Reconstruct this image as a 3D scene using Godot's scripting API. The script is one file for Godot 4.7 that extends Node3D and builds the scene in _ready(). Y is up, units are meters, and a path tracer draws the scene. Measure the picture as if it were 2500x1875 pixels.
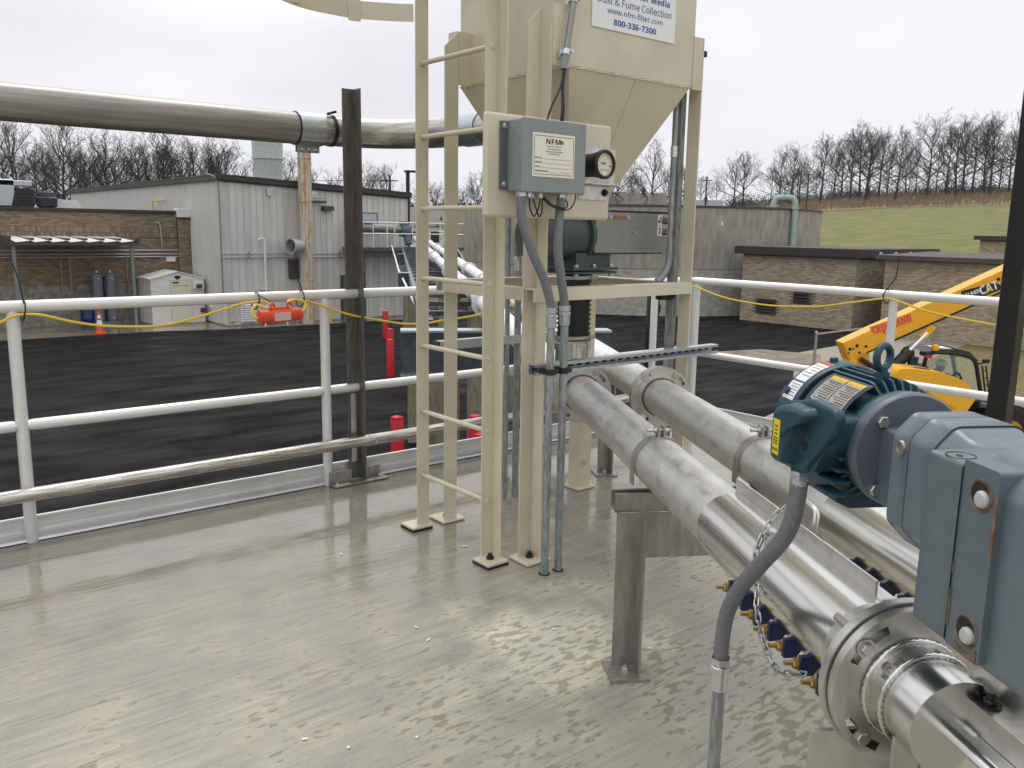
extends Node3D

const UP := Vector3.UP
var PD := Vector3(sin(deg_to_rad(31.67)), 0, -cos(deg_to_rad(31.67)))   # along the two conveyor pipes, away from the viewer
var PN := Vector3(cos(deg_to_rad(31.67)), 0, sin(deg_to_rad(31.67)))    # across them, to the right
var PB: Basis
var M := {}
var org := {}
var used := {}
var rng := RandomNumberGenerator.new()


class Sh:
	var v := PackedVector3Array()
	var n := PackedVector3Array()
	var uv := PackedVector2Array()
	var col := PackedColorArray()
	var c := Color.WHITE

	func tri(a: Vector3, b: Vector3, d: Vector3, na: Vector3, nb: Vector3, nd: Vector3, ua := Vector2.ZERO, ub := Vector2.ZERO, ud := Vector2.ZERO) -> void:
		if (b - a).cross(d - a).dot(na + nb + nd) > 0.0:
			v.append_array([a, d, b]); n.append_array([na, nd, nb]); uv.append_array([ua, ud, ub])
		else:
			v.append_array([a, b, d]); n.append_array([na, nb, nd]); uv.append_array([ua, ub, ud])
		col.append_array([c, c, c])

	# a flat convex face, turned away from the point «inside»
	func face(p: Array, inside: Vector3) -> void:
		var nn: Vector3 = (p[1] - p[0]).cross(p[2] - p[0])
		if nn.length_squared() < 1e-16 and p.size() > 3:
			nn = (p[2] - p[0]).cross(p[3] - p[0])
		nn = nn.normalized()
		if nn.dot(p[0] - inside) < 0.0:
			nn = -nn
		for i in range(1, p.size() - 1):
			tri(p[0], p[i], p[i + 1], nn, nn, nn)

	func rect_uv(p: Array, inside: Vector3) -> void:   # four corners: bottom left, bottom right, top right, top left
		var nn: Vector3 = (p[1] - p[0]).cross(p[2] - p[0]).normalized()
		if nn.dot(p[0] - inside) < 0.0:
			nn = -nn
		tri(p[0], p[1], p[2], nn, nn, nn, Vector2(0, 1), Vector2(1, 1), Vector2(1, 0))
		tri(p[0], p[2], p[3], nn, nn, nn, Vector2(0, 1), Vector2(1, 0), Vector2(0, 0))

	func box(at: Vector3, s: Vector3, b := Basis.IDENTITY) -> void:
		var h := s / 2
		var q := []
		for i in 8:
			q.append(at + b * Vector3(h.x if i & 1 else -h.x, h.y if i & 2 else -h.y, h.z if i & 4 else -h.z))
		for f in [[0, 1, 3, 2], [4, 5, 7, 6], [0, 1, 5, 4], [2, 3, 7, 6], [0, 2, 6, 4], [1, 3, 7, 5]]:
			face([q[f[0]], q[f[1]], q[f[2]], q[f[3]]], at)

	func span(a: Vector3, b: Vector3) -> void:
		box((a + b) / 2, (b - a).abs())

	# a box with chamfered edges
	func cbox(at: Vector3, s: Vector3, ch: float, b := Basis.IDENTITY) -> void:
		var h := s / 2
		ch = minf(ch, minf(h.x, minf(h.y, h.z)) * 0.9)
		var P := func(sx, sy, sz, ax): # corner point on face axis ax
			var k := Vector3(sx * (h.x - ch), sy * (h.y - ch), sz * (h.z - ch))
			k[ax] = [sx, sy, sz][ax] * h[ax]
			return at + b * k
		for s1 in [-1, 1]:
			face([P.call(s1, -1, -1, 0), P.call(s1, 1, -1, 0), P.call(s1, 1, 1, 0), P.call(s1, -1, 1, 0)], at)
			face([P.call(-1, s1, -1, 1), P.call(1, s1, -1, 1), P.call(1, s1, 1, 1), P.call(-1, s1, 1, 1)], at)
			face([P.call(-1, -1, s1, 2), P.call(1, -1, s1, 2), P.call(1, 1, s1, 2), P.call(-1, 1, s1, 2)], at)
			for s2 in [-1, 1]:
				face([P.call(s1, s2, -1, 0), P.call(s1, s2, 1, 0), P.call(s1, s2, 1, 1), P.call(s1, s2, -1, 1)], at)
				face([P.call(s1, -1, s2, 0), P.call(s1, 1, s2, 0), P.call(s1, 1, s2, 2), P.call(s1, -1, s2, 2)], at)
				face([P.call(-1, s1, s2, 1), P.call(1, s1, s2, 1), P.call(1, s1, s2, 2), P.call(-1, s1, s2, 2)], at)
				for s3 in [-1, 1]:
					face([P.call(s1, s2, s3, 0), P.call(s1, s2, s3, 1), P.call(s1, s2, s3, 2)], at)

	# an outline in the plane x y of «t», pulled from z0 to z1; smooth rounds its sides
	func prism(poly: PackedVector2Array, z0: float, z1: float, t := Transform3D.IDENTITY, smooth := false, caps := true) -> void:
		var k := poly.size()
		var cw := Geometry2D.is_polygon_clockwise(poly)
		var en := []
		for i in k:
			var e := poly[(i + 1) % k] - poly[i]
			var m := (Vector2(-e.y, e.x) if cw else Vector2(e.y, -e.x)).normalized()
			en.append(m)
		# make sure the normals look out: test on the first edge
		var mid = (poly[0] + poly[1]) / 2 + en[0] * 1e-4 * (poly[1] - poly[0]).length()
		if Geometry2D.is_point_in_polygon(mid, poly):
			for i in k:
				en[i] = -en[i]
		for i in k:
			var a := poly[i]
			var b2 := poly[(i + 1) % k]
			var na: Vector2 = en[i]
			var nb: Vector2 = en[i]
			if smooth:
				if en[i].dot(en[(i + k - 1) % k]) > 0.6:
					na = (en[i] + en[(i + k - 1) % k]).normalized()
				if en[i].dot(en[(i + 1) % k]) > 0.6:
					nb = (en[i] + en[(i + 1) % k]).normalized()
			var A := t * Vector3(a.x, a.y, z0)
			var B := t * Vector3(b2.x, b2.y, z0)
			var A1 := t * Vector3(a.x, a.y, z1)
			var B1 := t * Vector3(b2.x, b2.y, z1)
			var NA := (t.basis * Vector3(na.x, na.y, 0)).normalized()
			var NB := (t.basis * Vector3(nb.x, nb.y, 0)).normalized()
			tri(A, B, B1, NA, NB, NB)
			tri(A, B1, A1, NA, NB, NA)
		if caps:
			var ix := Geometry2D.triangulate_polygon(poly)
			var n1 := (t.basis * Vector3(0, 0, signf(z1 - z0))).normalized()
			for i in range(0, ix.size(), 3):
				var p := [poly[ix[i]], poly[ix[i + 1]], poly[ix[i + 2]]]
				for e in [[z0, -n1], [z1, n1]]:
					tri(t * Vector3(p[0].x, p[0].y, e[0]), t * Vector3(p[1].x, p[1].y, e[0]), t * Vector3(p[2].x, p[2].y, e[0]), e[1], e[1], e[1])

	func tube(p: Array, r, sides := 12, caps := true, closed := false, vscale := 1.0) -> void:
		var k := p.size()
		var rr := []
		for i in k:
			rr.append(r[i] if r is Array else r)
		var t0: Vector3 = (p[1] - p[0]).normalized()
		var x := t0.cross(Vector3.UP)
		if x.length() < 0.05:
			x = t0.cross(Vector3.RIGHT)
		x = x.normalized()
		var rings := []
		var norms := []
		var along := []
		var far := 0.0
		for i in k + (1 if closed else 0):
			var j := i % k
			var tn: Vector3
			if closed:
				tn = (p[(j + 1) % k] - p[(j + k - 1) % k]).normalized()
			else:
				tn = (p[mini(j + 1, k - 1)] - p[maxi(j - 1, 0)]).normalized()
			x = (x - tn * x.dot(tn)).normalized()
			var y := tn.cross(x)
			var ring := []
			var nor := []
			for q in sides + 1:
				var a := TAU * (q % sides) / sides
				var d := x * cos(a) + y * sin(a)
				ring.append(p[j] + d * rr[j])
				nor.append(d)
			if i > 0:
				far += (p[j] - p[(j + k - 1) % k]).length()
			rings.append(ring); norms.append(nor); along.append(far * vscale)
		if closed:   # the last ring may be twisted against the first: use the first
			rings[k] = rings[0]; norms[k] = norms[0]
		for i in rings.size() - 1:
			for q in sides:
				var a: Vector3 = rings[i][q]; var b: Vector3 = rings[i][q + 1]
				var d: Vector3 = rings[i + 1][q]; var e: Vector3 = rings[i + 1][q + 1]
				var u0 := Vector2(float(q) / sides, along[i]); var u1 := Vector2(float(q + 1) / sides, along[i])
				var u2 := Vector2(float(q) / sides, along[i + 1]); var u3 := Vector2(float(q + 1) / sides, along[i + 1])
				tri(a, b, e, norms[i][q], norms[i][q + 1], norms[i + 1][q + 1], u0, u1, u3)
				tri(a, e, d, norms[i][q], norms[i + 1][q + 1], norms[i + 1][q], u0, u3, u2)
		if caps and not closed:
			for e in [0, rings.size() - 1]:
				var nn: Vector3 = (p[0] - p[1]).normalized() if e == 0 else (p[k - 1] - p[k - 2]).normalized()
				for q in range(1, sides - 1):
					tri(rings[e][0], rings[e][q], rings[e][q + 1], nn, nn, nn)

	func cyl(a: Vector3, b: Vector3, r: float, sides := 16, r2 := -1.0) -> void:
		tube([a, b], [r, r if r2 < 0 else r2], sides)

	# profile of Vector2(radius, height) turned about the y axis of «t»; corners sharper than «crease» stay hard
	func lathe(pr: Array, t: Transform3D, sides := 24, crease := 0.8, a0 := 0.0, a1 := TAU) -> void:
		var k := pr.size()
		var en := []
		for i in k - 1:
			var e: Vector2 = pr[i + 1] - pr[i]
			en.append(Vector2(e.y, -e.x).normalized())
		for i in k - 1:
			var na: Vector2 = en[i]
			var nb: Vector2 = en[i]
			if i > 0 and en[i].dot(en[i - 1]) > crease:
				na = (en[i] + en[i - 1]).normalized()
			if i < k - 2 and en[i].dot(en[i + 1]) > crease:
				nb = (en[i] + en[i + 1]).normalized()
			var p: Vector2 = pr[i]
			var q: Vector2 = pr[i + 1]
			for s in sides:
				var f := a0 + (a1 - a0) * s / sides
				var g := a0 + (a1 - a0) * (s + 1) / sides
				var cf := Vector3(cos(f), 0, sin(f)); var cg := Vector3(cos(g), 0, sin(g))
				var A := t * (cf * p.x + Vector3(0, p.y, 0)); var B := t * (cg * p.x + Vector3(0, p.y, 0))
				var A1 := t * (cf * q.x + Vector3(0, q.y, 0)); var B1 := t * (cg * q.x + Vector3(0, q.y, 0))
				var NA := (t.basis * (cf * na.x + Vector3(0, na.y, 0))).normalized(); var NB := (t.basis * (cg * na.x + Vector3(0, na.y, 0))).normalized()
				var NA1 := (t.basis * (cf * nb.x + Vector3(0, nb.y, 0))).normalized(); var NB1 := (t.basis * (cg * nb.x + Vector3(0, nb.y, 0))).normalized()
				var u := float(s) / sides; var w := float(s + 1) / sides
				if p.x > 1e-6:
					tri(A, B, B1, NA, NB, NB1, Vector2(u, p.y), Vector2(w, p.y), Vector2(w, q.y))
				if q.x > 1e-6:
					tri(A, B1, A1, NA, NB1, NA1, Vector2(u, p.y), Vector2(w, q.y), Vector2(u, q.y))

	func hexbolt(at: Vector3, dir: Vector3, r := 0.01, h := 0.008, washer := 0.0) -> void:
		dir = dir.normalized()
		if washer > 0:
			cyl(at, at + dir * 0.003, washer, 14)
		var x := dir.cross(Vector3.UP)
		if x.length() < 0.1:
			x = dir.cross(Vector3.RIGHT)
		x = x.normalized()
		var y := dir.cross(x)
		var lo := []; var hi := []; var top := []
		for i in 6:
			var d := x * cos(TAU * i / 6) + y * sin(TAU * i / 6)
			lo.append(at + d * r); hi.append(at + d * r + dir * h * 0.8); top.append(at + d * r * 0.86 + dir * h)
		var mid := at + dir * h / 2
		for i in 6:
			var j := (i + 1) % 6
			face([lo[i], lo[j], hi[j], hi[i]], mid)
			face([hi[i], hi[j], top[j], top[i]], mid)
		face(top, mid)

	func ball(at: Vector3, r: Vector3, b := Basis.IDENTITY, seg := 12, half := false) -> void:
		var pr := []
		var k := seg / 2
		for i in k + 1:
			var a := -PI / 2 + PI * i / k
			if half:
				a = PI / 2 * i / k
			pr.append(Vector2(cos(a), sin(a)))
		lathe(pr, Transform3D(b * Basis.from_scale(r), at), seg, -1.0)


func mesh_of(s: Sh, off := Vector3.ZERO) -> ArrayMesh:
	var m := ArrayMesh.new()
	if s.v.is_empty():
		return m
	var v := s.v
	if off != Vector3.ZERO:
		v = PackedVector3Array()
		v.resize(s.v.size())
		for i in v.size():
			v[i] = s.v[i] - off
	var a := []
	a.resize(Mesh.ARRAY_MAX)
	a[Mesh.ARRAY_VERTEX] = v
	a[Mesh.ARRAY_NORMAL] = s.n
	a[Mesh.ARRAY_TEX_UV] = s.uv
	a[Mesh.ARRAY_COLOR] = s.col
	m.add_surface_from_arrays(Mesh.PRIMITIVE_TRIANGLES, a)
	return m


func numbered(called: String) -> String:
	if not used.has(called):
		used[called] = 0
		return called
	used[called] += 1
	return "%s_%03d" % [called, used[called]]


func tag(o: Node, label: String, category := "", group := "", kind := "") -> Node:
	if label:
		o.set_meta("label", label)
	if category:
		o.set_meta("category", category)
	if group:
		o.set_meta("group", group)
	if kind:
		o.set_meta("kind", kind)
	return o


# a thing: its base point in the world; the shapes of its parts are given in world coordinates too
func thing(called: String, label: String, category: String, at := Vector3.ZERO, group := "") -> Node3D:
	var o := Node3D.new()
	o.name = numbered(called)
	add_child(o, true)
	o.position = at
	org[o] = at
	tag(o, label, category, group)
	return o


func obj(called: String, s: Sh, m: Material, parent: Node = null) -> MeshInstance3D:
	var o := MeshInstance3D.new()
	var off := Vector3.ZERO
	if parent == null or parent == self:
		o.name = numbered(called)
		if not s.v.is_empty():
			var lo := s.v[0]; var hi := s.v[0]
			for p in s.v:
				lo = lo.min(p); hi = hi.max(p)
			off = Vector3((lo.x + hi.x) / 2, lo.y, (lo.z + hi.z) / 2)
		o.position = off
		o.mesh = mesh_of(s, off)
		add_child(o, true)
	else:
		o.name = called
		off = org.get(parent, Vector3.ZERO)
		o.mesh = mesh_of(s, off)
		parent.add_child(o, true)
	org[o] = off
	o.material_override = null
	if o.mesh.get_surface_count():
		o.mesh.surface_set_material(0, m)
	return o


func struct(called: String, s: Sh, m: Material) -> MeshInstance3D:
	var o := obj(called, s, m)
	o.set_meta("kind", "structure")
	return o


# one part that repeats: the same mesh at many places (basis and origin in the world)
func parts(called: String, s: Sh, m: Material, parent: Node, at: Array) -> void:
	var me := mesh_of(s)
	me.surface_set_material(0, m)
	for t in at:
		var o := MeshInstance3D.new()
		o.name = called
		o.mesh = me
		o.transform = (Transform3D(Basis.IDENTITY, t) if t is Vector3 else t)
		o.position -= org.get(parent, Vector3.ZERO)
		parent.add_child(o, true)
		org[o] = Vector3.ZERO


func W(t: float, s: float, y: float) -> Vector3:
	return PD * t + PN * s + UP * y


# a transform whose y axis looks along «dir»
func along(at: Vector3, dir: Vector3, ref := Vector3.UP) -> Transform3D:
	var y := dir.normalized()
	var x := ref.cross(y)
	if x.length() < 0.05:
		x = Vector3.RIGHT.cross(y)
		if x.length() < 0.05:
			x = Vector3.BACK.cross(y)
	x = x.normalized()
	return Transform3D(Basis(x, y, x.cross(y)), at)


# a transform whose z axis looks along «dir» with y upwards
func facing(at: Vector3, dir: Vector3) -> Transform3D:
	var z := dir.normalized()
	var x := UP.cross(z).normalized()
	return Transform3D(Basis(x, z.cross(x), z), at)


func curve(pts: Array, step := 6) -> Array:   # Catmull-Rom through the points
	var out := []
	for i in pts.size() - 1:
		var a: Vector3 = pts[maxi(i - 1, 0)]; var b: Vector3 = pts[i]; var c: Vector3 = pts[i + 1]; var d: Vector3 = pts[mini(i + 2, pts.size() - 1)]
		for k in step:
			out.append(b.cubic_interpolate(c, a, d, float(k) / step))
	out.append(pts[-1])
	return out


func pv(a: Array) -> PackedVector2Array:
	var p := PackedVector2Array()
	for i in range(0, a.size(), 2):
		p.append(Vector2(a[i], a[i + 1]))
	return p


# flat lettering: «at» is its middle, z of the basis is the way it looks
var fonts := {}
func text(words: String, size: float, at: Vector3, b: Basis, m: Material, parent: Node, bold := false, wide := 0.0, called := "lettering", serif := false) -> MeshInstance3D:
	var key := "%s%s" % [bold, serif]
	if not fonts.has(key):
		var f := SystemFont.new()
		f.font_names = PackedStringArray(["Droid Serif" if serif else "Droid Sans"])
		f.font_weight = 700 if bold else 400
		fonts[key] = f
	var t := TextMesh.new()
	t.text = words
	t.font = fonts[key]
	t.font_size = 32
	t.pixel_size = size / 23.0
	t.depth = 0.0
	t.curve_step = 1.5
	t.material = m
	var o := MeshInstance3D.new()
	o.name = called
	o.mesh = t
	var k := 1.0
	if wide > 0.0:
		var w := t.get_aabb().size.x
		if w > 0.001:
			k = wide / w
	o.transform = Transform3D(b * Basis.from_scale(Vector3(k, 1, 1)), at - org.get(parent, Vector3.ZERO))
	parent.add_child(o, true)
	return o


func ramp(a: Color, b: Color, mid := 0.5) -> Gradient:
	var g := Gradient.new()
	g.offsets = PackedFloat32Array([clampf(mid - 0.3, 0, 1), clampf(mid + 0.3, 0, 1)])
	g.colors = PackedColorArray([a, b])
	return g


func noise(sd: int, freq: float, oct := 4, kind := FastNoiseLite.TYPE_SIMPLEX_SMOOTH) -> FastNoiseLite:
	var f := FastNoiseLite.new()
	f.seed = sd
	f.noise_type = kind
	f.frequency = freq
	f.fractal_octaves = oct
	return f


func ntex(sd: int, freq: float, a: Color, b: Color, size := 512, oct := 4, kind := FastNoiseLite.TYPE_SIMPLEX_SMOOTH, mid := 0.5) -> NoiseTexture2D:
	var t := NoiseTexture2D.new()
	t.width = size
	t.height = size
	t.seamless = true
	t.noise = noise(sd, freq, oct, kind)
	t.color_ramp = ramp(a, b, mid)
	return t


func lin(r: float, g: float, b: float) -> Color:
	return Color(r, g, b).linear_to_srgb()


# a plain surface of a real-world (linear) colour
func flat(r: float, g: float, b: float, rough := 0.5, metal := 0.0) -> StandardMaterial3D:
	var m := StandardMaterial3D.new()
	m.albedo_color = lin(r, g, b)
	m.roughness = rough
	m.metallic = metal
	return m


# a surface whose colour wanders between two linear colours, mapped over the world so that nothing repeats in step
func mottled(a: Array, b: Array, rough: float, metal: float, scale, sd: int, freq := 0.012, oct := 5, rough_lo := -1.0) -> StandardMaterial3D:
	var m := StandardMaterial3D.new()
	m.albedo_texture = ntex(sd, freq, lin(a[0], a[1], a[2]), lin(b[0], b[1], b[2]), 512, oct)
	m.roughness = rough
	m.metallic = metal
	m.uv1_triplanar = true
	m.uv1_world_triplanar = true
	m.uv1_scale = scale if scale is Vector3 else Vector3.ONE * scale
	if rough_lo >= 0.0:
		m.roughness = 1.0
		m.roughness_texture = ntex(sd + 1, freq, Color(rough_lo, rough_lo, rough_lo), Color(rough, rough, rough), 256, 3)
	return m


# metal drawn along its length: UVs of tubes run round (u) and along (v, metres)
func drawn(a: Array, b: Array, rough: float, metal: float, sd: int, us := 2.0, vs := 0.35) -> StandardMaterial3D:
	var m := StandardMaterial3D.new()
	m.albedo_texture = ntex(sd, 0.02, lin(a[0], a[1], a[2]), lin(b[0], b[1], b[2]), 512, 5)
	m.roughness = 1.0
	m.roughness_texture = ntex(sd + 7, 0.03, Color(rough * 0.75, rough * 0.75, rough * 0.75), Color(rough * 1.25, rough * 1.25, rough * 1.25), 256, 4)
	m.metallic = metal
	m.uv1_scale = Vector3(us, vs, 1)
	return m


func deck_material() -> StandardMaterial3D:
	var w := 1536
	var h := 1268
	var big := noise(11, 0.0042, 3).get_image(w, h).get_data()
	var mid := noise(12, 0.013, 4).get_image(w, h).get_data()
	var fine := noise(13, 0.22, 2).get_image(w, h).get_data()
	var im := noise(14, 0.11, 5).get_image(128, h)
	im.resize(w, h, Image.INTERPOLATE_CUBIC)
	var streak := im.get_data()
	im = noise(15, 0.42, 1).get_image(40, h)
	im.resize(w, h, Image.INTERPOLATE_CUBIC)
	var lines := im.get_data()
	im = noise(16, 0.13, 3).get_image(w * 2 / 5, h)
	im.resize(w, h, Image.INTERPOLATE_BILINEAR)
	var flake := im.get_data()
	var pudn := noise(17, 0.018, 3).get_image(w, h).get_data()
	var col := PackedByteArray()
	col.resize(w * h * 3)
	var rou := PackedByteArray()
	rou.resize(w * h)
	var hgt := PackedByteArray()
	hgt.resize(w * h)
	var i := 0
	for y in h:
		var z := -4.2 + 5.2 * y / h
		for x in w:
			var X := -1.0 + 6.3 * x / w
			var b := big[i] / 255.0
			var m := mid[i] / 255.0
			var s := streak[i] / 255.0
			# a dry pale patch before the tower and a wet band along the kerb and under the tower
			var dry := clampf(1.25 - Vector2((X - 1.88) / 0.46, (z + 2.06) / 0.40).length() + (m - 0.5) * 0.9, 0.0, 1.0)
			dry = dry * dry * (3.0 - 2.0 * dry)
			var band := clampf(1.0 - absf(z + 4.12) / 0.26 + (m - 0.5) * 0.7, 0.0, 1.0)
			var wet := clampf((-z - 1.9) * 0.62 + (b - 0.5) * 0.9, 0.0, 1.0) * (1.0 - dry)
			var k := 0.92 + 0.16 * (b - 0.5) + 0.26 * (m - 0.5) + 0.26 * (s - 0.5) + 0.16 * (fine[i] / 255.0 - 0.5)
			k *= 1.0 + 0.62 * dry - 0.34 * band - 0.26 * wet
			var ln := lines[i] / 255.0
			if ln > 0.80:
				k *= 1.0 + 0.22 * minf((ln - 0.80) * 9.0, 1.0)
			elif ln < 0.20:
				k *= 1.0 - 0.34 * minf((0.20 - ln) * 9.0, 1.0)
			var fl := flake[i] / 255.0 + 0.34 * (b - 0.5) + 0.10 * clampf(z + 2.4, -1.0, 0.8) + 0.42 * (m - 0.5)
			var hole := 0.0
			if fl > 0.735:
				hole = minf((fl - 0.735) * 30.0, 1.0) * (1.0 - 0.6 * wet)
				k *= 1.0 - 0.36 * hole
			var g := clampf((m - 0.5) * 1.6 + (s - 0.5), -0.5, 0.5)   # where it leans to green or to buff
			col[i * 3] = int(255.0 * pow(clampf(0.355 * k * (1.0 + 0.035 * g), 0.0, 1.0), 0.4545))
			col[i * 3 + 1] = int(255.0 * pow(clampf(0.335 * k, 0.0, 1.0), 0.4545))
			col[i * 3 + 2] = int(255.0 * pow(clampf(0.265 * k * (1.0 - 0.07 * g - 0.08 * hole), 0.0, 1.0), 0.4545))
			var pud := clampf((pudn[i] / 255.0 - 0.50) * 5.0, 0.0, 1.0)
			var r := 0.44 - 0.35 * wet + 0.36 * dry + 0.16 * (m - 0.5) + 0.12 * (s - 0.5)
			r = lerpf(r, r * 0.35, pud * wet)
			r += 0.15 * hole
			rou[i] = int(255.0 * clampf(r, 0.06, 0.9))
			hgt[i] = int(clampf(128.0 + (s - 0.5) * 130.0 * (1.0 - 0.8 * pud * wet) + (fine[i] - 128) * 0.25 * (1.0 - pud * wet) - 60.0 * hole, 0.0, 255.0))
			i += 1
	var mt := StandardMaterial3D.new()
	mt.albedo_texture = ImageTexture.create_from_image(Image.create_from_data(w, h, false, Image.FORMAT_RGB8, col))
	mt.roughness = 1.0
	mt.roughness_texture = ImageTexture.create_from_image(Image.create_from_data(w, h, false, Image.FORMAT_L8, rou))
	mt.metallic_specular = 0.50
	var bump := Image.create_from_data(w, h, false, Image.FORMAT_L8, hgt)
	bump.convert(Image.FORMAT_RGBA8)
	bump.bump_map_to_normal_map(1.1)
	mt.normal_enabled = true
	mt.normal_texture = ImageTexture.create_from_image(bump)
	mt.normal_scale = 0.16
	return mt


func sky_panorama() -> ImageTexture:
	var w := 768
	var h := 384
	var a := noise(31, 1.5, 5)
	var b := noise(32, 0.7, 3)
	var im := Image.create(w, h, false, Image.FORMAT_RGBF)
	for y in h:
		var el := PI / 2 - PI * (y + 0.5) / h
		var up := maxf(sin(el), 0.0)
		for x in w:
			var az := TAU * (x + 0.5) / w
			var d := Vector3(cos(el) * cos(az), sin(el), cos(el) * sin(az))
			var flatd := Vector3(d.x, d.y * 3.2, d.z)
			var n := a.get_noise_3dv(flatd * 1.0) * 0.6 + b.get_noise_3dv(flatd * 1.6) * 0.5
			var k := SKY_LOW + (SKY_HIGH - SKY_LOW) * smoothstep(0.0, 0.9, up) + 0.32 * n * smoothstep(0.0, 0.25, up + 0.06)
			im.set_pixel(x, y, Color(k * 0.975, k * 0.985, k * 1.03 - 0.03 * n))
	return ImageTexture.create_from_image(im)


func make_materials() -> void:
	M.cream = mottled([0.66, 0.60, 0.455], [0.57, 0.515, 0.385], 0.42, 0.0, 0.45, 101, 0.01, 5, 0.30)
	M.cream_edge = flat(0.10, 0.085, 0.06, 0.8)
	M.black_gap = flat(0.012, 0.012, 0.012, 0.7)
	M.alu = mottled([0.74, 0.74, 0.725], [0.79, 0.79, 0.78], 0.46, 0.45, Vector3(0.8, 3.0, 0.8), 103, 0.02, 4)
	M.alu_board = mottled([0.66, 0.665, 0.66], [0.80, 0.80, 0.795], 0.4, 0.45, Vector3(0.5, 14.0, 0.5), 105, 0.012, 4)
	M.pipe = scuffed_pipe()
	M.pipe_far = drawn([0.74, 0.735, 0.72], [0.86, 0.86, 0.85], 0.42, 0.5, 108)
	M.polish = flat(0.70, 0.69, 0.665, 0.20, 1.0)
	M.brushed = mottled([0.50, 0.485, 0.455], [0.66, 0.645, 0.615], 0.40, 0.9, Vector3(2.0, 0.8, 2.0), 111, 0.02, 4, 0.28)
	M.steel_dull = mottled([0.30, 0.285, 0.26], [0.45, 0.43, 0.395], 0.48, 0.75, Vector3(2.5, 0.5, 2.5), 113, 0.02, 5, 0.34)
	M.rusty_edge = mottled([0.13, 0.07, 0.035], [0.27, 0.22, 0.18], 0.7, 0.3, 3.0, 115, 0.03)
	M.handrail_pipe = drawn([0.36, 0.33, 0.285], [0.74, 0.71, 0.66], 0.30, 0.95, 117, 1.6, 0.5)
	M.duct = drawn([0.24, 0.228, 0.205], [0.34, 0.325, 0.298], 0.40, 0.55, 119, 1.5, 0.2)
	M.duct_bright = drawn([0.36, 0.345, 0.31], [0.55, 0.53, 0.49], 0.36, 0.85, 121, 1.5, 0.5)
	M.galv = mottled([0.42, 0.455, 0.48], [0.64, 0.67, 0.69], 0.40, 0.8, 4.0, 123, 0.03, 3, 0.28)
	M.duct_post = mottled([0.12, 0.114, 0.10], [0.19, 0.18, 0.162], 0.42, 0.5, Vector3(3, 0.6, 3), 124, 0.02, 4)
	M.galv_bright = mottled([0.40, 0.46, 0.50], [0.60, 0.655, 0.69], 0.3, 0.85, 5.0, 126, 0.03, 3)
	M.galv_dull = mottled([0.21, 0.235, 0.235], [0.40, 0.425, 0.42], 0.5, 0.6, Vector3(6, 1.2, 6), 125, 0.02, 4)
	M.bolt = flat(0.50, 0.48, 0.44, 0.34, 0.9)
	M.zinc = flat(0.66, 0.68, 0.69, 0.28, 0.9)
	M.chain = flat(0.36, 0.37, 0.375, 0.32, 0.9)
	M.brass = flat(0.42, 0.31, 0.12, 0.38, 0.9)
	M.blue_clamp = flat(0.005, 0.012, 0.075, 0.4)
	M.dark_bolt = flat(0.025, 0.028, 0.03, 0.4, 0.4)
	M.hose = mottled([0.135, 0.14, 0.15], [0.185, 0.19, 0.20], 0.55, 0.0, 3.0, 127, 0.03)
	M.box_grey = mottled([0.225, 0.255, 0.25], [0.25, 0.28, 0.275], 0.40, 0.0, 2.0, 129, 0.02)
	M.box_edge = flat(0.10, 0.125, 0.135, 0.45)
	M.plate_cream = flat(0.80, 0.775, 0.64, 0.35)
	M.white_print = flat(0.80, 0.81, 0.80, 0.4)
	M.ink = flat(0.012, 0.012, 0.014, 0.5)
	M.faint_ink = flat(0.45, 0.43, 0.36, 0.5)
	M.blue_ink = flat(0.012, 0.055, 0.32, 0.45)
	M.red_ink = flat(0.55, 0.03, 0.02, 0.45)
	M.cable = flat(0.012, 0.011, 0.011, 0.5)
	M.rubber = flat(0.010, 0.010, 0.013, 0.30)
	M.teal = mottled([0.012, 0.050, 0.072], [0.018, 0.066, 0.092], 0.42, 0.0, 5.0, 131, 0.03)
	M.gear_blue = mottled([0.125, 0.16, 0.185], [0.14, 0.178, 0.205], 0.33, 0.0, 3.0, 133, 0.02, 5, 0.28)
	M.gear_face = mottled([0.105, 0.138, 0.155], [0.122, 0.157, 0.172], 0.42, 0.0, 3.0, 135, 0.02, 5)
	M.gear_dark = flat(0.10, 0.118, 0.145, 0.4)
	M.valve_green = mottled([0.045, 0.068, 0.068], [0.07, 0.092, 0.09], 0.4, 0.1, 3.0, 137, 0.02)
	M.guard = mottled([0.27, 0.272, 0.262], [0.30, 0.30, 0.288], 0.42, 0.6, Vector3(1.2, 5.0, 1.2), 139, 0.02, 5, 0.34)
	M.rust = mottled([0.16, 0.055, 0.015], [0.42, 0.27, 0.10], 0.75, 0.1, 6.0, 141, 0.03)
	M.plastic_white = flat(0.48, 0.475, 0.47, 0.3)
	M.yellow_cord = flat(0.72, 0.50, 0.055, 0.4)
	M.orange = flat(0.72, 0.075, 0.018, 0.4)
	M.pale_label = mottled([0.55, 0.30, 0.26], [0.78, 0.66, 0.62], 0.6, 0.0, 12.0, 143, 0.03)
	M.red = flat(0.52, 0.008, 0.016, 0.4)
	M.yellow_label = flat(0.80, 0.62, 0.02, 0.4)
	M.black_steel = mottled([0.010, 0.009, 0.008], [0.020, 0.018, 0.016], 0.4, 0.2, 3.0, 145, 0.03)
	M.gauge_face = flat(0.66, 0.66, 0.48, 0.4)
	# the yard
	M.asphalt = asphalt_material()
	M.apron = mottled([0.16, 0.135, 0.085], [0.27, 0.24, 0.175], 0.4, 0.0, 0.11, 151, 0.01, 6, 0.10)
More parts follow.
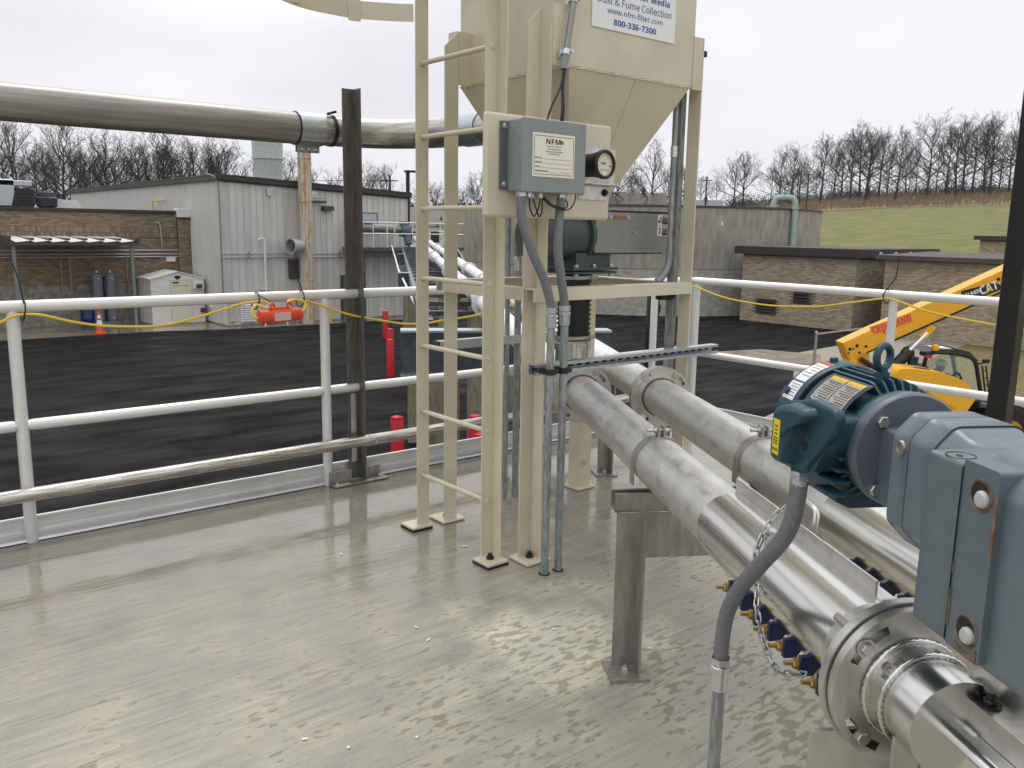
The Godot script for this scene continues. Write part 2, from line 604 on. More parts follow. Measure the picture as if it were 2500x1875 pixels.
	M.gravel = mottled([0.19, 0.17, 0.135], [0.42, 0.38, 0.31], 0.95, 0.0, 0.5, 153, 0.06, 5)
	M.pad = mottled([0.20, 0.165, 0.125], [0.27, 0.225, 0.175], 0.45, 0.0, 0.2, 155, 0.02, 5, 0.25)
	M.tank = mottled([0.25, 0.235, 0.195], [0.39, 0.37, 0.312], 0.85, 0.0, Vector3(0.34, 0.075, 0.34), 157, 0.016, 6)
	M.tank_low = mottled([0.27, 0.262, 0.225], [0.48, 0.465, 0.405], 0.85, 0.0, 0.3, 158, 0.016, 6)
	M.siding = mottled([0.58, 0.565, 0.53], [0.66, 0.645, 0.61], 0.5, 0.1, Vector3(0.35, 0.05, 0.35), 159, 0.012, 5)
	M.siding_dark = mottled([0.52, 0.505, 0.475], [0.60, 0.585, 0.55], 0.5, 0.1, Vector3(0.35, 0.05, 0.35), 160, 0.012, 5)
	M.roof_dark = mottled([0.028, 0.023, 0.019], [0.045, 0.038, 0.031], 0.5, 0.0, 0.5, 161, 0.02)
	M.roof_tar = mottled([0.04, 0.036, 0.03], [0.13, 0.115, 0.10], 0.8, 0.0, 0.6, 163, 0.03)
	M.mortar = mottled([0.11, 0.09, 0.065], [0.16, 0.135, 0.10], 0.9, 0.0, 0.4, 165, 0.02)
	M.mortar_dark = mottled([0.085, 0.068, 0.048], [0.14, 0.115, 0.085], 0.9, 0.0, 0.3, 166, 0.02)
	for i in 4:
		var f: float = [0.82, 0.95, 1.1, 1.28][i]
		M["brick%d" % i] = flat(0.40 * f, 0.325 * f, 0.225 * f, 0.85)
		M["brown_brick%d" % i] = flat(0.235 * f, 0.178 * f, 0.112 * f, 0.85)
	M.concrete = mottled([0.17, 0.155, 0.125], [0.31, 0.29, 0.25], 0.85, 0.0, 0.25, 167, 0.02, 6)
	M.white_paint = mottled([0.70, 0.69, 0.66], [0.80, 0.79, 0.765], 0.4, 0.0, 0.6, 169, 0.02)
	M.ivory = flat(0.74, 0.70, 0.56, 0.4)
	M.pale_green = flat(0.36, 0.46, 0.42, 0.4)
	M.grey_tank = mottled([0.125, 0.14, 0.165], [0.165, 0.18, 0.205], 0.4, 0.0, 1.2, 171, 0.02)
	M.blue_drum = flat(0.008, 0.015, 0.12, 0.4)
	M.canopy_post = flat(0.20, 0.245, 0.26, 0.5, 0.3)
	M.bronze = flat(0.065, 0.052, 0.042, 0.5)
	M.stack_grey = mottled([0.34, 0.37, 0.345], [0.42, 0.45, 0.425], 0.4, 0.1, 0.5, 173, 0.02)
	M.rust_stack = rust_stack_material()
	M.concrete_post = mottled([0.16, 0.14, 0.085], [0.30, 0.27, 0.20], 0.9, 0.0, Vector3(1.0, 0.2, 1.0), 175, 0.03, 5)
	M.beam = mottled([0.075, 0.09, 0.105], [0.15, 0.17, 0.19], 0.32, 0.55, 1.0, 177, 0.02, 5, 0.2)
	M.glass = StandardMaterial3D.new()
	M.glass.transparency = BaseMaterial3D.TRANSPARENCY_ALPHA
	M.glass.albedo_color = Color(0.75, 0.9, 0.86, 0.07)
	M.glass.roughness = 0.03
	M.window = flat(0.42, 0.46, 0.52, 0.12)
	M.dark_window = flat(0.02, 0.024, 0.03, 0.15)
	M.gas_yellow = flat(0.70, 0.56, 0.06, 0.5)
	M.machine_yellow = flat(0.78, 0.40, 0.018, 0.33)
	M.machine_black = flat(0.012, 0.012, 0.013, 0.42)
	M.tyre = flat(0.014, 0.013, 0.012, 0.85)
	M.chrome = flat(0.75, 0.75, 0.75, 0.15, 1.0)
	M.amber = flat(0.80, 0.42, 0.01, 0.2)
	M.grass = grass_material()
	M.lawn = mottled([0.085, 0.085, 0.022], [0.205, 0.15, 0.06], 0.95, 0.0, 0.25, 181, 0.03, 6)
	M.brown_grass = mottled([0.135, 0.090, 0.045], [0.30, 0.215, 0.12], 0.95, 0.0, 0.08, 183, 0.04, 6)
	M.bark = flat(0.040, 0.034, 0.029, 0.95)
	M.bark_dark = flat(0.024, 0.021, 0.018, 0.95)
	M.bark_brown = flat(0.042, 0.028, 0.020, 0.95)
	M.dead_leaf = flat(0.105, 0.052, 0.024, 0.9)
	M.brush = flat(0.035, 0.030, 0.024, 0.95)
	M.skin = flat(0.30, 0.13, 0.085, 0.55)
	M.helmet = flat(0.50, 0.68, 0.58, 0.3)
	M.maroon = flat(0.09, 0.012, 0.018, 0.8)
	M.vest = flat(0.30, 0.36, 0.33, 0.8)
	M.denim = flat(0.03, 0.045, 0.075, 0.8)


func asphalt_material() -> StandardMaterial3D:
	var m := mottled([0.0060, 0.0060, 0.0075], [0.0150, 0.0150, 0.0175], 0.5, 0.0, Vector3(0.05, 0.05, 0.16), 147, 0.012, 6)
	m.roughness = 1.0
	m.roughness_texture = ntex(148, 0.012, Color(0.34, 0.34, 0.34), Color(0.74, 0.74, 0.74), 512, 5)
	m.metallic_specular = 0.12
	return m


func scuffed_pipe() -> StandardMaterial3D:
	var w := 512
	var im := noise(107, 0.10, 4).get_seamless_image(w, 48)
	im.resize(w, w, Image.INTERPOLATE_CUBIC)
	var a := im.get_data()
	var b := noise(110, 0.012, 4).get_seamless_image(w, w).get_data()
	var c := PackedByteArray()
	c.resize(w * w * 3)
	for i in w * w:
		var k := 0.66 + 0.13 * (a[i] / 255.0 - 0.5) + 0.12 * (b[i] / 255.0 - 0.5)
		c[i * 3] = int(255 * pow(k, 0.4545))
		c[i * 3 + 1] = int(255 * pow(k * 0.985, 0.4545))
		c[i * 3 + 2] = int(255 * pow(k * 0.945, 0.4545))
	var map := Image.create_from_data(w, w, false, Image.FORMAT_RGB8, c)
	var r := RandomNumberGenerator.new()
	r.seed = 44
	for i in 150:   # rubs round the pipe and scratches along it
		var g := lin(1, 1, 1) * r.randf_range(0.42, 0.72)
		g.a = 1.0
		var x := r.randi_range(0, w - 30); var y := r.randi_range(0, w - 60)
		if i % 3:
			for j in r.randi_range(4, 16):
				map.fill_rect(Rect2i(x + j, y + int(j * 0.3), 1, 1 + i % 2), g)
		else:
			for j in r.randi_range(8, 48):
				map.fill_rect(Rect2i(x + int(j * 0.05), y + j, 1, 1), g.lightened(0.2))
	var m := StandardMaterial3D.new()
	m.albedo_texture = ImageTexture.create_from_image(map)
	m.roughness = 1.0
	m.roughness_texture = ntex(113, 0.03, Color(0.38, 0.38, 0.38), Color(0.54, 0.54, 0.54), 256, 4)
	m.metallic = 0.9
	m.uv1_scale = Vector3(1.0, 1.1, 1)
	return m


func grass_material() -> StandardMaterial3D:
	var w := 1024
	var im := noise(191, 0.02, 5).get_seamless_image(256, w)
	im.resize(w, w, Image.INTERPOLATE_CUBIC)
	var a := im.get_data()
	var b := noise(192, 0.12, 3).get_seamless_image(w, w).get_data()
	var c := PackedByteArray()
	c.resize(w * w * 3)
	for i in w * w:
		var k := a[i] / 255.0
		var f := 0.8 + 0.4 * b[i] / 255.0
		var t := clampf((k - 0.35) * 3.0, 0.0, 1.0)
		c[i * 3] = int(255 * pow(lerpf(0.105, 0.185, t) * f, 0.4545))
		c[i * 3 + 1] = int(255 * pow(lerpf(0.118, 0.168, t) * f, 0.4545))
		c[i * 3 + 2] = int(255 * pow(lerpf(0.018, 0.040, t) * f, 0.4545))
	var m := StandardMaterial3D.new()
	m.albedo_texture = ImageTexture.create_from_image(Image.create_from_data(w, w, false, Image.FORMAT_RGB8, c))
	m.roughness = 0.95
	m.uv1_scale = Vector3(1, 1, 1)
	return m


func rust_stack_material() -> StandardMaterial3D:
	var w := 256
	var h := 512
	var a := noise(195, 0.03, 5).get_seamless_image(w, h).get_data()
	var im := noise(196, 0.05, 4).get_seamless_image(w, 32)
	im.resize(w, h, Image.INTERPOLATE_CUBIC)
	var b := im.get_data()
	var c := PackedByteArray()
	c.resize(w * h * 3)
	for i in w * h:
		var t := clampf((a[i] / 255.0 * 0.5 + b[i] / 255.0 * 0.75 - 0.60) * 3.6, 0.0, 1.0)
		c[i * 3] = int(255 * pow(lerpf(0.54, 0.44, t), 0.4545))
		c[i * 3 + 1] = int(255 * pow(lerpf(0.49, 0.23, t), 0.4545))
		c[i * 3 + 2] = int(255 * pow(lerpf(0.39, 0.075, t), 0.4545))
	var m := StandardMaterial3D.new()
	m.albedo_texture = ImageTexture.create_from_image(Image.create_from_data(w, h, false, Image.FORMAT_RGB8, c))
	m.roughness = 0.6
	m.uv1_scale = Vector3(1, 0.12, 1)
	return m


const SKY_LOW := 0.88
const SKY_HIGH := 1.30


func _ready() -> void:
	PB = Basis(PN, UP, -PD)
	rng.seed = 7
	var cam := Camera3D.new()
	cam.name = "camera"
	cam.fov = 48.42
	cam.far = 4000.0
	cam.near = 0.05
	var yaw := 0.6883
	var pitch := 0.1796
	var roll := 0.0161
	var fw := Vector3(sin(yaw) * cos(pitch), -sin(pitch), -cos(yaw) * cos(pitch))
	var r0 := Vector3(cos(yaw), 0, sin(yaw))
	var u0 := r0.cross(fw)
	var r := r0 * cos(roll) + u0 * sin(roll)
	var u := -r0 * sin(roll) + u0 * cos(roll)
	cam.transform = Transform3D(Basis(r, u, -fw), Vector3(0, 1.40, 0))
	add_child(cam)
	cam.current = true

	var we := WorldEnvironment.new()
	we.name = "world_environment"
	var e := Environment.new()
	e.background_mode = Environment.BG_SKY
	e.sky = Sky.new()
	var sm := PanoramaSkyMaterial.new()
	sm.panorama = sky_panorama()
	e.sky.sky_material = sm
	e.tonemap_mode = Environment.TONE_MAPPER_LINEAR
	e.tonemap_exposure = 1.0
	e.sdfgi_enabled = true
	e.ssao_enabled = true
	e.ssil_enabled = true
	e.fog_enabled = true
	e.fog_density = 0.0002
	e.fog_light_color = Color(0.86, 0.87, 0.90)
	we.environment = e
	add_child(we)

	var sun := DirectionalLight3D.new()
	sun.name = "sun"
	sun.light_energy = 0.45
	sun.light_angular_distance = 25.0
	sun.light_color = Color(1.0, 0.97, 0.92)
	sun.shadow_enabled = true
	sun.rotation_degrees = Vector3(-62, 150, 0)
	add_child(sun)

	make_materials()
	M.deck = deck_material()
	build_ground()
	build_deck()
	build_left_buildings()
	build_right_buildings()
	build_bridge()
	build_tower()
	build_pipes()
	build_gearmotor()
	build_telehandler()
	build_trees()
	build_small_things()


func hill(x: float, z: float) -> float:
	var d := Vector2(x, z).length()
	var az := rad_to_deg(atan2(x, -z))
	var k := smoothstep(44.0, 63.0, az)
	var hi := -3.0
	var lo := -3.0
	var P := [[50, -3.0, -3.0], [75, -0.1, -2.2], [120, 2.7, -0.5], [190, 6.6, 2.0], [232, 10.4, 4.2], [300, 11.5, 5.0], [460, 12.5, 5.5]]
	if d >= 460:
		hi = 12.5; lo = 5.5
	else:
		for i in P.size() - 1:
			if d >= P[i][0] and d < P[i + 1][0]:
				var f: float = (d - P[i][0]) / (P[i + 1][0] - P[i][0])
				hi = lerpf(P[i][1], P[i + 1][1], f)
				lo = lerpf(P[i][2], P[i + 1][2], f)
	hi += 1.2 * smoothstep(60.0, 72.0, az) * smoothstep(150.0, 230.0, d)
	return lerpf(lo, hi, k) + 0.25 * sin(x * 0.06) * cos(z * 0.05) * smoothstep(60.0, 120.0, d)


func terrain(called: String, d0: float, d1: float, rows: int, m: Material, lift: float, a0 := -40.0, a1 := 125.0) -> void:
	var s := Sh.new()
	var cols := 110
	var g := []
	for i in rows + 1:
		var row := []
		for j in cols + 1:
			var az := deg_to_rad(lerpf(a0, a1, float(j) / cols))
			var wob := (2.5 * sin(az * 23.0) + 1.5 * sin(az * 57.0 + 1.0)) * (1.0 if d0 > 100.0 and i == 0 else 0.0)
			var d := lerpf(d0, d1, float(i) / rows) + wob
			var x := d * sin(az); var z := -d * cos(az)
			row.append(Vector3(x, hill(x, z) + lift, z))
		g.append(row)
	for i in rows:
		for j in cols:
			var q: Array = [g[i][j], g[i][j + 1], g[i + 1][j + 1], g[i + 1][j]]
			var nn: Vector3 = (q[1] - q[0]).cross(q[3] - q[0]).normalized()
			if nn.y < 0:
				nn = -nn
			var uvs := []
			for p in q:
				uvs.append(Vector2(p.x * 0.019 + p.z * 0.0075, p.z * 0.019 - p.x * 0.0075) * 1.6)
			s.tri(q[0], q[1], q[2], nn, nn, nn, uvs[0], uvs[1], uvs[2])
			s.tri(q[0], q[2], q[3], nn, nn, nn, uvs[0], uvs[2], uvs[3])
	struct(called, s, m)


func sheet(called: String, poly: Array, y: float, m: Material) -> void:
	var s := Sh.new()
	var p := pv(poly)
	var ix := Geometry2D.triangulate_polygon(p)
	for i in range(0, ix.size(), 3):
		s.tri(Vector3(p[ix[i]].x, y, p[ix[i]].y), Vector3(p[ix[i + 1]].x, y, p[ix[i + 1]].y), Vector3(p[ix[i + 2]].x, y, p[ix[i + 2]].y), UP, UP, UP)
	struct(called, s, m)


func build_ground() -> void:
	sheet("ground", [-1500, -1500, 1500, -1500, 1500, 1500, -1500, 1500], -3.2, M.lawn)
	sheet("yard_ground", [-60, -75, 75, -75, 75, 30, -60, 30], -3.008, M.lawn)
	terrain("grass_hill", 50.0, 192.0, 26, M.grass, 0.0)
	terrain("brown_grass_slope", 188.0, 240.0, 8, M.brown_grass, 0.08)
	terrain("far_ground", 236.0, 460.0, 10, M.lawn, 0.0)
	sheet("asphalt_yard", [-30, -36.1, 10.7, -36.3, 14.0, -35.4, 23.4, -35.0, 24.5, -62, 60, -62, 60, -18.0, 32, -18.0, 28.2, -17.7, 22, -13.8, 19.8, -12.3, 15.4, -11.2, 11.0, -10.6, 5, 8, -30, 8], -3.0, M.asphalt)
	sheet("concrete_apron", [-30, -40.7, 13.95, -40.7, 13.95, -36.6, 23.4, -36.6, 23.4, -35.1, 14.0, -35.5, 10.7, -36.4, -30, -36.2], -2.985, M.apron)
	sheet("gravel_strip", [11.0, -10.6, 15.4, -11.2, 19.8, -12.3, 22, -13.8, 28.2, -17.7, 32, -18.0, 36.8, -18.4, 36.8, -15.0, 27.5, -13.2, 23.5, -9.5, 22, -4, 21, 8, 5, 8], -2.992, M.gravel)
	sheet("lawn", [36.8, -15.2, 27.6, -13.3, 23.6, -9.6, 22.1, -4, 21.1, 10, 36.8, 10], -2.988, M.lawn)
	sheet("concrete_pad", [25.7, -19.6, 28.0, -19.0, 28.6, -16.9, 26.3, -15.5, 24.8, -17.2], -2.980, M.pad)
	# tall dead grass on the slope below the ridge trees
	var blade := Sh.new()
	for k in 5:
		var a := TAU * k / 5
		var o := Vector3(cos(a) * 0.12, 0, sin(a) * 0.12)
		var tip := o * 2.2 + Vector3(0, 0.9 + 0.1 * k, 0)
		var w := Vector3(-sin(a), 0, cos(a)) * 0.05
		var nn := Vector3(cos(a), 0.8, sin(a)).normalized()
		blade.tri(o - w, o + w, tip, nn, nn, nn)
	var me := mesh_of(blade)
	me.surface_set_material(0, M.brown_grass)
	scatter("tall_brown_grass", me, 9000, 187.0, 238.0, 42.0, 74.0, 0.3, 0.45, 1.0, "tall dead brown grass covering the slope under the ridge trees", "grass")


func scatter(called: String, me: Mesh, count: int, d0: float, d1: float, a0: float, a1: float, lift: float, s0: float, s1: float, label: String, category: String) -> void:
	var mm := MultiMesh.new()
	mm.transform_format = MultiMesh.TRANSFORM_3D
	mm.mesh = me
	mm.instance_count = count
	for i in count:
		var d := rng.randf_range(d0, d1)
		var az := deg_to_rad(rng.randf_range(a0, a1))
		var x := d * sin(az); var z := -d * cos(az)
		var k := rng.randf_range(s0, s1)
		mm.set_instance_transform(i, Transform3D(Basis(UP, rng.randf() * TAU).scaled(Vector3(k, k, k)), Vector3(x, hill(x, z) + lift, z)))
	var o := MultiMeshInstance3D.new()
	o.name = numbered(called)
	o.multimesh = mm
	add_child(o)
	tag(o, label, category, "", "stuff")


func build_deck() -> void:
	# the slab: its top carries the map of the wet concrete, its edges are plain
	var s := Sh.new()
	var a := Vector3(-1.0, 0, -4.2); var b := Vector3(5.3, 0, -4.2); var c := Vector3(5.3, 0, 1.0); var d := Vector3(-1.0, 0, 1.0)
	s.tri(a, b, c, UP, UP, UP, Vector2(0, 0), Vector2(1, 0), Vector2(1, 1))
	s.tri(a, c, d, UP, UP, UP, Vector2(0, 0), Vector2(1, 1), Vector2(0, 1))
	struct("deck", s, M.deck)
	s = Sh.new()
	s.span(Vector3(-6, -0.30, -4.2), Vector3(5.3, -0.004, 3.0))
	struct("deck_slab", s, M.concrete)
	for x in [-4.0, 0.5, 5.0]:
		s = Sh.new()
		s.cbox(Vector3(x, -1.66, -3.7), Vector3(0.4, 2.7, 0.4), 0.02)
		tag(obj("deck_column", s, M.concrete), "concrete column below the deck edge, %s" % {-4.0: "farthest left", 0.5: "the middle one", 5.0: "under the far corner"}[x], "column", "columns below the deck")
	# left railing, seen first
	var t := thing("handrail", "white metal pipe railing along the left edge of the deck", "railing", Vector3(0.65, 0, -4.13))
	s = Sh.new(); s.tube([Vector3(-3.5, 1.042, -4.13), Vector3(5.12, 1.042, -4.13)], 0.0265, 20); obj("top_rail", s, M.alu, t)
	var xs := [-0.80, 0.652, 2.10, 3.52, 4.72, 5.12]
	for i in xs.size() - 1:
		s = Sh.new()
		s.tube([Vector3(xs[i] + 0.012, 0.527, -4.13), Vector3(xs[i] + 0.03, 0.527, -4.13), Vector3(xs[i] + 0.05, 0.527, -4.13), Vector3(xs[i + 1] - 0.05, 0.527, -4.13), Vector3(xs[i + 1] - 0.03, 0.527, -4.13), Vector3(xs[i + 1] - 0.012, 0.527, -4.13)], [0.008, 0.0235, 0.025, 0.025, 0.0235, 0.008], 18)
		obj("mid_rail", s, M.alu, t)
	for x in xs:
		s = Sh.new(); s.tube([Vector3(x, -0.28, -4.13), Vector3(x, 1.0, -4.13), Vector3(x, 1.032, -4.13)], [0.0255, 0.0255, 0.02], 18); obj("post", s, M.alu, t)
	# extruded kerb board: a sheet with two ribs that stand out of it
	s = Sh.new()
	s.prism(pv([0, 0.0, 0.0, 0.109, -0.016, 0.109, -0.016, 0.099, -0.006, 0.094, -0.006, 0.046, -0.020, 0.040, -0.020, 0.029, -0.006, 0.026, -0.006, 0.016, -0.030, 0.010, -0.034, 0.0]), 0.0, 8.62, Transform3D(Basis(Vector3(0, 0, -1), UP, Vector3(1, 0, 0)), Vector3(-3.5, 0.004, -4.155)))
	obj("toe_board", s, M.alu_board, t)
	# right railing
	t = thing("handrail", "white metal pipe railing along the far right edge of the deck", "railing", Vector3(5.12, 0, -4.1))
	s = Sh.new(); s.tube([Vector3(5.12, 1.042, -4.10), Vector3(5.12, 1.042, 1.5)], 0.0265, 20); obj("top_rail", s, M.alu, t)
	xs = [-4.07, -2.565, -1.06, 0.45]
	for i in xs.size() - 1:
		s = Sh.new()
		s.tube([Vector3(5.12, 0.505, xs[i] + 0.012), Vector3(5.12, 0.505, xs[i] + 0.03), Vector3(5.12, 0.505, xs[i] + 0.05), Vector3(5.12, 0.505, xs[i + 1] - 0.05), Vector3(5.12, 0.505, xs[i + 1] - 0.03), Vector3(5.12, 0.505, xs[i + 1] - 0.012)], [0.008, 0.0235, 0.025, 0.025, 0.0235, 0.008], 18)
		obj("mid_rail", s, M.alu, t)
	for z in xs:
		s = Sh.new(); s.tube([Vector3(5.12, -0.28, z), Vector3(5.12, 1.0, z), Vector3(5.12, 1.032, z)], [0.0255, 0.0255, 0.02], 18); obj("post", s, M.alu, t)
	s = Sh.new()
	s.prism(pv([0, 0.0, 0.0, 0.109, -0.016, 0.109, -0.016, 0.099, -0.006, 0.094, -0.006, 0.046, -0.020, 0.040, -0.020, 0.029, -0.006, 0.026, -0.006, 0.016, -0.030, 0.010, -0.034, 0.0]), 0.0, 5.6, Transform3D(Basis(Vector3(1, 0, 0), UP, Vector3(0, 0, 1)), Vector3(5.15, 0.004, -4.1)))
	obj("toe_board", s, M.alu_board, t)
	# square black post near the right edge of the picture
	s = Sh.new()
	s.cbox(Vector3(4.47, 1.9, -1.655), Vector3(0.093, 3.8, 0.093), 0.005)
	tag(obj("square_post", s, M.black_steel), "tall black square steel post standing before the right railing", "post")


# bricks laid in running bond on the wall through «o»; «u» runs along it, «out» looks out of it. The «few» nearest to the camera are parts of their own, the rest one part.
func brickwork(parent: Node, o: Vector3, u: Vector3, out: Vector3, w: float, h: float, bw: float, bh: float, key: String, holes: Array, few: int, deep := 0.012, soldiers := false) -> void:
	var all := []
	var rows := int(h / bh)
	for r in rows:
		var x := -(bw / 2 if r % 2 else 0.0)
		while x < w:
			var x0 := maxf(x, 0.0)
			var x1 := minf(x + bw, w)
			x += bw
			if x1 - x0 < 0.03:
				continue
			var blocked := false
			for q in holes:
				if x1 > q[0] and x0 < q[2] and (r + 1) * bh > q[1] and r * bh < q[3]:
					blocked = true
			if blocked:
				continue
			all.append([x0, x1, r * bh])
	var eye := Vector3(0, 1.4, 0)
	for q in all:
		q.append((o + u * (q[0] + q[1]) / 2 + UP * q[2]).distance_squared_to(eye))
		q.append(rng.randi() % 4)
	all.sort_custom(func(a, b): return a[3] < b[3])
	var mats := []
	for i in 4:
		mats.append(M[key + str(i)])
	var joint := 0.012
	var unit := Sh.new()
	unit.cbox(Vector3(0, 0, 0), Vector3(bw - joint, bh - joint, deep * 2), 0.003)
	var b := Basis(u, UP, out)
	var singles := [[], [], [], []]
	var rest := [Sh.new(), Sh.new(), Sh.new(), Sh.new()]
	var n := 0
	for q in all:
		var mid: Vector3 = o + u * (q[0] + q[1]) / 2 + UP * (q[2] + bh / 2)
		var jut := rng.randf_range(-0.002, 0.002)
		if n < few and q[1] - q[0] > bw * 0.98:
			singles[q[4]].append(Transform3D(b, mid + out * jut))
			n += 1
		else:
			var s: Sh = rest[q[4]]
			var hx: float = (q[1] - q[0] - joint) / 2; var hy := (bh - joint) / 2
			var p := []
			for k in [[-1, -1], [1, -1], [1, 1], [-1, 1]]:
				p.append([mid + u * hx * k[0] + UP * hy * k[1] + out * (deep + jut), mid + u * hx * k[0] + UP * hy * k[1]])
			s.face([p[0][0], p[1][0], p[2][0], p[3][0]], mid - out)
			s.face([p[3][0], p[2][0], p[2][1], p[3][1]], mid)
			s.face([p[0][0], p[1][0], p[1][1], p[0][1]], mid)
			s.face([p[0][0], p[3][0], p[3][1], p[0][1]], mid)
			s.face([p[1][0], p[2][0], p[2][1], p[1][1]], mid)
	for i in 4:
		parts("brick", unit, mats[i], parent, singles[i])
		if rest[i].v.size():
			var m := obj("brickwork", rest[i], mats[i], parent)
			m.set_meta("kind", "stuff")


func build_left_buildings() -> void:
	# --- the ribbed metal building
	var t := thing("metal_building", "large pale grey ribbed metal building with dark roof trim behind the left railing", "building", Vector3(18.6, -3, -37))
	var s := Sh.new()
	s.span(Vector3(14.0, -3, -63), Vector3(23.2, 2.75, -36.66))
	s.prism(pv([14.0, 2.75, 23.2, 2.75, 23.2, 2.9, 14.0, 3.3]), -63, -36.66)
	obj("wall", s, M.siding_dark, t)
	var k := 0
	var x := 13.95
	while x < 23.2:   # south wall: one sheet after the other, each with a rib on its left edge
		var x1 := minf(x + 0.305, 23.25)
		var top0 := 3.30 - (x - 13.95) * 0.043
		s = Sh.new()
		s.face([Vector3(x + 0.03, -2.93, -36.6), Vector3(x1, -2.93, -36.6), Vector3(x1, top0, -36.6), Vector3(x + 0.03, top0, -36.6)], Vector3(x, 0, -40))
		s.face([Vector3(x, -2.93, -36.565), Vector3(x + 0.02, -2.93, -36.565), Vector3(x + 0.02, top0, -36.565), Vector3(x, top0, -36.565)], Vector3(x, 0, -40))
		s.face([Vector3(x + 0.02, -2.93, -36.565), Vector3(x + 0.03, -2.93, -36.6), Vector3(x + 0.03, top0, -36.6), Vector3(x + 0.02, top0, -36.565)], Vector3(x - 1, 0, -40))
		s.face([Vector3(x, -2.93, -36.565), Vector3(x, -2.93, -36.6), Vector3(x, top0, -36.6), Vector3(x, top0, -36.565)], Vector3(x + 1, 0, -36.58))
		obj("siding_panel", s, M.siding if k % 3 else M.siding_dark, t)
		x += 0.305
		k += 1
	var z := -36.6
	while z > -62.5:   # west wall: corrugated sheets
		s = Sh.new()
		for i in 6:
			var z0 := z - i * 0.2
			var q := [[z0, 0.0], [z0 - 0.06, 0.0], [z0 - 0.09, 0.045], [z0 - 0.16, 0.045], [z0 - 0.2, 0.0]]
			for j in 4:
				var y0 := -2.93
				s.face([Vector3(13.95 - q[j][1], y0, q[j][0]), Vector3(13.95 - q[j + 1][1], y0, q[j + 1][0]), Vector3(13.95 - q[j + 1][1], 3.3, q[j + 1][0]), Vector3(13.95 - q[j][1], 3.3, q[j][0])], Vector3(16, 0, z0 - 0.1))
		obj("corrugated_panel", s, M.siding, t)
		z -= 1.2
	s = Sh.new()   # roof and its dark trim
	s.prism(pv([13.8, 3.44, 23.4, 3.03, 23.4, 3.08, 13.8, 3.5]), -63.2, -36.42)
	obj("roof", s, M.roof_dark, t)
	s = Sh.new()
	s.prism(pv([13.82, 3.26, 23.38, 2.83, 23.38, 3.02, 13.82, 3.43]), -36.56, -36.40)
	s.prism(pv([13.84, 3.20, 23.36, 2.77, 23.36, 2.85, 13.84, 3.28]), -36.58, -36.50)
	obj("fascia", s, M.roof_dark, t)
	s = Sh.new(); s.span(Vector3(13.76, 3.24, -63.2), Vector3(13.88, 3.42, -36.6)); obj("eave_gutter", s, M.roof_tar, t)
	s = Sh.new(); s.span(Vector3(13.9, -3, -36.68), Vector3(23.25, -2.93, -36.5)); obj("base_ledge", s, M.concrete, t)
	# door with frame
	s = Sh.new()
	for q in [[19.48, 19.56], [20.5, 20.58]]:
		s.span(Vector3(q[0], -2.98, -36.59), Vector3(q[1], -0.88, -36.48))
	s.span(Vector3(19.48, -0.96, -36.59), Vector3(20.58, -0.88, -36.478))
	obj("door_frame", s, M.bronze, t)
	s = Sh.new(); s.span(Vector3(19.56, -2.95, -36.59), Vector3(20.5, -0.96, -36.52))
	var d := obj("door", s, flat(0.115, 0.125, 0.145, 0.4), t)
	s = Sh.new(); s.span(Vector3(19.78, -1.95, -36.54), Vector3(19.98, -1.25, -36.515)); obj("pane", s, M.dark_window, d)
	s = Sh.new(); s.cyl(Vector3(20.38, -2.0, -36.53), Vector3(20.38, -2.0, -36.46), 0.03, 8); obj("handle", s, M.zinc, d)
	# white framed window
	s = Sh.new(); s.span(Vector3(20.5, 1.16, -36.59), Vector3(21.47, 2.06, -36.50)); var wf := obj("window_frame", s, M.bronze, t)
	s = Sh.new(); s.span(Vector3(20.55, 1.21, -36.53), Vector3(21.42, 2.01, -36.49)); obj("pane", s, M.window, wf)
	# louvres
	for q in [["louver", 14.54, -2.85, 15.25, -2.0, "white"], ["louver", 14.05, -2.8, 14.32, -1.6, "grey"]]:
		s = Sh.new(); s.span(Vector3(q[1], q[2], -36.59), Vector3(q[3], q[4], -36.5)); var lv := obj("louver_frame", s, M.white_paint if q[5] == "white" else M.siding_dark, t)
		var y: float = q[2] + 0.04
		while y < q[4] - 0.06:
			s = Sh.new(); s.box(Vector3((q[1] + q[3]) / 2, y + 0.04, -36.47), Vector3(q[3] - q[1] - 0.08, 0.012, 0.09), Basis(Vector3.RIGHT, 0.6)); obj("slat", s, M.white_paint if q[5] == "white" else M.siding, lv)
			y += 0.1
	s = Sh.new(); s.span(Vector3(16.86, -0.98, -36.59), Vector3(17.32, -0.1, -36.45)); obj("fan_box", s, flat(0.05, 0.045, 0.04, 0.6), t)
	# wall light, pipe stub
	s = Sh.new(); s.prism(pv([0, 0, 0.28, 0, 0.2, 0.2, 0, 0.2]), -0.26, 0.26, Transform3D(Basis(Vector3(0, 0, 1), UP, Vector3(-1, 0, 0)), Vector3(18.83, 2.1, -36.57)))
	tag(obj("wall_light", s, M.black_steel), "small dark wall light high on the metal building, right of the rusty stack", "wall light")
	s = Sh.new(); s.tube([Vector3(17.85, 2.53, -36.35), Vector3(18.68, 2.53, -36.35)], 0.11, 14)
	tag(obj("pipe_stub", s, M.duct), "short grey pipe sticking out to the right of the rusty stack", "pipe")
	s = Sh.new(); s.cyl(Vector3(15.71, -2.9, -36.42), Vector3(15.71, 0.62, -36.42), 0.055, 10); s.tube(curve([Vector3(15.71, 0.60, -36.42), Vector3(15.69, 0.74, -36.42), Vector3(15.6, 0.8, -36.42), Vector3(15.48, 0.8, -36.42), Vector3(15.44, 0.72, -36.42)], 4), 0.055, 10)
	s.span(Vector3(15.5, -1.42, -36.55), Vector3(15.92, -1.38, -36.38))
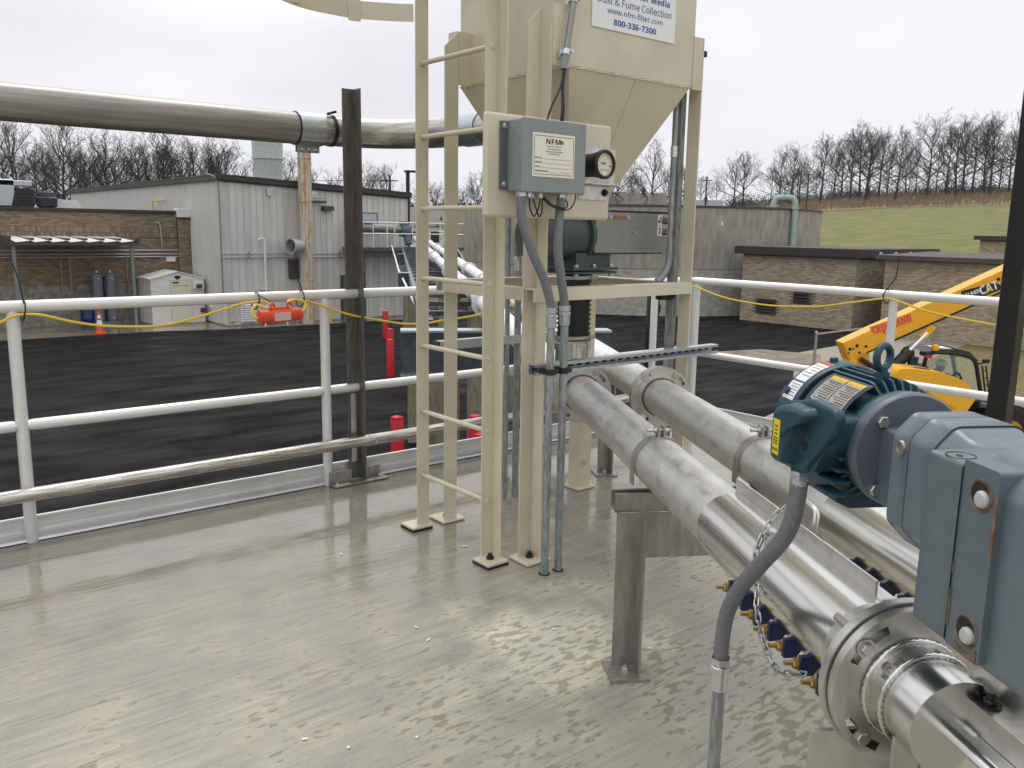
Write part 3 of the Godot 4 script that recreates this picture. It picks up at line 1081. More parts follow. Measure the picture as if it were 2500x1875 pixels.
	tag(obj("vent_pipe", s, M.white_paint), "white pipe with a hooked top on the metal wall", "pipe")
	# conduits across both buildings
	for q in [[0.17, 0], [0.0, 1], [-0.12, 2]]:
		if q[1] < 2:
			s = Sh.new(); s.cyl(Vector3(13.8, q[0], -36.50), Vector3(23.2, q[0] - 0.04, -36.50), 0.028, 8)
			var c := obj("wall_conduit", s, M.galv, null)
			tag(c, ["upper thin steel conduit across the metal building", "lower thin steel conduit across the metal building"][q[1]], "conduit")
			for xx in [15.0, 17.2, 19.4]:
				s = Sh.new(); s.span(Vector3(xx - 0.03, q[0] - 0.07, -36.53), Vector3(xx + 0.03, q[0] + 0.07, -36.46)); obj("clamp", s, M.galv_dull, c)
		s = Sh.new(); s.cyl(Vector3(2.0, q[0] + 0.03, -40.52), Vector3(13.8, q[0] + 0.03, -40.52), 0.026, 8)
		tag(obj("brick_wall_conduit", s, M.galv, null), ["topmost of the three conduits on the brown brick wall", "middle one of the three conduits on the brown brick wall", "lowest of the three conduits on the brown brick wall"][q[1]], "conduit")
	s = Sh.new(); s.tube(curve([Vector3(13.4, 3.5, -36.9), Vector3(13.8, 3.3, -36.75), Vector3(13.86, 2.6, -36.7), Vector3(13.86, 0, -36.7), Vector3(13.86, -2.0, -36.7)], 4), 0.035, 8)
	tag(obj("downpipe", s, M.galv_dull), "thin grey downpipe on the corner of the metal building", "downpipe")
	# --- rusty stack
	t = thing("exhaust_stack", "tall rust streaked cream exhaust stack before the metal building", "stack", Vector3(17.52, -3, -36.05))
	s = Sh.new(); s.tube([Vector3(17.52, -3, -36.05), Vector3(17.52, -1.5, -36.05), Vector3(17.52, 4.62, -36.05)], 0.295, 28); obj("pipe", s, M.rust_stack, t)
	for y in [2.45, -1.05, 4.3]:
		s = Sh.new(); s.cyl(Vector3(17.52, y, -36.05), Vector3(17.52, y + 0.06, -36.05), 0.315, 28); obj("band", s, M.rust_stack, t)
	s = Sh.new(); s.span(Vector3(15.95, 2.66, -36.56), Vector3(16.2, 2.98, -36.52)); s.cyl(Vector3(16.1, 2.86, -36.4), Vector3(18.2, 2.84, -36.2), 0.018, 6); s.span(Vector3(18.0, 2.66, -36.56), Vector3(18.25, 2.96, -36.52)); obj("brace", s, M.galv, t)
	s = Sh.new(); s.tube([Vector3(17.38, 0.5, -36.0), Vector3(17.18, 0.5, -35.85), Vector3(16.88, 0.5, -35.75), Vector3(16.6, 0.5, -35.66)], [0.06, 0.22, 0.32, 0.335], 24, false); s.lathe([Vector2(0.335, 0), Vector2(0.36, 0), Vector2(0.36, 0.05), Vector2(0.30, 0.05), Vector2(0.30, -0.25)], along(Vector3(16.6, 0.5, -35.66), Vector3(-0.95, 0, 0.31)), 24); obj("elbow_vent", s, M.stack_grey, t)
	s = Sh.new(); s.box(Vector3(16.64, 0.5, -35.68), Vector3(0.02, 0.56, 0.05), Basis(UP, -0.3) * Basis(Vector3.RIGHT, 0.3)); obj("damper", s, M.stack_grey, t)
	# --- fat grey stack on the roof
	t = thing("roof_stack", "fat pale green grey exhaust stack on the roof of the metal building", "stack", Vector3(18.0, 3.3, -41.0))
	s = Sh.new(); s.lathe([Vector2(0.69, 0), Vector2(0.69, 1.12), Vector2(0.74, 1.16), Vector2(0.74, 1.22), Vector2(0.73, 1.24), Vector2(0.75, 2.9), Vector2(0.66, 2.9), Vector2(0.64, 1.5)], Transform3D(Basis.IDENTITY, Vector3(18.0, 3.4, -41.0)), 32); obj("pipe", s, M.stack_grey, t)
	s = Sh.new(); s.span(Vector3(17.0, 3.2, -42), Vector3(19.0, 3.5, -40)); obj("curb", s, M.galv, t)
	# --- brown brick building
	t = thing("brick_building", "low brown brick building with dark roof edge at the far left", "building", Vector3(6.0, -3, -40.7))
	s = Sh.new(); s.span(Vector3(-25, -3, -62), Vector3(13.9, 1.86, -40.61)); obj("wall", s, M.mortar_dark, t)
	brickwork(t, Vector3(2.0, -1.24, -40.61), Vector3.RIGHT, Vector3(0, 0, 1), 11.3, 1.98, 0.30, 0.075, "brown_brick", [], 150)
	brickwork(t, Vector3(2.0, 1.21, -40.61), Vector3.RIGHT, Vector3(0, 0, 1), 11.3, 0.66, 0.30, 0.075, "brown_brick", [], 150)
	for row in 2:   # two courses of bricks on end
		brickwork(t, Vector3(2.0, 0.755 + 0.225 * row, -40.59), Vector3.RIGHT, Vector3(0, 0, 1), 11.3, 0.226, 0.095, 0.225, "brown_brick", [], 0)
	s = Sh.new(); s.span(Vector3(13.32, -3, -40.55), Vector3(13.9, 1.66, -40.5)); obj("pilaster", s, M.mortar_dark, t)
	brickwork(t, Vector3(13.32, -2.9, -40.5), Vector3.RIGHT, Vector3(0, 0, 1), 0.58, 4.5, 0.29, 0.075, "brown_brick", [], 0)
	s = Sh.new(); s.cbox(Vector3(13.62, 1.88, -40.55), Vector3(0.66, 0.4, 0.5), 0.02); obj("pilaster_cap", s, M.white_paint, t)
	s = Sh.new(); s.span(Vector3(-25, -3, -40.60), Vector3(13.32, -1.25, -40.53)); obj("concrete_base", s, M.concrete, t)
	s = Sh.new(); s.span(Vector3(-25.2, 1.86, -62), Vector3(13.3, 1.97, -40.48)); obj("roof_edge", s, M.roof_dark, t)
	s = Sh.new(); s.tube([Vector3(12.6, 0.2, -40.5), Vector3(12.55, 1.3, -40.5), Vector3(12.5, 1.42, -40.5), Vector3(12.35, 1.45, -40.5)], 0.03, 8); obj("vent_tube", s, M.galv, t)
	s = Sh.new(); s.span(Vector3(12.75, -0.32, -40.54), Vector3(13.15, -0.12, -40.50)); obj("wall_plate", s, M.white_paint, t)
	for xx in [8.35, 8.7, 11.0, 11.2]:
		s = Sh.new(); s.cyl(Vector3(xx, -2.9, -40.45), Vector3(xx, 0.0, -40.45), 0.022, 6); obj("drop_conduit", s, M.galv_dull, t)
	# things on its roof
	t = thing("air_unit", "pale galvanised air handling unit on the brick building roof, at the left edge", "air conditioner", Vector3(6.6, 1.97, -42))
	s = Sh.new(); s.cbox(Vector3(6.3, 2.55, -42), Vector3(1.4, 1.1, 1.6), 0.03); obj("cabinet", s, M.galv, t)
	s = Sh.new(); s.cbox(Vector3(6.9, 2.95, -41.8), Vector3(1.5, 0.22, 1.2), 0.02); obj("duct", s, M.galv, t)
	s = Sh.new(); s.cyl(Vector3(5.9, 2.9, -41.4), Vector3(5.9, 3.7, -41.4), 0.12, 12); obj("flue", s, M.galv, t)
	s = Sh.new()
	for i in 4:
		s.cyl(Vector3(6.2 + 0.33 * i, 3.05, -41.4), Vector3(6.2 + 0.33 * i, 3.32, -41.4), 0.02, 6)
	obj("rod", s, M.galv, t)
	t = thing("louver_hood", "black tilted louvre hood on the roof beside the air unit", "vent hood", Vector3(7.3, 1.97, -41.2))
	s = Sh.new(); s.prism(pv([-0.42, 0.05, 0.36, 0.08, 0.46, 0.74, -0.22, 0.80]), -0.3, 0.05, Transform3D(Basis.IDENTITY, Vector3(7.25, 1.97, -41.2))); obj("hood", s, M.machine_black, t)
	for i in 5:
		s = Sh.new(); s.box(Vector3(7.25 + 0.03 * i, 2.13 + 0.14 * i, -41.13), Vector3(0.68, 0.02, 0.05)); obj("slat", s, M.bronze, t)
	s = Sh.new(); s.lathe([Vector2(0.26, 0), Vector2(0.40, 0.06), Vector2(0.43, 0.4), Vector2(0.36, 0.46), Vector2(0.34, 0.62), Vector2(0.28, 0.68), Vector2(0.0, 0.70)], Transform3D(Basis.IDENTITY, Vector3(8.17, 1.97, -41.3)), 20)
	tag(obj("roof_fan", s, flat(0.03, 0.033, 0.042, 0.5)), "dark round mushroom fan on the brick building roof", "roof fan")
	s = Sh.new(); s.prism(pv([-0.75, 0, 0.95, 0, 0.75, 0.36, -0.62, 0.40]), -0.5, 0.5, Transform3D(Basis.IDENTITY, Vector3(8.7, 1.97, -42.2)))
	tag(obj("skylight", s, M.white_paint), "low white roof curb behind the dark roof fan", "skylight")
	s = Sh.new(); s.tube([Vector3(13.7, 2.0, -45.2), Vector3(13.7, 2.46, -45.2), Vector3(13.7, 2.5, -45.0), Vector3(13.7, 2.5, -43.2)], 0.035, 8)
	tag(obj("gas_pipe", s, M.gas_yellow), "thin yellow gas pipe bent along the corrugated wall above the brick roof", "pipe")
	# --- canopy
	t = thing("canopy", "flat ribbed metal canopy on thin grey posts before the brick wall", "canopy", Vector3(8.5, -3, -39))
	for i in 7:
		var x0 := 6.3 + 0.64 * i
		s = Sh.new(); s.face([Vector3(x0, 0.60, -37.75), Vector3(x0 + 0.50, 0.66, -37.75), Vector3(x0 + 0.46, 0.80, -40.6), Vector3(x0 - 0.04, 0.80, -40.6)], Vector3(x0, -3, -39)); obj("roof_pan", s, M.white_paint, t)
		s = Sh.new(); s.prism(pv([0, 0, 0.14, 0, 0.10, -0.09, 0.0, -0.09]), 0, 2.85, Transform3D(Basis.IDENTITY, Vector3(x0 + 0.50, 0.76, -40.6))); obj("roof_rib", s, M.bronze, t)
	s = Sh.new(); s.span(Vector3(6.05, 0.48, -37.80), Vector3(10.85, 0.60, -37.72)); obj("front_beam", s, M.bronze, t)
	s = Sh.new(); s.span(Vector3(6.05, 0.50, -40.6), Vector3(6.15, 0.84, -37.8)); s.span(Vector3(10.75, 0.50, -40.6), Vector3(10.85, 0.78, -37.8)); obj("side_trim", s, M.bronze, t)
	for xx in [6.22, 10.55]:
		s = Sh.new(); s.span(Vector3(xx - 0.055, -3, -38.0), Vector3(xx + 0.055, 0.49, -37.89)); obj("post", s, M.canopy_post, t)
	# --- tanks and drum
	for i in 2:
		var c := Vector3(9.63 + 0.53 * i, -3, -40.0)
		t = thing("pressure_tank", ["tall slim grey tank standing left of its twin by the brick wall", "tall slim grey tank standing right of its twin by the brick wall"][i], "tank", c, "twin grey tanks by the brick wall")
		s = Sh.new(); s.lathe([Vector2(0.18, 0.1), Vector2(0.21, 0.18), Vector2(0.215, 0.25), Vector2(0.215, 2.12), Vector2(0.19, 2.2), Vector2(0.10, 2.25), Vector2(0, 2.26)], Transform3D(Basis.IDENTITY, c), 24); obj("shell", s, M.grey_tank, t)
		s = Sh.new(); s.span(c + Vector3(-0.26, 0, -0.24), c + Vector3(0.26, 0.14, 0.24)); obj("foot", s, M.grey_tank, t)
		s = Sh.new(); s.cyl(c + Vector3(0, 2.25, 0), c + Vector3(0, 2.36, 0), 0.05, 8); s.cyl(c + Vector3(0, 2.02, 0.2), c + Vector3(0, 2.02, 0.27), 0.04, 8); s.cyl(c + Vector3(0, 0.3, 0.2), c + Vector3(0, 0.3, 0.27), 0.04, 8); obj("port", s, M.zinc, t)
	s = Sh.new(); s.lathe([Vector2(0.0, 0), Vector2(0.29, 0), Vector2(0.29, 0.28), Vector2(0.30, 0.3), Vector2(0.29, 0.32), Vector2(0.29, 0.88), Vector2(0.0, 0.88)], Transform3D(Basis.IDENTITY, Vector3(9.25, -3, -40.25)), 20)
	tag(obj("blue_drum", s, M.blue_drum), "dark blue plastic drum beside the left grey tank", "drum")
	s = Sh.new(); s.cyl(Vector3(9.9, -3, -40.3), Vector3(9.9, -1.1, -40.3), 0.07, 10); s.cyl(Vector3(9.9, -1.1, -40.3), Vector3(9.9, -0.95, -40.3), 0.09, 10)
	tag(obj("filter_column", s, M.blue_drum), "thin blue filter column between the two grey tanks", "filter")
	# --- white shed
	t = thing("shed", "small white shed with ivory door and shallow gable roof", "shed", Vector3(12.5, -3, -39.5))
	var sb := Basis(UP, 0.0)
	s = Sh.new(); s.prism(pv([11.42, -2.95, 13.72, -2.95, 13.72, -0.98, 12.57, -0.72, 11.42, -0.98]), -40.35, -38.6); obj("wall", s, M.white_paint, t)
	for q in [[[11.36, -1.02], [12.57, -0.70]], [[12.57, -0.70], [13.78, -1.02]]]:
		s = Sh.new(); s.prism(pv([q[0][0], q[0][1], q[1][0], q[1][1], q[1][0], q[1][1] + 0.05, q[0][0], q[0][1] + 0.05]), -40.4, -38.54); obj("roof", s, M.white_paint, t)
	s = Sh.new()
	for q in [12.24, 13.12]:
		s.span(Vector3(q, -2.93, -38.61), Vector3(q + 0.04, -1.03, -38.57))
	s.span(Vector3(12.24, -1.06, -38.61), Vector3(13.16, -1.03, -38.568)); obj("door_frame", s, M.siding, t)
	s = Sh.new(); s.span(Vector3(12.28, -2.93, -38.61), Vector3(13.12, -1.06, -38.58)); var dr := obj("door", s, M.ivory, t)
	s = Sh.new(); s.cyl(Vector3(12.34, -2.05, -38.58), Vector3(12.34, -2.05, -38.5), 0.03, 8); obj("handle", s, M.zinc, dr)
	s = Sh.new(); s.span(Vector3(12.34, -1.2, -38.585), Vector3(12.62, -1.12, -38.572)); obj("small_plate", s, M.bronze, dr)
	s = Sh.new(); s.prism(pv([0, 0, 0.24, -0.02, 0.20, 0.26, 0, 0.3]), -0.22, 0.22, Transform3D(Basis(Vector3(0, 0, 1), UP, Vector3(-1, 0, 0)), Vector3(13.42, -1.42, -38.6))); obj("vent_hood", s, M.white_paint, t)
	s = Sh.new(); s.span(Vector3(13.3, -1.42, -38.36), Vector3(13.56, -1.24, -38.345)); obj("vent_grille", s, M.bronze, t)
	s = Sh.new(); s.cyl(Vector3(13.62, -2.42, -38.6), Vector3(13.62, -2.42, -38.52), 0.12, 16); obj("red_bell", s, flat(0.22, 0.01, 0.02, 0.4), t)
	s = Sh.new(); s.prism(pv([12.42, -0.92, 12.57, -1.04, 12.72, -0.92, 12.66, -0.86, 12.48, -0.86]), -38.6, -38.575); obj("roof_badge", s, M.ink, t)
	s = Sh.new(); s.cbox(Vector3(12.57, -2.975, -39.5), Vector3(2.4, 0.05, 1.9), 0.01); obj("skid", s, M.concrete, t)
	text("HAZARDOUS STORAGE", 0.05, Vector3(12.7, -1.30, -38.575), Basis.IDENTITY, M.ink, dr)
	s = Sh.new(); s.tube([Vector3(13.8, -2.1, -38.4), Vector3(14.3, -2.72, -38.0), Vector3(14.42, -2.82, -37.9), Vector3(14.46, -2.98, -37.85)], 0.075, 10)
	tag(obj("drain_pipe", s, M.white_paint), "white drain pipe leaning from the shed to the ground", "pipe")
	# white low bench frame under the orange connector
	s = Sh.new(); s.span(Vector3(15.3, -2.62, -36.2), Vector3(16.4, -2.5, -35.8))
	for q in [15.33, 16.36]:
		s.span(Vector3(q, -3, -35.83), Vector3(q + 0.05, -2.62, -35.78))
	tag(obj("white_stand", s, M.white_paint), "low white metal stand before the metal building", "stand")
	s = Sh.new(); s.tube([Vector3(18.2, -2.3, -36.3), Vector3(18.5, -2.25, -36.1), Vector3(18.6, -2.4, -36.0), Vector3(18.62, -3, -36.0)], 0.06, 10); s.cyl(Vector3(18.61, -2.75, -36.0), Vector3(18.61, -2.5, -36.0), 0.09, 8)
	tag(obj("gas_riser", s, M.gas_yellow), "yellow gas riser bent into the metal wall near the second railing post", "pipe")
	# --- traffic cone
	t = thing("traffic_cone", "orange traffic cone with white bands at the edge of the asphalt", "traffic cone", Vector3(8.82, -2.985, -36.75))
	var cb := Vector3(8.82, -2.985, -36.75)
	s = Sh.new(); s.cbox(cb + Vector3(0, 0.03, 0), Vector3(0.42, 0.06, 0.42), 0.02); obj("base", s, M.orange, t)
	for q in [[0.06, 0.34, "o"], [0.34, 0.54, "w"], [0.54, 0.62, "o"], [0.62, 0.74, "w"], [0.74, 0.92, "o"]]:
		s = Sh.new(); s.lathe([Vector2(0.165 - 0.14 * q[0], q[0]), Vector2(0.165 - 0.14 * q[1], q[1])], Transform3D(Basis.IDENTITY, cb), 20)
		if q[1] > 0.9:
			s.cyl(cb + Vector3(0, 0.92, 0), cb + Vector3(0, 0.925, 0), 0.036, 12)
		obj("cone" if q[2] == "o" else "reflective_band", s, M.orange if q[2] == "o" else M.white_print, t)


func louver(parent: Node, at: Vector3, w: float, h: float) -> void:   # in a wall that looks along -x
	var s := Sh.new()
	s.span(at + Vector3(-0.07, -h / 2 - 0.05, -w / 2 - 0.05), at + Vector3(-0.02, -h / 2, w / 2 + 0.05))
	s.span(at + Vector3(-0.07, h / 2, -w / 2 - 0.05), at + Vector3(-0.02, h / 2 + 0.05, w / 2 + 0.05))
	s.span(at + Vector3(-0.068, -h / 2, -w / 2 - 0.05), at + Vector3(-0.02, h / 2, -w / 2))
	s.span(at + Vector3(-0.068, -h / 2, w / 2), at + Vector3(-0.02, h / 2, w / 2 + 0.05))
	var f := obj("louver", s, M.bronze, parent)
	s = Sh.new(); s.span(at + Vector3(-0.018, -h / 2, -w / 2), at + Vector3(0.0, h / 2, w / 2)); obj("back", s, M.black_gap, f)
	var y := -h / 2 + 0.08
	while y < h / 2:
		s = Sh.new(); s.box(at + Vector3(-0.045, y, 0), Vector3(0.07, 0.014, w), Basis(Vector3(0, 0, 1), 0.65)); obj("slat", s, M.bronze, f)
		y += 0.16


func build_right_buildings() -> void:
	# --- round concrete tank
	var c := Vector3(41.9, -3, -38.7)
	var t := thing("concrete_tank", "big round concrete tank with streaked walls behind the tower", "tank", c)
	var s := Sh.new(); s.lathe([Vector2(11.46, 0), Vector2(11.46, 2.42)], Transform3D(Basis.IDENTITY, c), 160); obj("lower_wall", s, M.tank_low, t)
	s = Sh.new(); s.lathe([Vector2(11.46, 2.42), Vector2(11.42, 2.44), Vector2(11.46, 2.46), Vector2(11.46, 5.66), Vector2(11.1, 5.66), Vector2(11.1, 4.5)], Transform3D(Basis.IDENTITY, c), 160); obj("upper_wall", s, M.tank, t)
	s = Sh.new(); s.lathe([Vector2(11.50, 5.64), Vector2(11.50, 5.75), Vector2(11.05, 5.75), Vector2(11.05, 5.66)], Transform3D(Basis.IDENTITY, c), 160); obj("rim", s, M.bronze, t)
	s = Sh.new(); s.lathe([Vector2(11.1, 4.9), Vector2(0.0, 4.9)], Transform3D(Basis.IDENTITY, c), 60); obj("cover", s, M.concrete, t)
	s = Sh.new(); s.span(Vector3(34.0, -1.55, -31.2), Vector3(34.75, -1.48, -30.6)); s.span(Vector3(34.3, -2.1, -31.0), Vector3(34.38, -1.5, -30.85)); obj("bracket", s, M.roof_dark, t)
	s = Sh.new(); s.span(Vector3(37.2, 1.75, -28.4), Vector3(37.75, 1.95, -28.2)); obj("tag_plate", s, M.white_paint, t)
	# --- pale green vent
	var vp := Vector3(42.05, 0, -27.05)
	var vd := Vector3(-0.541, 0, -0.841)
	s = Sh.new(); s.tube(curve([vp + UP * -3.0, vp + UP * 0.5, vp + UP * 2.75, vp + UP * 3.0, vp + vd * 0.12 + UP * 3.26, vp + vd * 0.40 + UP * 3.33, vp + vd * 0.75 + UP * 3.33, vp + vd * 1.02 + UP * 3.25, vp + vd * 1.14 + UP * 3.0, vp + vd * 1.14 + UP * 2.86], 4), 0.145, 16)
	s.cyl(vp + UP * 2.70, vp + UP * 2.80, 0.2, 16); s.cyl(vp + vd * 1.14 + UP * 2.82, vp + vd * 1.14 + UP * 2.92, 0.23, 16); s.cyl(vp + UP * 1.4, vp + UP * 1.5, 0.17, 16); s.tube(curve([vp + vd * 0.35 + UP * 3.4, vp + vd * 0.38 + UP * 3.58, vp + vd * 0.75 + UP * 3.58, vp + vd * 0.78 + UP * 3.4], 4), 0.04, 8)
	tag(obj("gooseneck_vent", s, M.pale_green), "pale green gooseneck vent pipe before the concrete tank", "vent pipe")
	# --- low brick buildings
	t = thing("brick_building", "low tan brick building with two dark louvres beside the concrete tank", "building", Vector3(40, -3, -23.4))
	s = Sh.new(); s.span(Vector3(36.83, -3.1, -26.45), Vector3(44, 0.38, -20.33)); obj("wall", s, M.mortar, t)
	brickwork(t, Vector3(36.83, -3.0, -26.45), Vector3(0, 0, 1), Vector3(-1, 0, 0), 6.12, 3.36, 0.30, 0.07, "brick", [[0.98, 0.44, 2.1, 1.14], [3.0, 1.1, 3.9, 1.72]], 300)
	brickwork(t, Vector3(44, -3.0, -20.33), Vector3(-1, 0, 0), Vector3(0, 0, 1), 7.17, 3.36, 0.30, 0.07, "brick", [], 0)
	louver(t, Vector3(36.83, -2.22, -24.9), 0.98, 0.62)
	louver(t, Vector3(36.83, -1.59, -22.98), 0.72, 0.5)
	s = Sh.new(); s.span(Vector3(36.45, 0.36, -26.75), Vector3(44.2, 0.72, -20.0)); obj("fascia", s, M.roof_dark, t)
	s = Sh.new(); s.span(Vector3(36.5, 0.722, -26.7), Vector3(44.1, 0.75, -20.05)); var rf := obj("roof", s, M.roof_tar, t)
	for i in 4:
		s = Sh.new(); s.cyl(Vector3(38.2 + 1.4 * i, 0.5, -19.98), Vector3(38.2 + 1.4 * i, 0.5, -19.9), 0.12, 10); obj("soffit_light", s, M.window, rf)
	t = thing("brick_building", "tan brick building with dark flat roof right behind the yellow boom", "building", Vector3(40, -3, -12))
	s = Sh.new(); s.span(Vector3(36.83, -3.1, -18.98), Vector3(46, 0.36, -4.0)); obj("wall", s, M.mortar, t)
	brickwork(t, Vector3(36.83, -3.0, -18.98), Vector3(0, 0, 1), Vector3(-1, 0, 0), 9.5, 3.33, 0.30, 0.07, "brick", [], 300)
	s = Sh.new(); s.span(Vector3(36.4, 0.34, -19.25), Vector3(46.2, 0.53, -4.0)); obj("fascia", s, flat(0.075, 0.062, 0.055, 0.55), t)
	s = Sh.new(); s.prism(pv([36.42, 0.532, 41.5, 0.66, 46.2, 0.532]), -19.2, -4.0); obj("roof", s, M.roof_tar, t)
	t = thing("brick_building", "far small tan brick building with dark roof edge on the grass", "building", Vector3(62, 0, -22))
	s = Sh.new(); s.span(Vector3(60.4, -3, -24.8), Vector3(66, 1.2, -15)); obj("wall", s, M.mortar, t)
	brickwork(t, Vector3(60.4, -0.6, -24.8), Vector3(0, 0, 1), Vector3(-1, 0, 0), 5.5, 1.75, 0.3, 0.07, "brick", [], 0)
	s = Sh.new(); s.span(Vector3(60.1, 1.18, -25.1), Vector3(66.2, 1.45, -15)); obj("fascia", s, M.roof_dark, t)
	# --- little fence by the gravel
	t = thing("pipe_fence", "low grey pipe fence on the gravel before the brick buildings", "fence", Vector3(30, -3, -15.8))
	for q in [Vector3(26.25, -3, -15.72), Vector3(35.3, -3, -15.95)]:
		s = Sh.new(); s.cyl(q, q + Vector3(0, 1.1, 0), 0.05, 10); s.ball(q + Vector3(0, 1.1, 0), Vector3.ONE * 0.06, Basis.IDENTITY, 10); obj("post", s, M.steel_dull, t)
	s = Sh.new(); s.tube([Vector3(26.25, -1.95, -15.72), Vector3(35.3, -1.95, -15.95)], 0.03, 8); obj("rail", s, M.steel_dull, t)
	# --- houses on the skyline
	var n := 0
	for q in [[15.9, 105.0, 6.0, 2.6, "white house with a dark roof seen between the ladder and the tower leg", M.white_paint, M.roof_dark], [34.2, 105.0, 9.0, 3.0, "white walled house with steep dark roof behind the concrete tank", M.white_paint, M.roof_dark], [46.7, 150.0, 13.0, 4.2, "dark brick house on the skyline above the tank, left one", M.mortar_dark, M.roof_dark], [51.0, 165.0, 10.0, 2.6, "long low brick house with blue grey roof on the skyline", flat(0.13, 0.05, 0.04, 0.8), flat(0.11, 0.13, 0.16, 0.6)]]:
		var az := deg_to_rad(q[0])
		var p := Vector3(q[1] * sin(az), 0, -q[1] * cos(az))
		p.y = hill(p.x, p.z) - 0.3
		house(p, az, q[2], q[3], q[4], q[5], q[6])


func house(p: Vector3, az: float, w: float, h: float, label: String, wall: Material, roof: Material) -> void:
	var t := thing("house", label, "house", p, "houses on the skyline")
	var b := Basis(Vector3(cos(az), 0, sin(az)), UP, Vector3(-sin(az), 0, cos(az)))
	var x := Transform3D(b, p)
	var s := Sh.new(); s.box(x * Vector3(0, h / 2, 0), Vector3(w, h, w * 0.6), b); obj("wall", s, wall, t)
	s = Sh.new(); s.prism(pv([-w * 0.36, h - 0.05, w * 0.36, h - 0.05, 0, h + w * 0.24]), -w / 2 - 0.3, w / 2 + 0.3, Transform3D(b * Basis(Vector3(0, 0, 1), UP, Vector3(-1, 0, 0)), p)); var r := obj("roof", s, roof, t)
	s = Sh.new(); s.box(x * Vector3(w * 0.22, h + w * 0.2, 0), Vector3(0.6, w * 0.2, 0.6), b); obj("chimney", s, M.mortar_dark, r)
	for i in 3:
		s = Sh.new(); s.box(x * Vector3((i - 1) * w * 0.3, h * 0.55, w * 0.3 + 0.02), Vector3(w * 0.11, h * 0.42, 0.06), b); obj("window", s, M.dark_window, t)


# one angle steel: corner line at «c», legs along «d1» and «d2» (unit vectors), from y0 to y1; «drop» cuts the top of the first leg
func angle_steel(s: Sh, c: Vector3, d1: Vector3, d2: Vector3, l1: float, l2: float, th: float, y0: float, y1: float, drop := 0.0) -> void:
	s.prism(pv([0, y0, l1, y0, l1, y1 - drop, 0, y1]), 0, th, Transform3D(Basis(d1, UP, d1.cross(UP)), Vector3(c.x, 0, c.z)) if d1.cross(UP).dot(d2) > 0 else Transform3D(Basis(d1, UP, d1.cross(UP)), Vector3(c.x, 0, c.z) + d2 * th))
	s.prism(pv([th + 0.0005, y0, l2, y0, l2, y1, th + 0.0005, y1]), 0, th, Transform3D(Basis(d2, UP, d2.cross(UP)), Vector3(c.x, 0, c.z)) if d2.cross(UP).dot(d1) > 0 else Transform3D(Basis(d2, UP, d2.cross(UP)), Vector3(c.x, 0, c.z) + d1 * th))


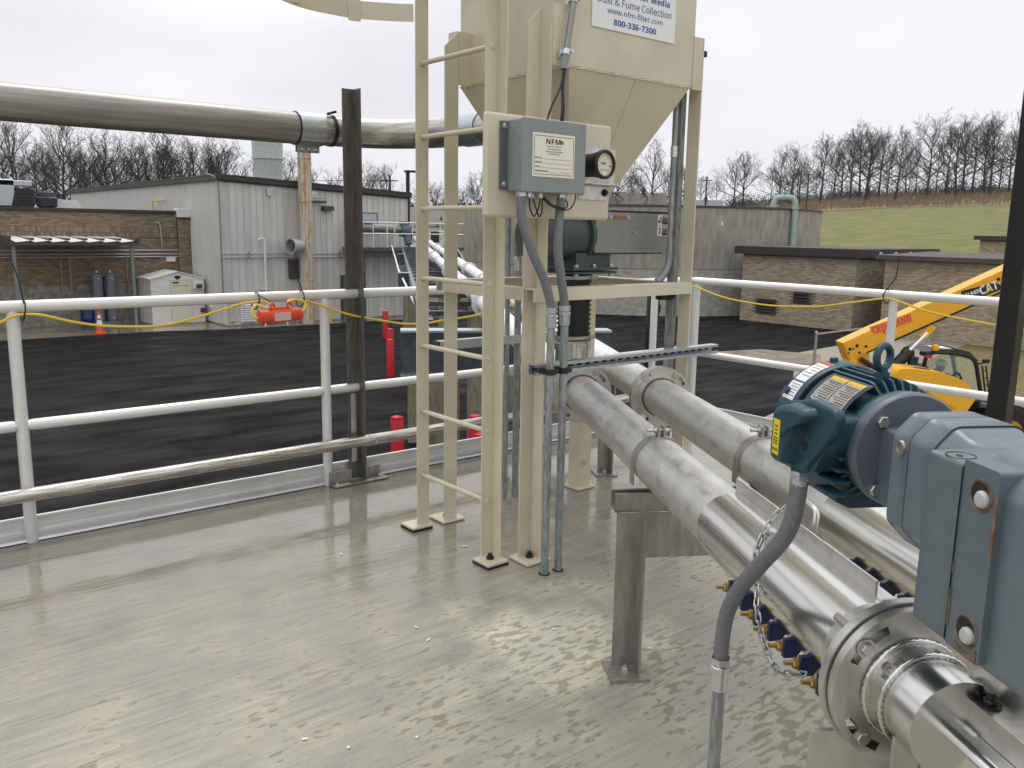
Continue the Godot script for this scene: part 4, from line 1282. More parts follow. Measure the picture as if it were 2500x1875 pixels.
func build_tower() -> void:
	var E := Vector3.RIGHT; var Wd := Vector3.LEFT; var S := Vector3.BACK; var Nn := Vector3.FORWARD
	# --- dust collector: housing, hopper, four legs and their frame
	var t := thing("dust_collector", "tall cream dust collector on four angle legs with a blue lettered sign", "dust collector", Vector3(2.77, 0, -2.95))
	var s := Sh.new()
	s.cbox(Vector3(2.789, 3.4, -2.9725), Vector3(0.764, 2.73, 0.735), 0.006)
	obj("housing", s, M.cream, t)
	s = Sh.new()   # hopper with a slightly uneven weld round its top
	var top := [Vector3(2.409, 2.036, -2.607), Vector3(3.150, 2.036, -2.607), Vector3(3.150, 2.036, -3.338), Vector3(2.409, 2.036, -3.338)]
	var bot := [Vector3(2.67, 1.50, -2.87), Vector3(2.87, 1.50, -2.87), Vector3(2.87, 1.50, -3.07), Vector3(2.67, 1.50, -3.07)]
	for i in 4:
		var j := (i + 1) % 4
		s.face([top[i], top[j], bot[j], bot[i]], Vector3(2.77, 1.8, -2.97))
	s.face(bot, Vector3(2.77, 1.8, -2.97))
	s.box(Vector3(2.77, 1.485, -2.97), Vector3(0.28, 0.02, 0.28))
	obj("hopper", s, M.cream, t)
	s = Sh.new()
	for i in 4:
		var j := (i + 1) % 4
		var p := []; var r := []
		for k in 40:
			p.append(top[i].lerp(top[j], k / 39.0) + Vector3(0, 0.001 * sin(k * 1.9) - 0.001, 0)); r.append(0.0035 + 0.0013 * sin(k * 2.3 + i) + 0.0008 * sin(k * 5.1))
		s.tube(p, r, 6)
	var ws := [Vector3(2.80, 2.033, -2.608), Vector3(2.775, 1.5, -2.868)]
	var pw := []; var rw := []
	for k in 24:
		pw.append(ws[0].lerp(ws[1], k / 23.0)); rw.append(0.0035 + 0.0014 * sin(k * 2.7))
	s.tube(pw, rw, 6)
	obj("weld_seam", s, M.cream, t)
	# legs: corners point inwards
	for q in [[Vector3(2.332, 0, -3.245), Wd, Nn, 0.072], [Vector3(2.313, 0, -2.668), Wd, S, 0.072], [Vector3(3.222, 0, -2.668), E, S, 0.072], [Vector3(3.152, 0, -3.245), E, Nn, 0.088]]:
		s = Sh.new()
		angle_steel(s, q[0], q[1], q[2], q[3], q[3] - 0.004, 0.007, 0.014, 2.255, 0.07)
		var lg := obj("leg", s, M.cream, t)
		s = Sh.new()
		var pc: Vector3 = q[0] + (q[1] + q[2]) * 0.034
		s.cbox(Vector3(pc.x, 0.008, pc.z), Vector3(0.13, 0.012, 0.13), 0.003)
		obj("base_plate", s, M.cream, lg)
		s = Sh.new()
		var bp: Vector3 = q[0] + (q[1] + q[2]) * 0.036
		s.cyl(Vector3(bp.x, 0.014, bp.z), Vector3(bp.x, 0.026, bp.z), 0.017, 12); s.cyl(Vector3(bp.x, 0.026, bp.z), Vector3(bp.x, 0.040, bp.z), 0.010, 10)
		obj("anchor_bolt", s, M.dark_bolt, lg)
	# gussets between legs and housing
	for q in [[2.316, 2.407, -2.601], [3.160, 3.2215, -2.601], [2.334, 2.407, -3.246], [3.130, 3.152, -3.246]]:
		s = Sh.new(); s.span(Vector3(q[0], 2.03, q[2] - 0.007), Vector3(q[1], 2.255, q[2])); obj("gusset", s, M.cream, t)
	# frame of angles half way up
	for q in [[Vector3(2.242, 1.165, -2.600), Vector3(3.226, 1.112, -2.594), Vector3(2.242, 1.165, -2.600), Vector3(3.226, 1.159, -2.655)], [Vector3(2.262, 1.165, -3.318), Vector3(3.238, 1.112, -3.312), Vector3(2.262, 1.165, -3.312), Vector3(3.238, 1.159, -3.26)], [Vector3(2.255, 1.163, -3.26), Vector3(2.261, 1.112, -2.656), Vector3(2.261, 1.163, -3.26), Vector3(2.31, 1.157, -2.656)], [Vector3(3.229, 1.163, -3.26), Vector3(3.235, 1.112, -2.656), Vector3(3.18, 1.163, -3.26), Vector3(3.229, 1.157, -2.656)]]:
		s = Sh.new(); s.span(q[0], q[1]); s.span(q[2], q[3]); obj("cross_beam", s, M.cream, t)
	# sign
	s = Sh.new(); s.span(Vector3(2.521, 2.204, -2.6035), Vector3(3.024, 2.66, -2.6005)); var sg := obj("sign", s, M.white_print, t)
	var zt := -2.5995
	text("Dust & Fume Collection", 0.026, Vector3(2.772, 2.313, zt), Basis.IDENTITY, M.blue_ink, sg, false, 0.445)
	text("www.nfm-filter.com", 0.020, Vector3(2.775, 2.276, zt), Basis.IDENTITY, M.blue_ink, sg, false, 0.335)
	text("800-336-7300", 0.0235, Vector3(2.773, 2.235, zt), Basis.IDENTITY, M.blue_ink, sg, true, 0.258)
	text("National Filter Media", 0.024, Vector3(2.772, 2.356, zt), Basis.IDENTITY, M.blue_ink, sg, true, 0.42)
	# round inspection cap on the hopper's left side, ribbed vibrator behind
	s = Sh.new(); s.lathe([Vector2(0.0, 0.02), Vector2(0.085, 0.02), Vector2(0.085, 0.0)], along(Vector3(2.565, 1.80, -2.99), Vector3(-0.9, -0.44, 0)), 24); obj("hopper_cap", s, M.cream, t)
	s = Sh.new(); s.cyl(Vector3(2.54, 1.785, -2.965), Vector3(2.515, 1.775, -2.965), 0.018, 10); obj("cap_knob", s, M.dark_bolt, t)
	s = Sh.new()
	var pr := [Vector2(0, 0)]
	for i in 9:
		pr.append(Vector2(0.05 if i % 2 else 0.060, i * 0.018)); pr.append(Vector2(0.05 if i % 2 else 0.060, i * 0.018 + 0.014))
	pr.append(Vector2(0, 0.16))
	s.lathe(pr, along(Vector3(2.99, 1.73, -3.16), Vector3(0.75, 0.1, -0.6)), 18); obj("vibrator", s, M.guard, t)
	# strut bolt stub at the right leg
	s = Sh.new(); s.cbox(Vector3(3.245, 2.195, -2.62), Vector3(0.045, 0.025, 0.02), 0.003); s.cyl(Vector3(3.24, 2.20, -2.62), Vector3(3.24, 2.20, -2.60), 0.006, 8)
	tag(obj("clamp_stub", s, M.dark_bolt), "small dark clamp end sticking out beside the top of the right leg", "clamp")

	# --- ladder with the first hoop of its cage
	t = thing("ladder", "cream steel ladder with round rungs standing left of the dust collector", "ladder", Vector3(2.14, 0, -2.98))
	s = Sh.new(); angle_steel(s, Vector3(2.171, 0, -3.245), Wd, Nn, 0.064, 0.060, 0.006, 0.02, 4.4); obj("rail", s, M.cream, t)
	s = Sh.new(); angle_steel(s, Vector3(2.171, 0, -2.758), Wd, S, 0.064, 0.062, 0.006, 0.02, 4.4); obj("rail", s, M.cream, t)
	var rung := Sh.new()
	rung.tube([Vector3(0, 0, -0.005), Vector3(0, 0, 0.4975)], 0.0105, 14)
	rung.lathe([Vector2(0.0, 0.004), Vector2(0.009, 0.0035), Vector2(0.012, 0)], Transform3D(Basis(Vector3.RIGHT, PI / 2), Vector3(0, 0, 0.4955)), 12)
	rung.tube([Vector3(0.0, 0, 0.003), Vector3(0, 0, 0.009)], [0.0150, 0.0108], 12)
	var at := []
	for i in 14:
		at.append(Vector3(2.139, 0.258 + 0.3062 * i, -3.247))
	parts("rung", rung, M.cream, t, at)
	for q in [[2.112, -3.262, "n"], [2.118, -2.70, "s"]]:
		s = Sh.new(); s.cbox(Vector3(q[0], 0.016, q[1]), Vector3(0.105, 0.012, 0.105), 0.002); obj("base_plate", s, M.cream, t)
		s = Sh.new(); s.cbox(Vector3(q[0], 0.006, q[1]), Vector3(0.112, 0.010, 0.112), 0.002); obj("shim", s, M.black_gap, t)
	s = Sh.new(); s.cyl(Vector3(2.118, 0.022, -2.703), Vector3(2.118, 0.033, -2.703), 0.0165, 12); s.cyl(Vector3(2.118, 0.033, -2.703), Vector3(2.118, 0.046, -2.703), 0.010, 10); obj("anchor_bolt", s, M.dark_bolt, t)
	# cage hoop: a flat band
	var hp := curve([Vector3(2.107, 0, -3.262), Vector3(2.03, 0, -3.315), Vector3(1.90, 0, -3.378), Vector3(1.80, 0, -3.388), Vector3(1.66, 0, -3.374), Vector3(1.525, 0, -3.308), Vector3(1.42, 0, -3.19), Vector3(1.375, 0, -3.0), Vector3(1.42, 0, -2.81), Vector3(1.55, 0, -2.68), Vector3(1.75, 0, -2.61), Vector3(1.95, 0, -2.63), Vector3(2.107, 0, -2.70)], 5)
	s = Sh.new()
	for i in hp.size() - 1:
		var a: Vector3 = hp[i]; var b: Vector3 = hp[i + 1]
		var out := (b - a).cross(UP).normalized()
		var o := -out * 0.006
		s.face([a + UP * 2.262, b + UP * 2.262, b + UP * 2.332, a + UP * 2.332], a + UP * 2.3 - out)
		s.face([a + o + UP * 2.262, b + o + UP * 2.262, b + o + UP * 2.332, a + o + UP * 2.332], a + UP * 2.3 + out)
		s.face([a + UP * 2.262, b + UP * 2.262, b + o + UP * 2.262, a + o + UP * 2.262], a + UP * 2.4)
		s.face([a + UP * 2.332, b + UP * 2.332, b + o + UP * 2.332, a + o + UP * 2.332], a + UP * 2.2)
	obj("cage_hoop", s, M.cream, t)
	s = Sh.new(); s.box(Vector3(1.885, 2.75, -3.372), Vector3(0.052, 1.0, 0.006), Basis(UP, -0.25)); obj("cage_strap", s, M.cream, t)
	s = Sh.new(); s.box(Vector3(1.60, 2.75, -3.345), Vector3(0.052, 0.96, 0.006), Basis(UP, 0.3)); obj("cage_strap", s, M.cream, t)

	# --- mounting panel, control box, gauge
	s = Sh.new(); s.cbox(Vector3(2.2965, 1.632, -2.580), Vector3(0.657, 0.38, 0.028), 0.010)
	tag(obj("mounting_panel", s, M.cream), "cream mounting plate behind the grey control box, across the ladder rail", "panel")
	t = thing("control_box", "grey steel control box with a cream nameplate on the mounting plate", "control box", Vector3(2.22, 1.54, -2.53))
	s = Sh.new(); s.cbox(Vector3(2.222, 1.668, -2.518), Vector3(0.316, 0.258, 0.092), 0.004); obj("body", s, M.box_grey, t)
	s = Sh.new(); s.cbox(Vector3(2.2205, 1.6685, -2.4715), Vector3(0.322, 0.266, 0.013), 0.004); var lid := obj("door", s, M.box_grey, t)
	s = Sh.new(); s.span(Vector3(2.030, 1.545, -2.563), Vector3(2.0635, 1.792, -2.556)); obj("flange", s, M.box_edge, t)
	for y in [1.565, 1.775]:
		s = Sh.new(); s.hexbolt(Vector3(2.047, y, -2.556), S, 0.008, 0.007, 0.011); obj("screw", s, M.zinc, t)
	s = Sh.new(); s.cbox(Vector3(2.212, 1.672, -2.4640), Vector3(0.212, 0.158, 0.0025), 0.001); var np := obj("nameplate", s, M.plate_cream, t)
	var zz := -2.4622
	s = Sh.new()
	var fr := [[2.114, 1.602, 2.310, 1.6035], [2.114, 1.7405, 2.310, 1.742], [2.1125, 1.609, 2.114, 1.735], [2.310, 1.609, 2.3115, 1.735]]
	for q in fr:
		s.span(Vector3(q[0], q[1], zz - 0.0002), Vector3(q[2], q[3], zz + 0.0003))
	obj("border", s, M.ink, np)
	text("NFM", 0.019, Vector3(2.207, 1.722, zz), Basis.IDENTITY, M.ink, np, true, 0.072)
	s = Sh.new()
	for i in 5:
		s.lathe([Vector2(0.0005 + 0.0016 * i, 0), Vector2(0.0013 + 0.0016 * i, 0)], Transform3D(Basis(Vector3.RIGHT, PI / 2), Vector3(2.2505, 1.722, zz)), 14)
	s.span(Vector3(2.2600, 1.714, zz - 0.0002), Vector3(2.2612, 1.722, zz + 0.0002)); s.span(Vector3(2.2565, 1.7225, zz - 0.0002), Vector3(2.2585, 1.7265, zz + 0.0002))
	obj("logo", s, M.ink, np)
	text("National FILTER MEDIA", 0.0048, Vector3(2.212, 1.7045, zz), Basis.IDENTITY, M.ink, np, false, 0.074, "lettering", true)
	text("DUST & FUME COLLECTION", 0.0042, Vector3(2.212, 1.6945, zz), Basis.IDENTITY, M.ink, np, true, 0.066)
	text("Parts & Service 800-336-7300", 0.0044, Vector3(2.212, 1.6860, zz), Basis.IDENTITY, M.ink, np, true, 0.088)
	text("www.nfm-filter.com", 0.0044, Vector3(2.212, 1.6780, zz), Basis.IDENTITY, M.ink, np, true, 0.058)
	var rows := ["MODEL NO.", "SERIAL NO.", "TAG NO.", "PURCHASE ORDER NO."]
	var ln := Sh.new()
	for i in 4:
		var y := 1.662 - 0.0160 * i
		var w: float = [0.036, 0.036, 0.026, 0.068][i]
		text(rows[i], 0.0062, Vector3(2.118 + w / 2, y, zz), Basis.IDENTITY, M.ink, np, true, w)
		ln.span(Vector3(2.121 + w, y - 0.0038, zz - 0.0003), Vector3(2.3, y - 0.0030, zz + 0.0001))
	obj("rule", ln, M.ink, np)
	# glands below the box
	t = thing("cable_glands", "row of small silver and grey cable glands under the control box", "cable glands", Vector3(2.2, 1.52, -2.52))
	for q in [[2.091, 0.021, -2.505], [2.125, 0.013, -2.50], [2.165, 0.010, -2.53], [2.190, 0.011, -2.51], [2.294, 0.020, -2.505], [2.33, 0.010, -2.52]]:
		s = Sh.new(); s.hexbolt(Vector3(q[0], 1.5385, q[2]), Vector3.DOWN, q[1], 0.022, q[1] * 0.9); obj("gland", s, M.zinc, t)
	# two flexible hoses down into rigid conduit
	hose_run("left one of the two grey hoses dropping from the control box into conduit", [Vector3(2.091, 1.522, -2.505), Vector3(2.091, 1.44, -2.50), Vector3(2.130, 1.32, -2.485), Vector3(2.188, 1.215, -2.48), Vector3(2.222, 1.13, -2.478), Vector3(2.232, 1.085, -2.478)], Vector3(2.228, 0, -2.480))
	hose_run("right one of the two grey hoses dropping from the control box into conduit", [Vector3(2.294, 1.522, -2.505), Vector3(2.279, 1.434, -2.50), Vector3(2.264, 1.32, -2.485), Vector3(2.279, 1.212, -2.478), Vector3(2.296, 1.13, -2.477), Vector3(2.301, 1.09, -2.476)], Vector3(2.301, 0, -2.476))
	# loops of black cable
	var loops := [[Vector3(2.125, 1.525, -2.50), Vector3(2.13, 1.48, -2.50), Vector3(2.145, 1.452, -2.50), Vector3(2.165, 1.452, -2.51), Vector3(2.185, 1.49, -2.51), Vector3(2.190, 1.53, -2.51)], [Vector3(2.165, 1.525, -2.53), Vector3(2.168, 1.48, -2.51), Vector3(2.186, 1.448, -2.51), Vector3(2.203, 1.47, -2.515), Vector3(2.208, 1.53, -2.52)], [Vector3(2.205, 1.53, -2.53), Vector3(2.235, 1.49, -2.50), Vector3(2.29, 1.475, -2.47), Vector3(2.345, 1.50, -2.49), Vector3(2.372, 1.545, -2.51), Vector3(2.374, 1.59, -2.555)], [Vector3(2.215, 1.53, -2.53), Vector3(2.24, 1.495, -2.50), Vector3(2.29, 1.482, -2.48), Vector3(2.33, 1.503, -2.51), Vector3(2.352, 1.53, -2.56)]]
	for i in loops.size():
		s = Sh.new(); s.tube(curve(loops[i], 8), 0.0028, 8)
		tag(obj("cable_loop", s, M.cable), ["leftmost drooping black cable loop under the control box", "second black cable loop under the control box, deepest of them", "outer black cable loop curling right from under the control box", "inner black cable loop curling right from under the control box"][i], "cable", "black cable loops under the control box")
	# conduit stub with cables above the box
	t = thing("conduit_stub", "slanting grey conduit on two clamps with black cables leaving its end", "conduit", Vector3(2.35, 2.0, -2.58))
	s = Sh.new(); s.cyl(Vector3(2.350, 2.020, -2.572), Vector3(2.420, 2.42, -2.572), 0.0125, 16); obj("tube", s, M.guard, t)
	s = Sh.new(); s.cyl(Vector3(2.349, 2.014, -2.572), Vector3(2.3575, 2.062, -2.572), 0.0148, 16); obj("bushing", s, M.box_grey, t)
	for y in [2.078, 2.275]:
		var x: float = 2.350 + (y - 2.02) * 0.175
		s = Sh.new(); s.cyl(Vector3(x - 0.002, y - 0.010, -2.572), Vector3(x + 0.002, y + 0.010, -2.572), 0.0165, 14); s.box(Vector3(x + 0.017, y + 0.002, -2.570), Vector3(0.018, 0.012, 0.018)); s.hexbolt(Vector3(x + 0.017, y + 0.002, -2.560), S, 0.007, 0.009); s.box(Vector3(x - 0.012, y - 0.004, -2.588), Vector3(0.022, 0.03, 0.014)); obj("clamp", s, M.zinc, t)
	for i in 3:
		s = Sh.new(); s.tube(curve([Vector3(2.350 + 0.004 * i, 2.03, -2.572), Vector3(2.338 - 0.006 * (1 - i), 1.95, -2.565), Vector3([2.262, 2.318, 2.326][i], 1.86, -2.54), Vector3([2.228, 2.30, 2.312][i], 1.795, -2.53)], 6), 0.0042, 8); obj("cable", s, M.cable, t)
	# gauge
	t = thing("pressure_gauge", "round black rimmed pressure gauge beside the control box", "gauge", Vector3(2.49, 1.60, -2.5))
	s = Sh.new(); s.lathe([Vector2(0.0, -0.098), Vector2(0.046, -0.098), Vector2(0.046, -0.05), Vector2(0.050, -0.045), Vector2(0.050, -0.02), Vector2(0.0565, -0.016), Vector2(0.0575, 0.0), Vector2(0.053, 0.005), Vector2(0.046, 0.004), Vector2(0.045, -0.008)], Transform3D(Basis(Vector3.RIGHT, PI / 2), Vector3(2.488, 1.657, -2.465)), 40); obj("case", s, M.machine_black, t)
	s = Sh.new(); s.cyl(Vector3(2.488, 1.657, -2.476), Vector3(2.488, 1.657, -2.471), 0.0455, 36); var gf := obj("dial", s, M.gauge_face, t)
	s = Sh.new()
	for i in 11:
		var a := deg_to_rad(205 - 23 * i)
		s.box(Vector3(2.488 + 0.037 * cos(a), 1.657 + 0.037 * sin(a), -2.4706), Vector3(0.007, 0.0012, 0.0006), Basis(Vector3.BACK, a))
	s.box(Vector3(2.452, 1.651, -2.4706), Vector3(0.010, 0.0035, 0.0006)); s.box(Vector3(2.522, 1.651, -2.4706), Vector3(0.012, 0.004, 0.0006))
	s.box(Vector3(2.488, 1.636, -2.4704), Vector3(0.050, 0.0012, 0.0006)); obj("scale_mark", s, M.ink, gf)
	text("NFM", 0.009, Vector3(2.483, 1.661, -2.4700), Basis.IDENTITY, M.ink, gf, true, 0.024)
	s = Sh.new(); s.cyl(Vector3(2.488, 1.622, -2.4708), Vector3(2.488, 1.622, -2.4690), 0.008, 16); obj("knob", s, M.white_print, gf)
	t = thing("gauge_bracket", "bent bare metal bracket with a bolt under the pressure gauge", "bracket", Vector3(2.53, 1.52, -2.55))
	s = Sh.new(); s.span(Vector3(2.40, 1.586, -2.566), Vector3(2.645, 1.730, -2.5635)); s.cbox(Vector3(2.56, 1.583, -2.545), Vector3(0.175, 0.004, 0.045), 0.001); s.span(Vector3(2.44, 1.522, -2.564), Vector3(2.605, 1.582, -2.561)); obj("plate", s, M.brushed, t)
	s = Sh.new(); s.hexbolt(Vector3(2.585, 1.553, -2.561), S, 0.010, 0.016, 0.015); s.hexbolt(Vector3(2.452, 1.550, -2.561), S, 0.008, 0.008, 0.012); obj("bolt", s, M.dark_bolt, t)

	# --- strut channels across the legs, front and back
	strut_channel("galvanised slotted strut channel clamped across the front legs, carrying two conduits", Vector3(2.205, 0.845, -2.578), Vector3(3.375, 0.845, -2.578), S)
	strut_channel("galvanised slotted strut channel across the back legs behind the conduits", Vector3(2.30, 0.845, -3.340), Vector3(3.30, 0.845, -3.340), Nn)
	t = thing("conduit_clamps", "pair of dark conduit clamps with screws on the front strut channel", "clamps", Vector3(2.27, 0.84, -2.48))
	for x in [2.232, 2.302]:
		s = Sh.new(); s.lathe([Vector2(0.0195, -0.012), Vector2(0.022, -0.012), Vector2(0.022, 0.012), Vector2(0.0195, 0.012)], Transform3D(Basis.IDENTITY, Vector3(x, 0.847, -2.477)), 16); s.box(Vector3(x, 0.847, -2.512), Vector3(0.03, 0.022, 0.03)); s.cyl(Vector3(x + 0.024, 0.847, -2.475), Vector3(x + 0.036, 0.847, -2.470), 0.010, 12); obj("clamp", s, M.dark_bolt, t)
	# conduits behind and on the right leg
	s = Sh.new(); s.cyl(Vector3(2.723, -0.05, -3.356), Vector3(2.723, 1.62, -3.356), 0.0125, 12)
	tag(obj("conduit", s, M.galv_dull), "thin rigid conduit left of its thicker neighbour behind the near tower leg", "conduit")
	t = thing("conduit", "thicker rigid conduit with an elbow hose on top behind the near tower leg", "conduit", Vector3(2.795, 0, -3.360))
	s = Sh.new(); s.cyl(Vector3(2.795, -0.05, -3.360), Vector3(2.795, 1.19, -3.360), 0.0175, 14); obj("tube", s, M.galv_dull, t)
	s = Sh.new(); s.cyl(Vector3(2.795, 1.19, -3.36), Vector3(2.795, 1.245, -3.36), 0.024, 14); s.hexbolt(Vector3(2.795, 1.245, -3.36), UP, 0.026, 0.018); obj("connector", s, M.zinc, t)
	s = Sh.new(); s.tube(curve([Vector3(2.795, 1.255, -3.36), Vector3(2.795, 1.36, -3.36), Vector3(2.815, 1.44, -3.34), Vector3(2.86, 1.49, -3.30), Vector3(2.92, 1.50, -3.26)], 6), 0.020, 14); obj("hose", s, M.hose, t)
	t = thing("conduit", "tall thin conduit bending away at the bottom beside the right tower leg", "conduit", Vector3(3.17, 1.15, -2.7))
	s = Sh.new(); s.cyl(Vector3(3.175, 1.31, -2.70), Vector3(3.175, 2.05, -2.70), 0.0145, 14); s.tube(curve([Vector3(3.175, 1.32, -2.70), Vector3(3.172, 1.25, -2.70), Vector3(3.15, 1.195, -2.71), Vector3(3.12, 1.165, -2.72)], 6), 0.0175, 14); obj("tube", s, M.galv_dull, t)
	s = Sh.new(); s.cyl(Vector3(3.175, 1.74, -2.70), Vector3(3.175, 1.79, -2.70), 0.018, 14); obj("coupling", s, M.zinc, t)
	s = Sh.new(); s.span(Vector3(3.185, 0.2, -2.715), Vector3(3.215, 2.03, -2.675))
	tag(obj("strut_post", s, M.galv_dull), "upright grey strut channel hugging the right tower leg", "strut")
	s = Sh.new(); s.cbox(Vector3(3.16, 1.095, -2.70), Vector3(0.09, 0.03, 0.05), 0.004)
	tag(obj("black_box", s, M.machine_black), "small black fitting under the cross beam at the right leg", "fitting")

	# --- rotary valve, its guard, the bellows and the tee on the pipe
	var bx := 2.80; var bz := -2.95
	t = thing("rotary_valve", "dark green rotary valve with round end cover under the hopper", "valve", Vector3(bx, 1.2, bz))
	s = Sh.new(); s.lathe([Vector2(0, -0.14), Vector2(0.105, -0.14), Vector2(0.115, -0.13), Vector2(0.115, 0.13), Vector2(0.105, 0.14), Vector2(0, 0.14)], along(Vector3(bx - 0.16, 1.375, bz + 0.02), E), 36); obj("body", s, M.valve_green, t)
	s = Sh.new(); s.lathe([Vector2(0, 0.0), Vector2(0.135, 0.0), Vector2(0.135, 0.022), Vector2(0.09, 0.030), Vector2(0.0, 0.030)], along(Vector3(bx - 0.035, 1.375, bz + 0.02), E), 36); obj("end_cover", s, M.valve_green, t)
	s = Sh.new(); s.box(Vector3(bx, 1.262, bz + 0.02), Vector3(0.22, 0.07, 0.20)); obj("neck", s, M.valve_green, t)
	s = Sh.new(); s.cbox(Vector3(bx, 1.226, bz), Vector3(0.29, 0.014, 0.29), 0.003); s.cbox(Vector3(bx, 1.208, bz), Vector3(0.28, 0.012, 0.28), 0.003); obj("flange", s, M.valve_green, t)
	for i in 6:
		var px: float = bx - 0.11 + 0.11 * (i % 3); var pz: float = bz + (0.125 if i < 3 else -0.125)
		s = Sh.new(); s.hexbolt(Vector3(px, 1.233, pz), UP, 0.011, 0.013, 0.014); s.hexbolt(Vector3(px, 1.202, pz), Vector3.DOWN, 0.011, 0.012); obj("bolt", s, M.bolt, t)
	s = Sh.new(); s.span(Vector3(2.585, 1.375, -2.830), Vector3(2.625, 1.425, -2.8285)); obj("warning_label", s, M.red_ink, t)
	t = thing("drive_guard", "flat grey steel drive guard box with two danger labels", "guard", Vector3(3.03, 1.29, -2.85))
	s = Sh.new(); s.cbox(Vector3(3.032, 1.392, -2.86), Vector3(0.505, 0.190, 0.12), 0.004); obj("cover", s, M.guard, t)
	s = Sh.new(); s.box(Vector3(3.03, 1.489, -2.86), Vector3(0.50, 0.006, 0.124)); s.box(Vector3(3.03, 1.2945, -2.862), Vector3(0.44, 0.006, 0.10)); obj("lip", s, M.dark_bolt, t)
	s = Sh.new(); s.hexbolt(Vector3(3.03, 1.392, -2.80), S, 0.008, 0.014, 0.010); obj("bolt", s, M.bolt, t)
	s = Sh.new(); s.box(Vector3(2.93, 1.460, -2.7985), Vector3(0.10, 0.016, 0.003)); obj("latch", s, M.rust, t)
	s = Sh.new(); s.hexbolt(Vector3(2.872, 1.460, -2.80), S, 0.011, 0.006); s.hexbolt(Vector3(2.988, 1.460, -2.80), S, 0.011, 0.006); obj("bolt", s, M.bolt, t)
	for i in 2:
		var y := 1.4545 - 0.0525 * i
		s = Sh.new(); s.span(Vector3(3.195, y - 0.025, -2.8), Vector3(3.268, y + 0.024, -2.7985)); var lb := obj("danger_label", s, M.white_print, t)
		s = Sh.new(); s.span(Vector3(3.229, y + 0.011, -2.7986), Vector3(3.266, y + 0.022, -2.7978)); obj("red_band", s, M.red_ink, lb)
		s = Sh.new(); s.span(Vector3(3.229, y - 0.022, -2.7986), Vector3(3.266, y + 0.0095, -2.7978)); obj("black_field", s, M.ink, lb)
		text("DANGER", 0.007, Vector3(3.249, y + 0.0165, -2.7974), Basis.IDENTITY, M.white_print, lb, true, 0.030)
		text(["KEEP HANDS CLEAR", "MOVING PARTS"][i], 0.0042, Vector3(3.2475, y + 0.002, -2.7974), Basis.IDENTITY, M.white_print, lb, false, 0.032)
		text(["OF MACHINERY", "CAN CRUSH"][i], 0.0042, Vector3(3.2475, y - 0.007, -2.7974), Basis.IDENTITY, M.white_print, lb, false, 0.030)
		s = Sh.new()
		if i == 0:
			s.lathe([Vector2(0.006, 0), Vector2(0.010, 0)], Transform3D(Basis(Vector3.RIGHT, PI / 2), Vector3(3.217, y - 0.006, -2.7978)), 14)
			s.span(Vector3(3.200, y - 0.014, -2.7985), Vector3(3.212, y - 0.002, -2.7978)); s.span(Vector3(3.212, y + 0.006, -2.7985), Vector3(3.222, y + 0.013, -2.7978))
		else:
			s.box(Vector3(3.212, y, -2.798), Vector3(0.004, 0.034, 0.0006)); s.box(Vector3(3.212, y + 0.012, -2.798), Vector3(0.008, 0.008, 0.0007)); s.box(Vector3(3.212, y - 0.01, -2.798), Vector3(0.014, 0.004, 0.0007), Basis(Vector3.BACK, 0.6)); s.box(Vector3(3.212, y + 0.003, -2.798), Vector3(0.016, 0.003, 0.0007), Basis(Vector3.BACK, -0.5))
		obj("pictogram", s, M.ink, lb)
	t = thing("bellows", "black corrugated rubber bellows with steel band clamps under the rotary valve", "bellows", Vector3(bx, 0.84, bz))
	var pf := []
	for i in 29:
		pf.append(Vector2(0.083 if i % 2 else 0.073, 0.885 + 0.31 * i / 28.0))
	s = Sh.new(); s.lathe(pf, Transform3D(Basis.IDENTITY, Vector3(bx, 0, bz)), 40, -0.2); obj("sleeve", s, M.rubber, t)
	for y in [1.175, 0.893]:
		s = Sh.new(); s.lathe([Vector2(0.082, 0), Vector2(0.086, 0), Vector2(0.086, 0.016), Vector2(0.082, 0.016)], Transform3D(Basis(Vector3.BACK, 0.03), Vector3(bx, y, bz)), 40); s.box(Vector3(bx + 0.05, y + 0.008, bz + 0.072), Vector3(0.035, 0.018, 0.02)); obj("band_clamp", s, M.bolt, t)
	s = Sh.new(); s.lathe([Vector2(0.084, 0), Vector2(0.084, 0.22)], Transform3D(Basis.IDENTITY, Vector3(bx, 0.665, bz)), 40); s.lathe([Vector2(0.0, 0.0), Vector2(0.088, 0.0), Vector2(0.088, 0.03), Vector2(0.0, 0.03)], Transform3D(Basis.IDENTITY, Vector3(bx, 0.84, bz)), 40); obj("tee_neck", s, M.polish, t)


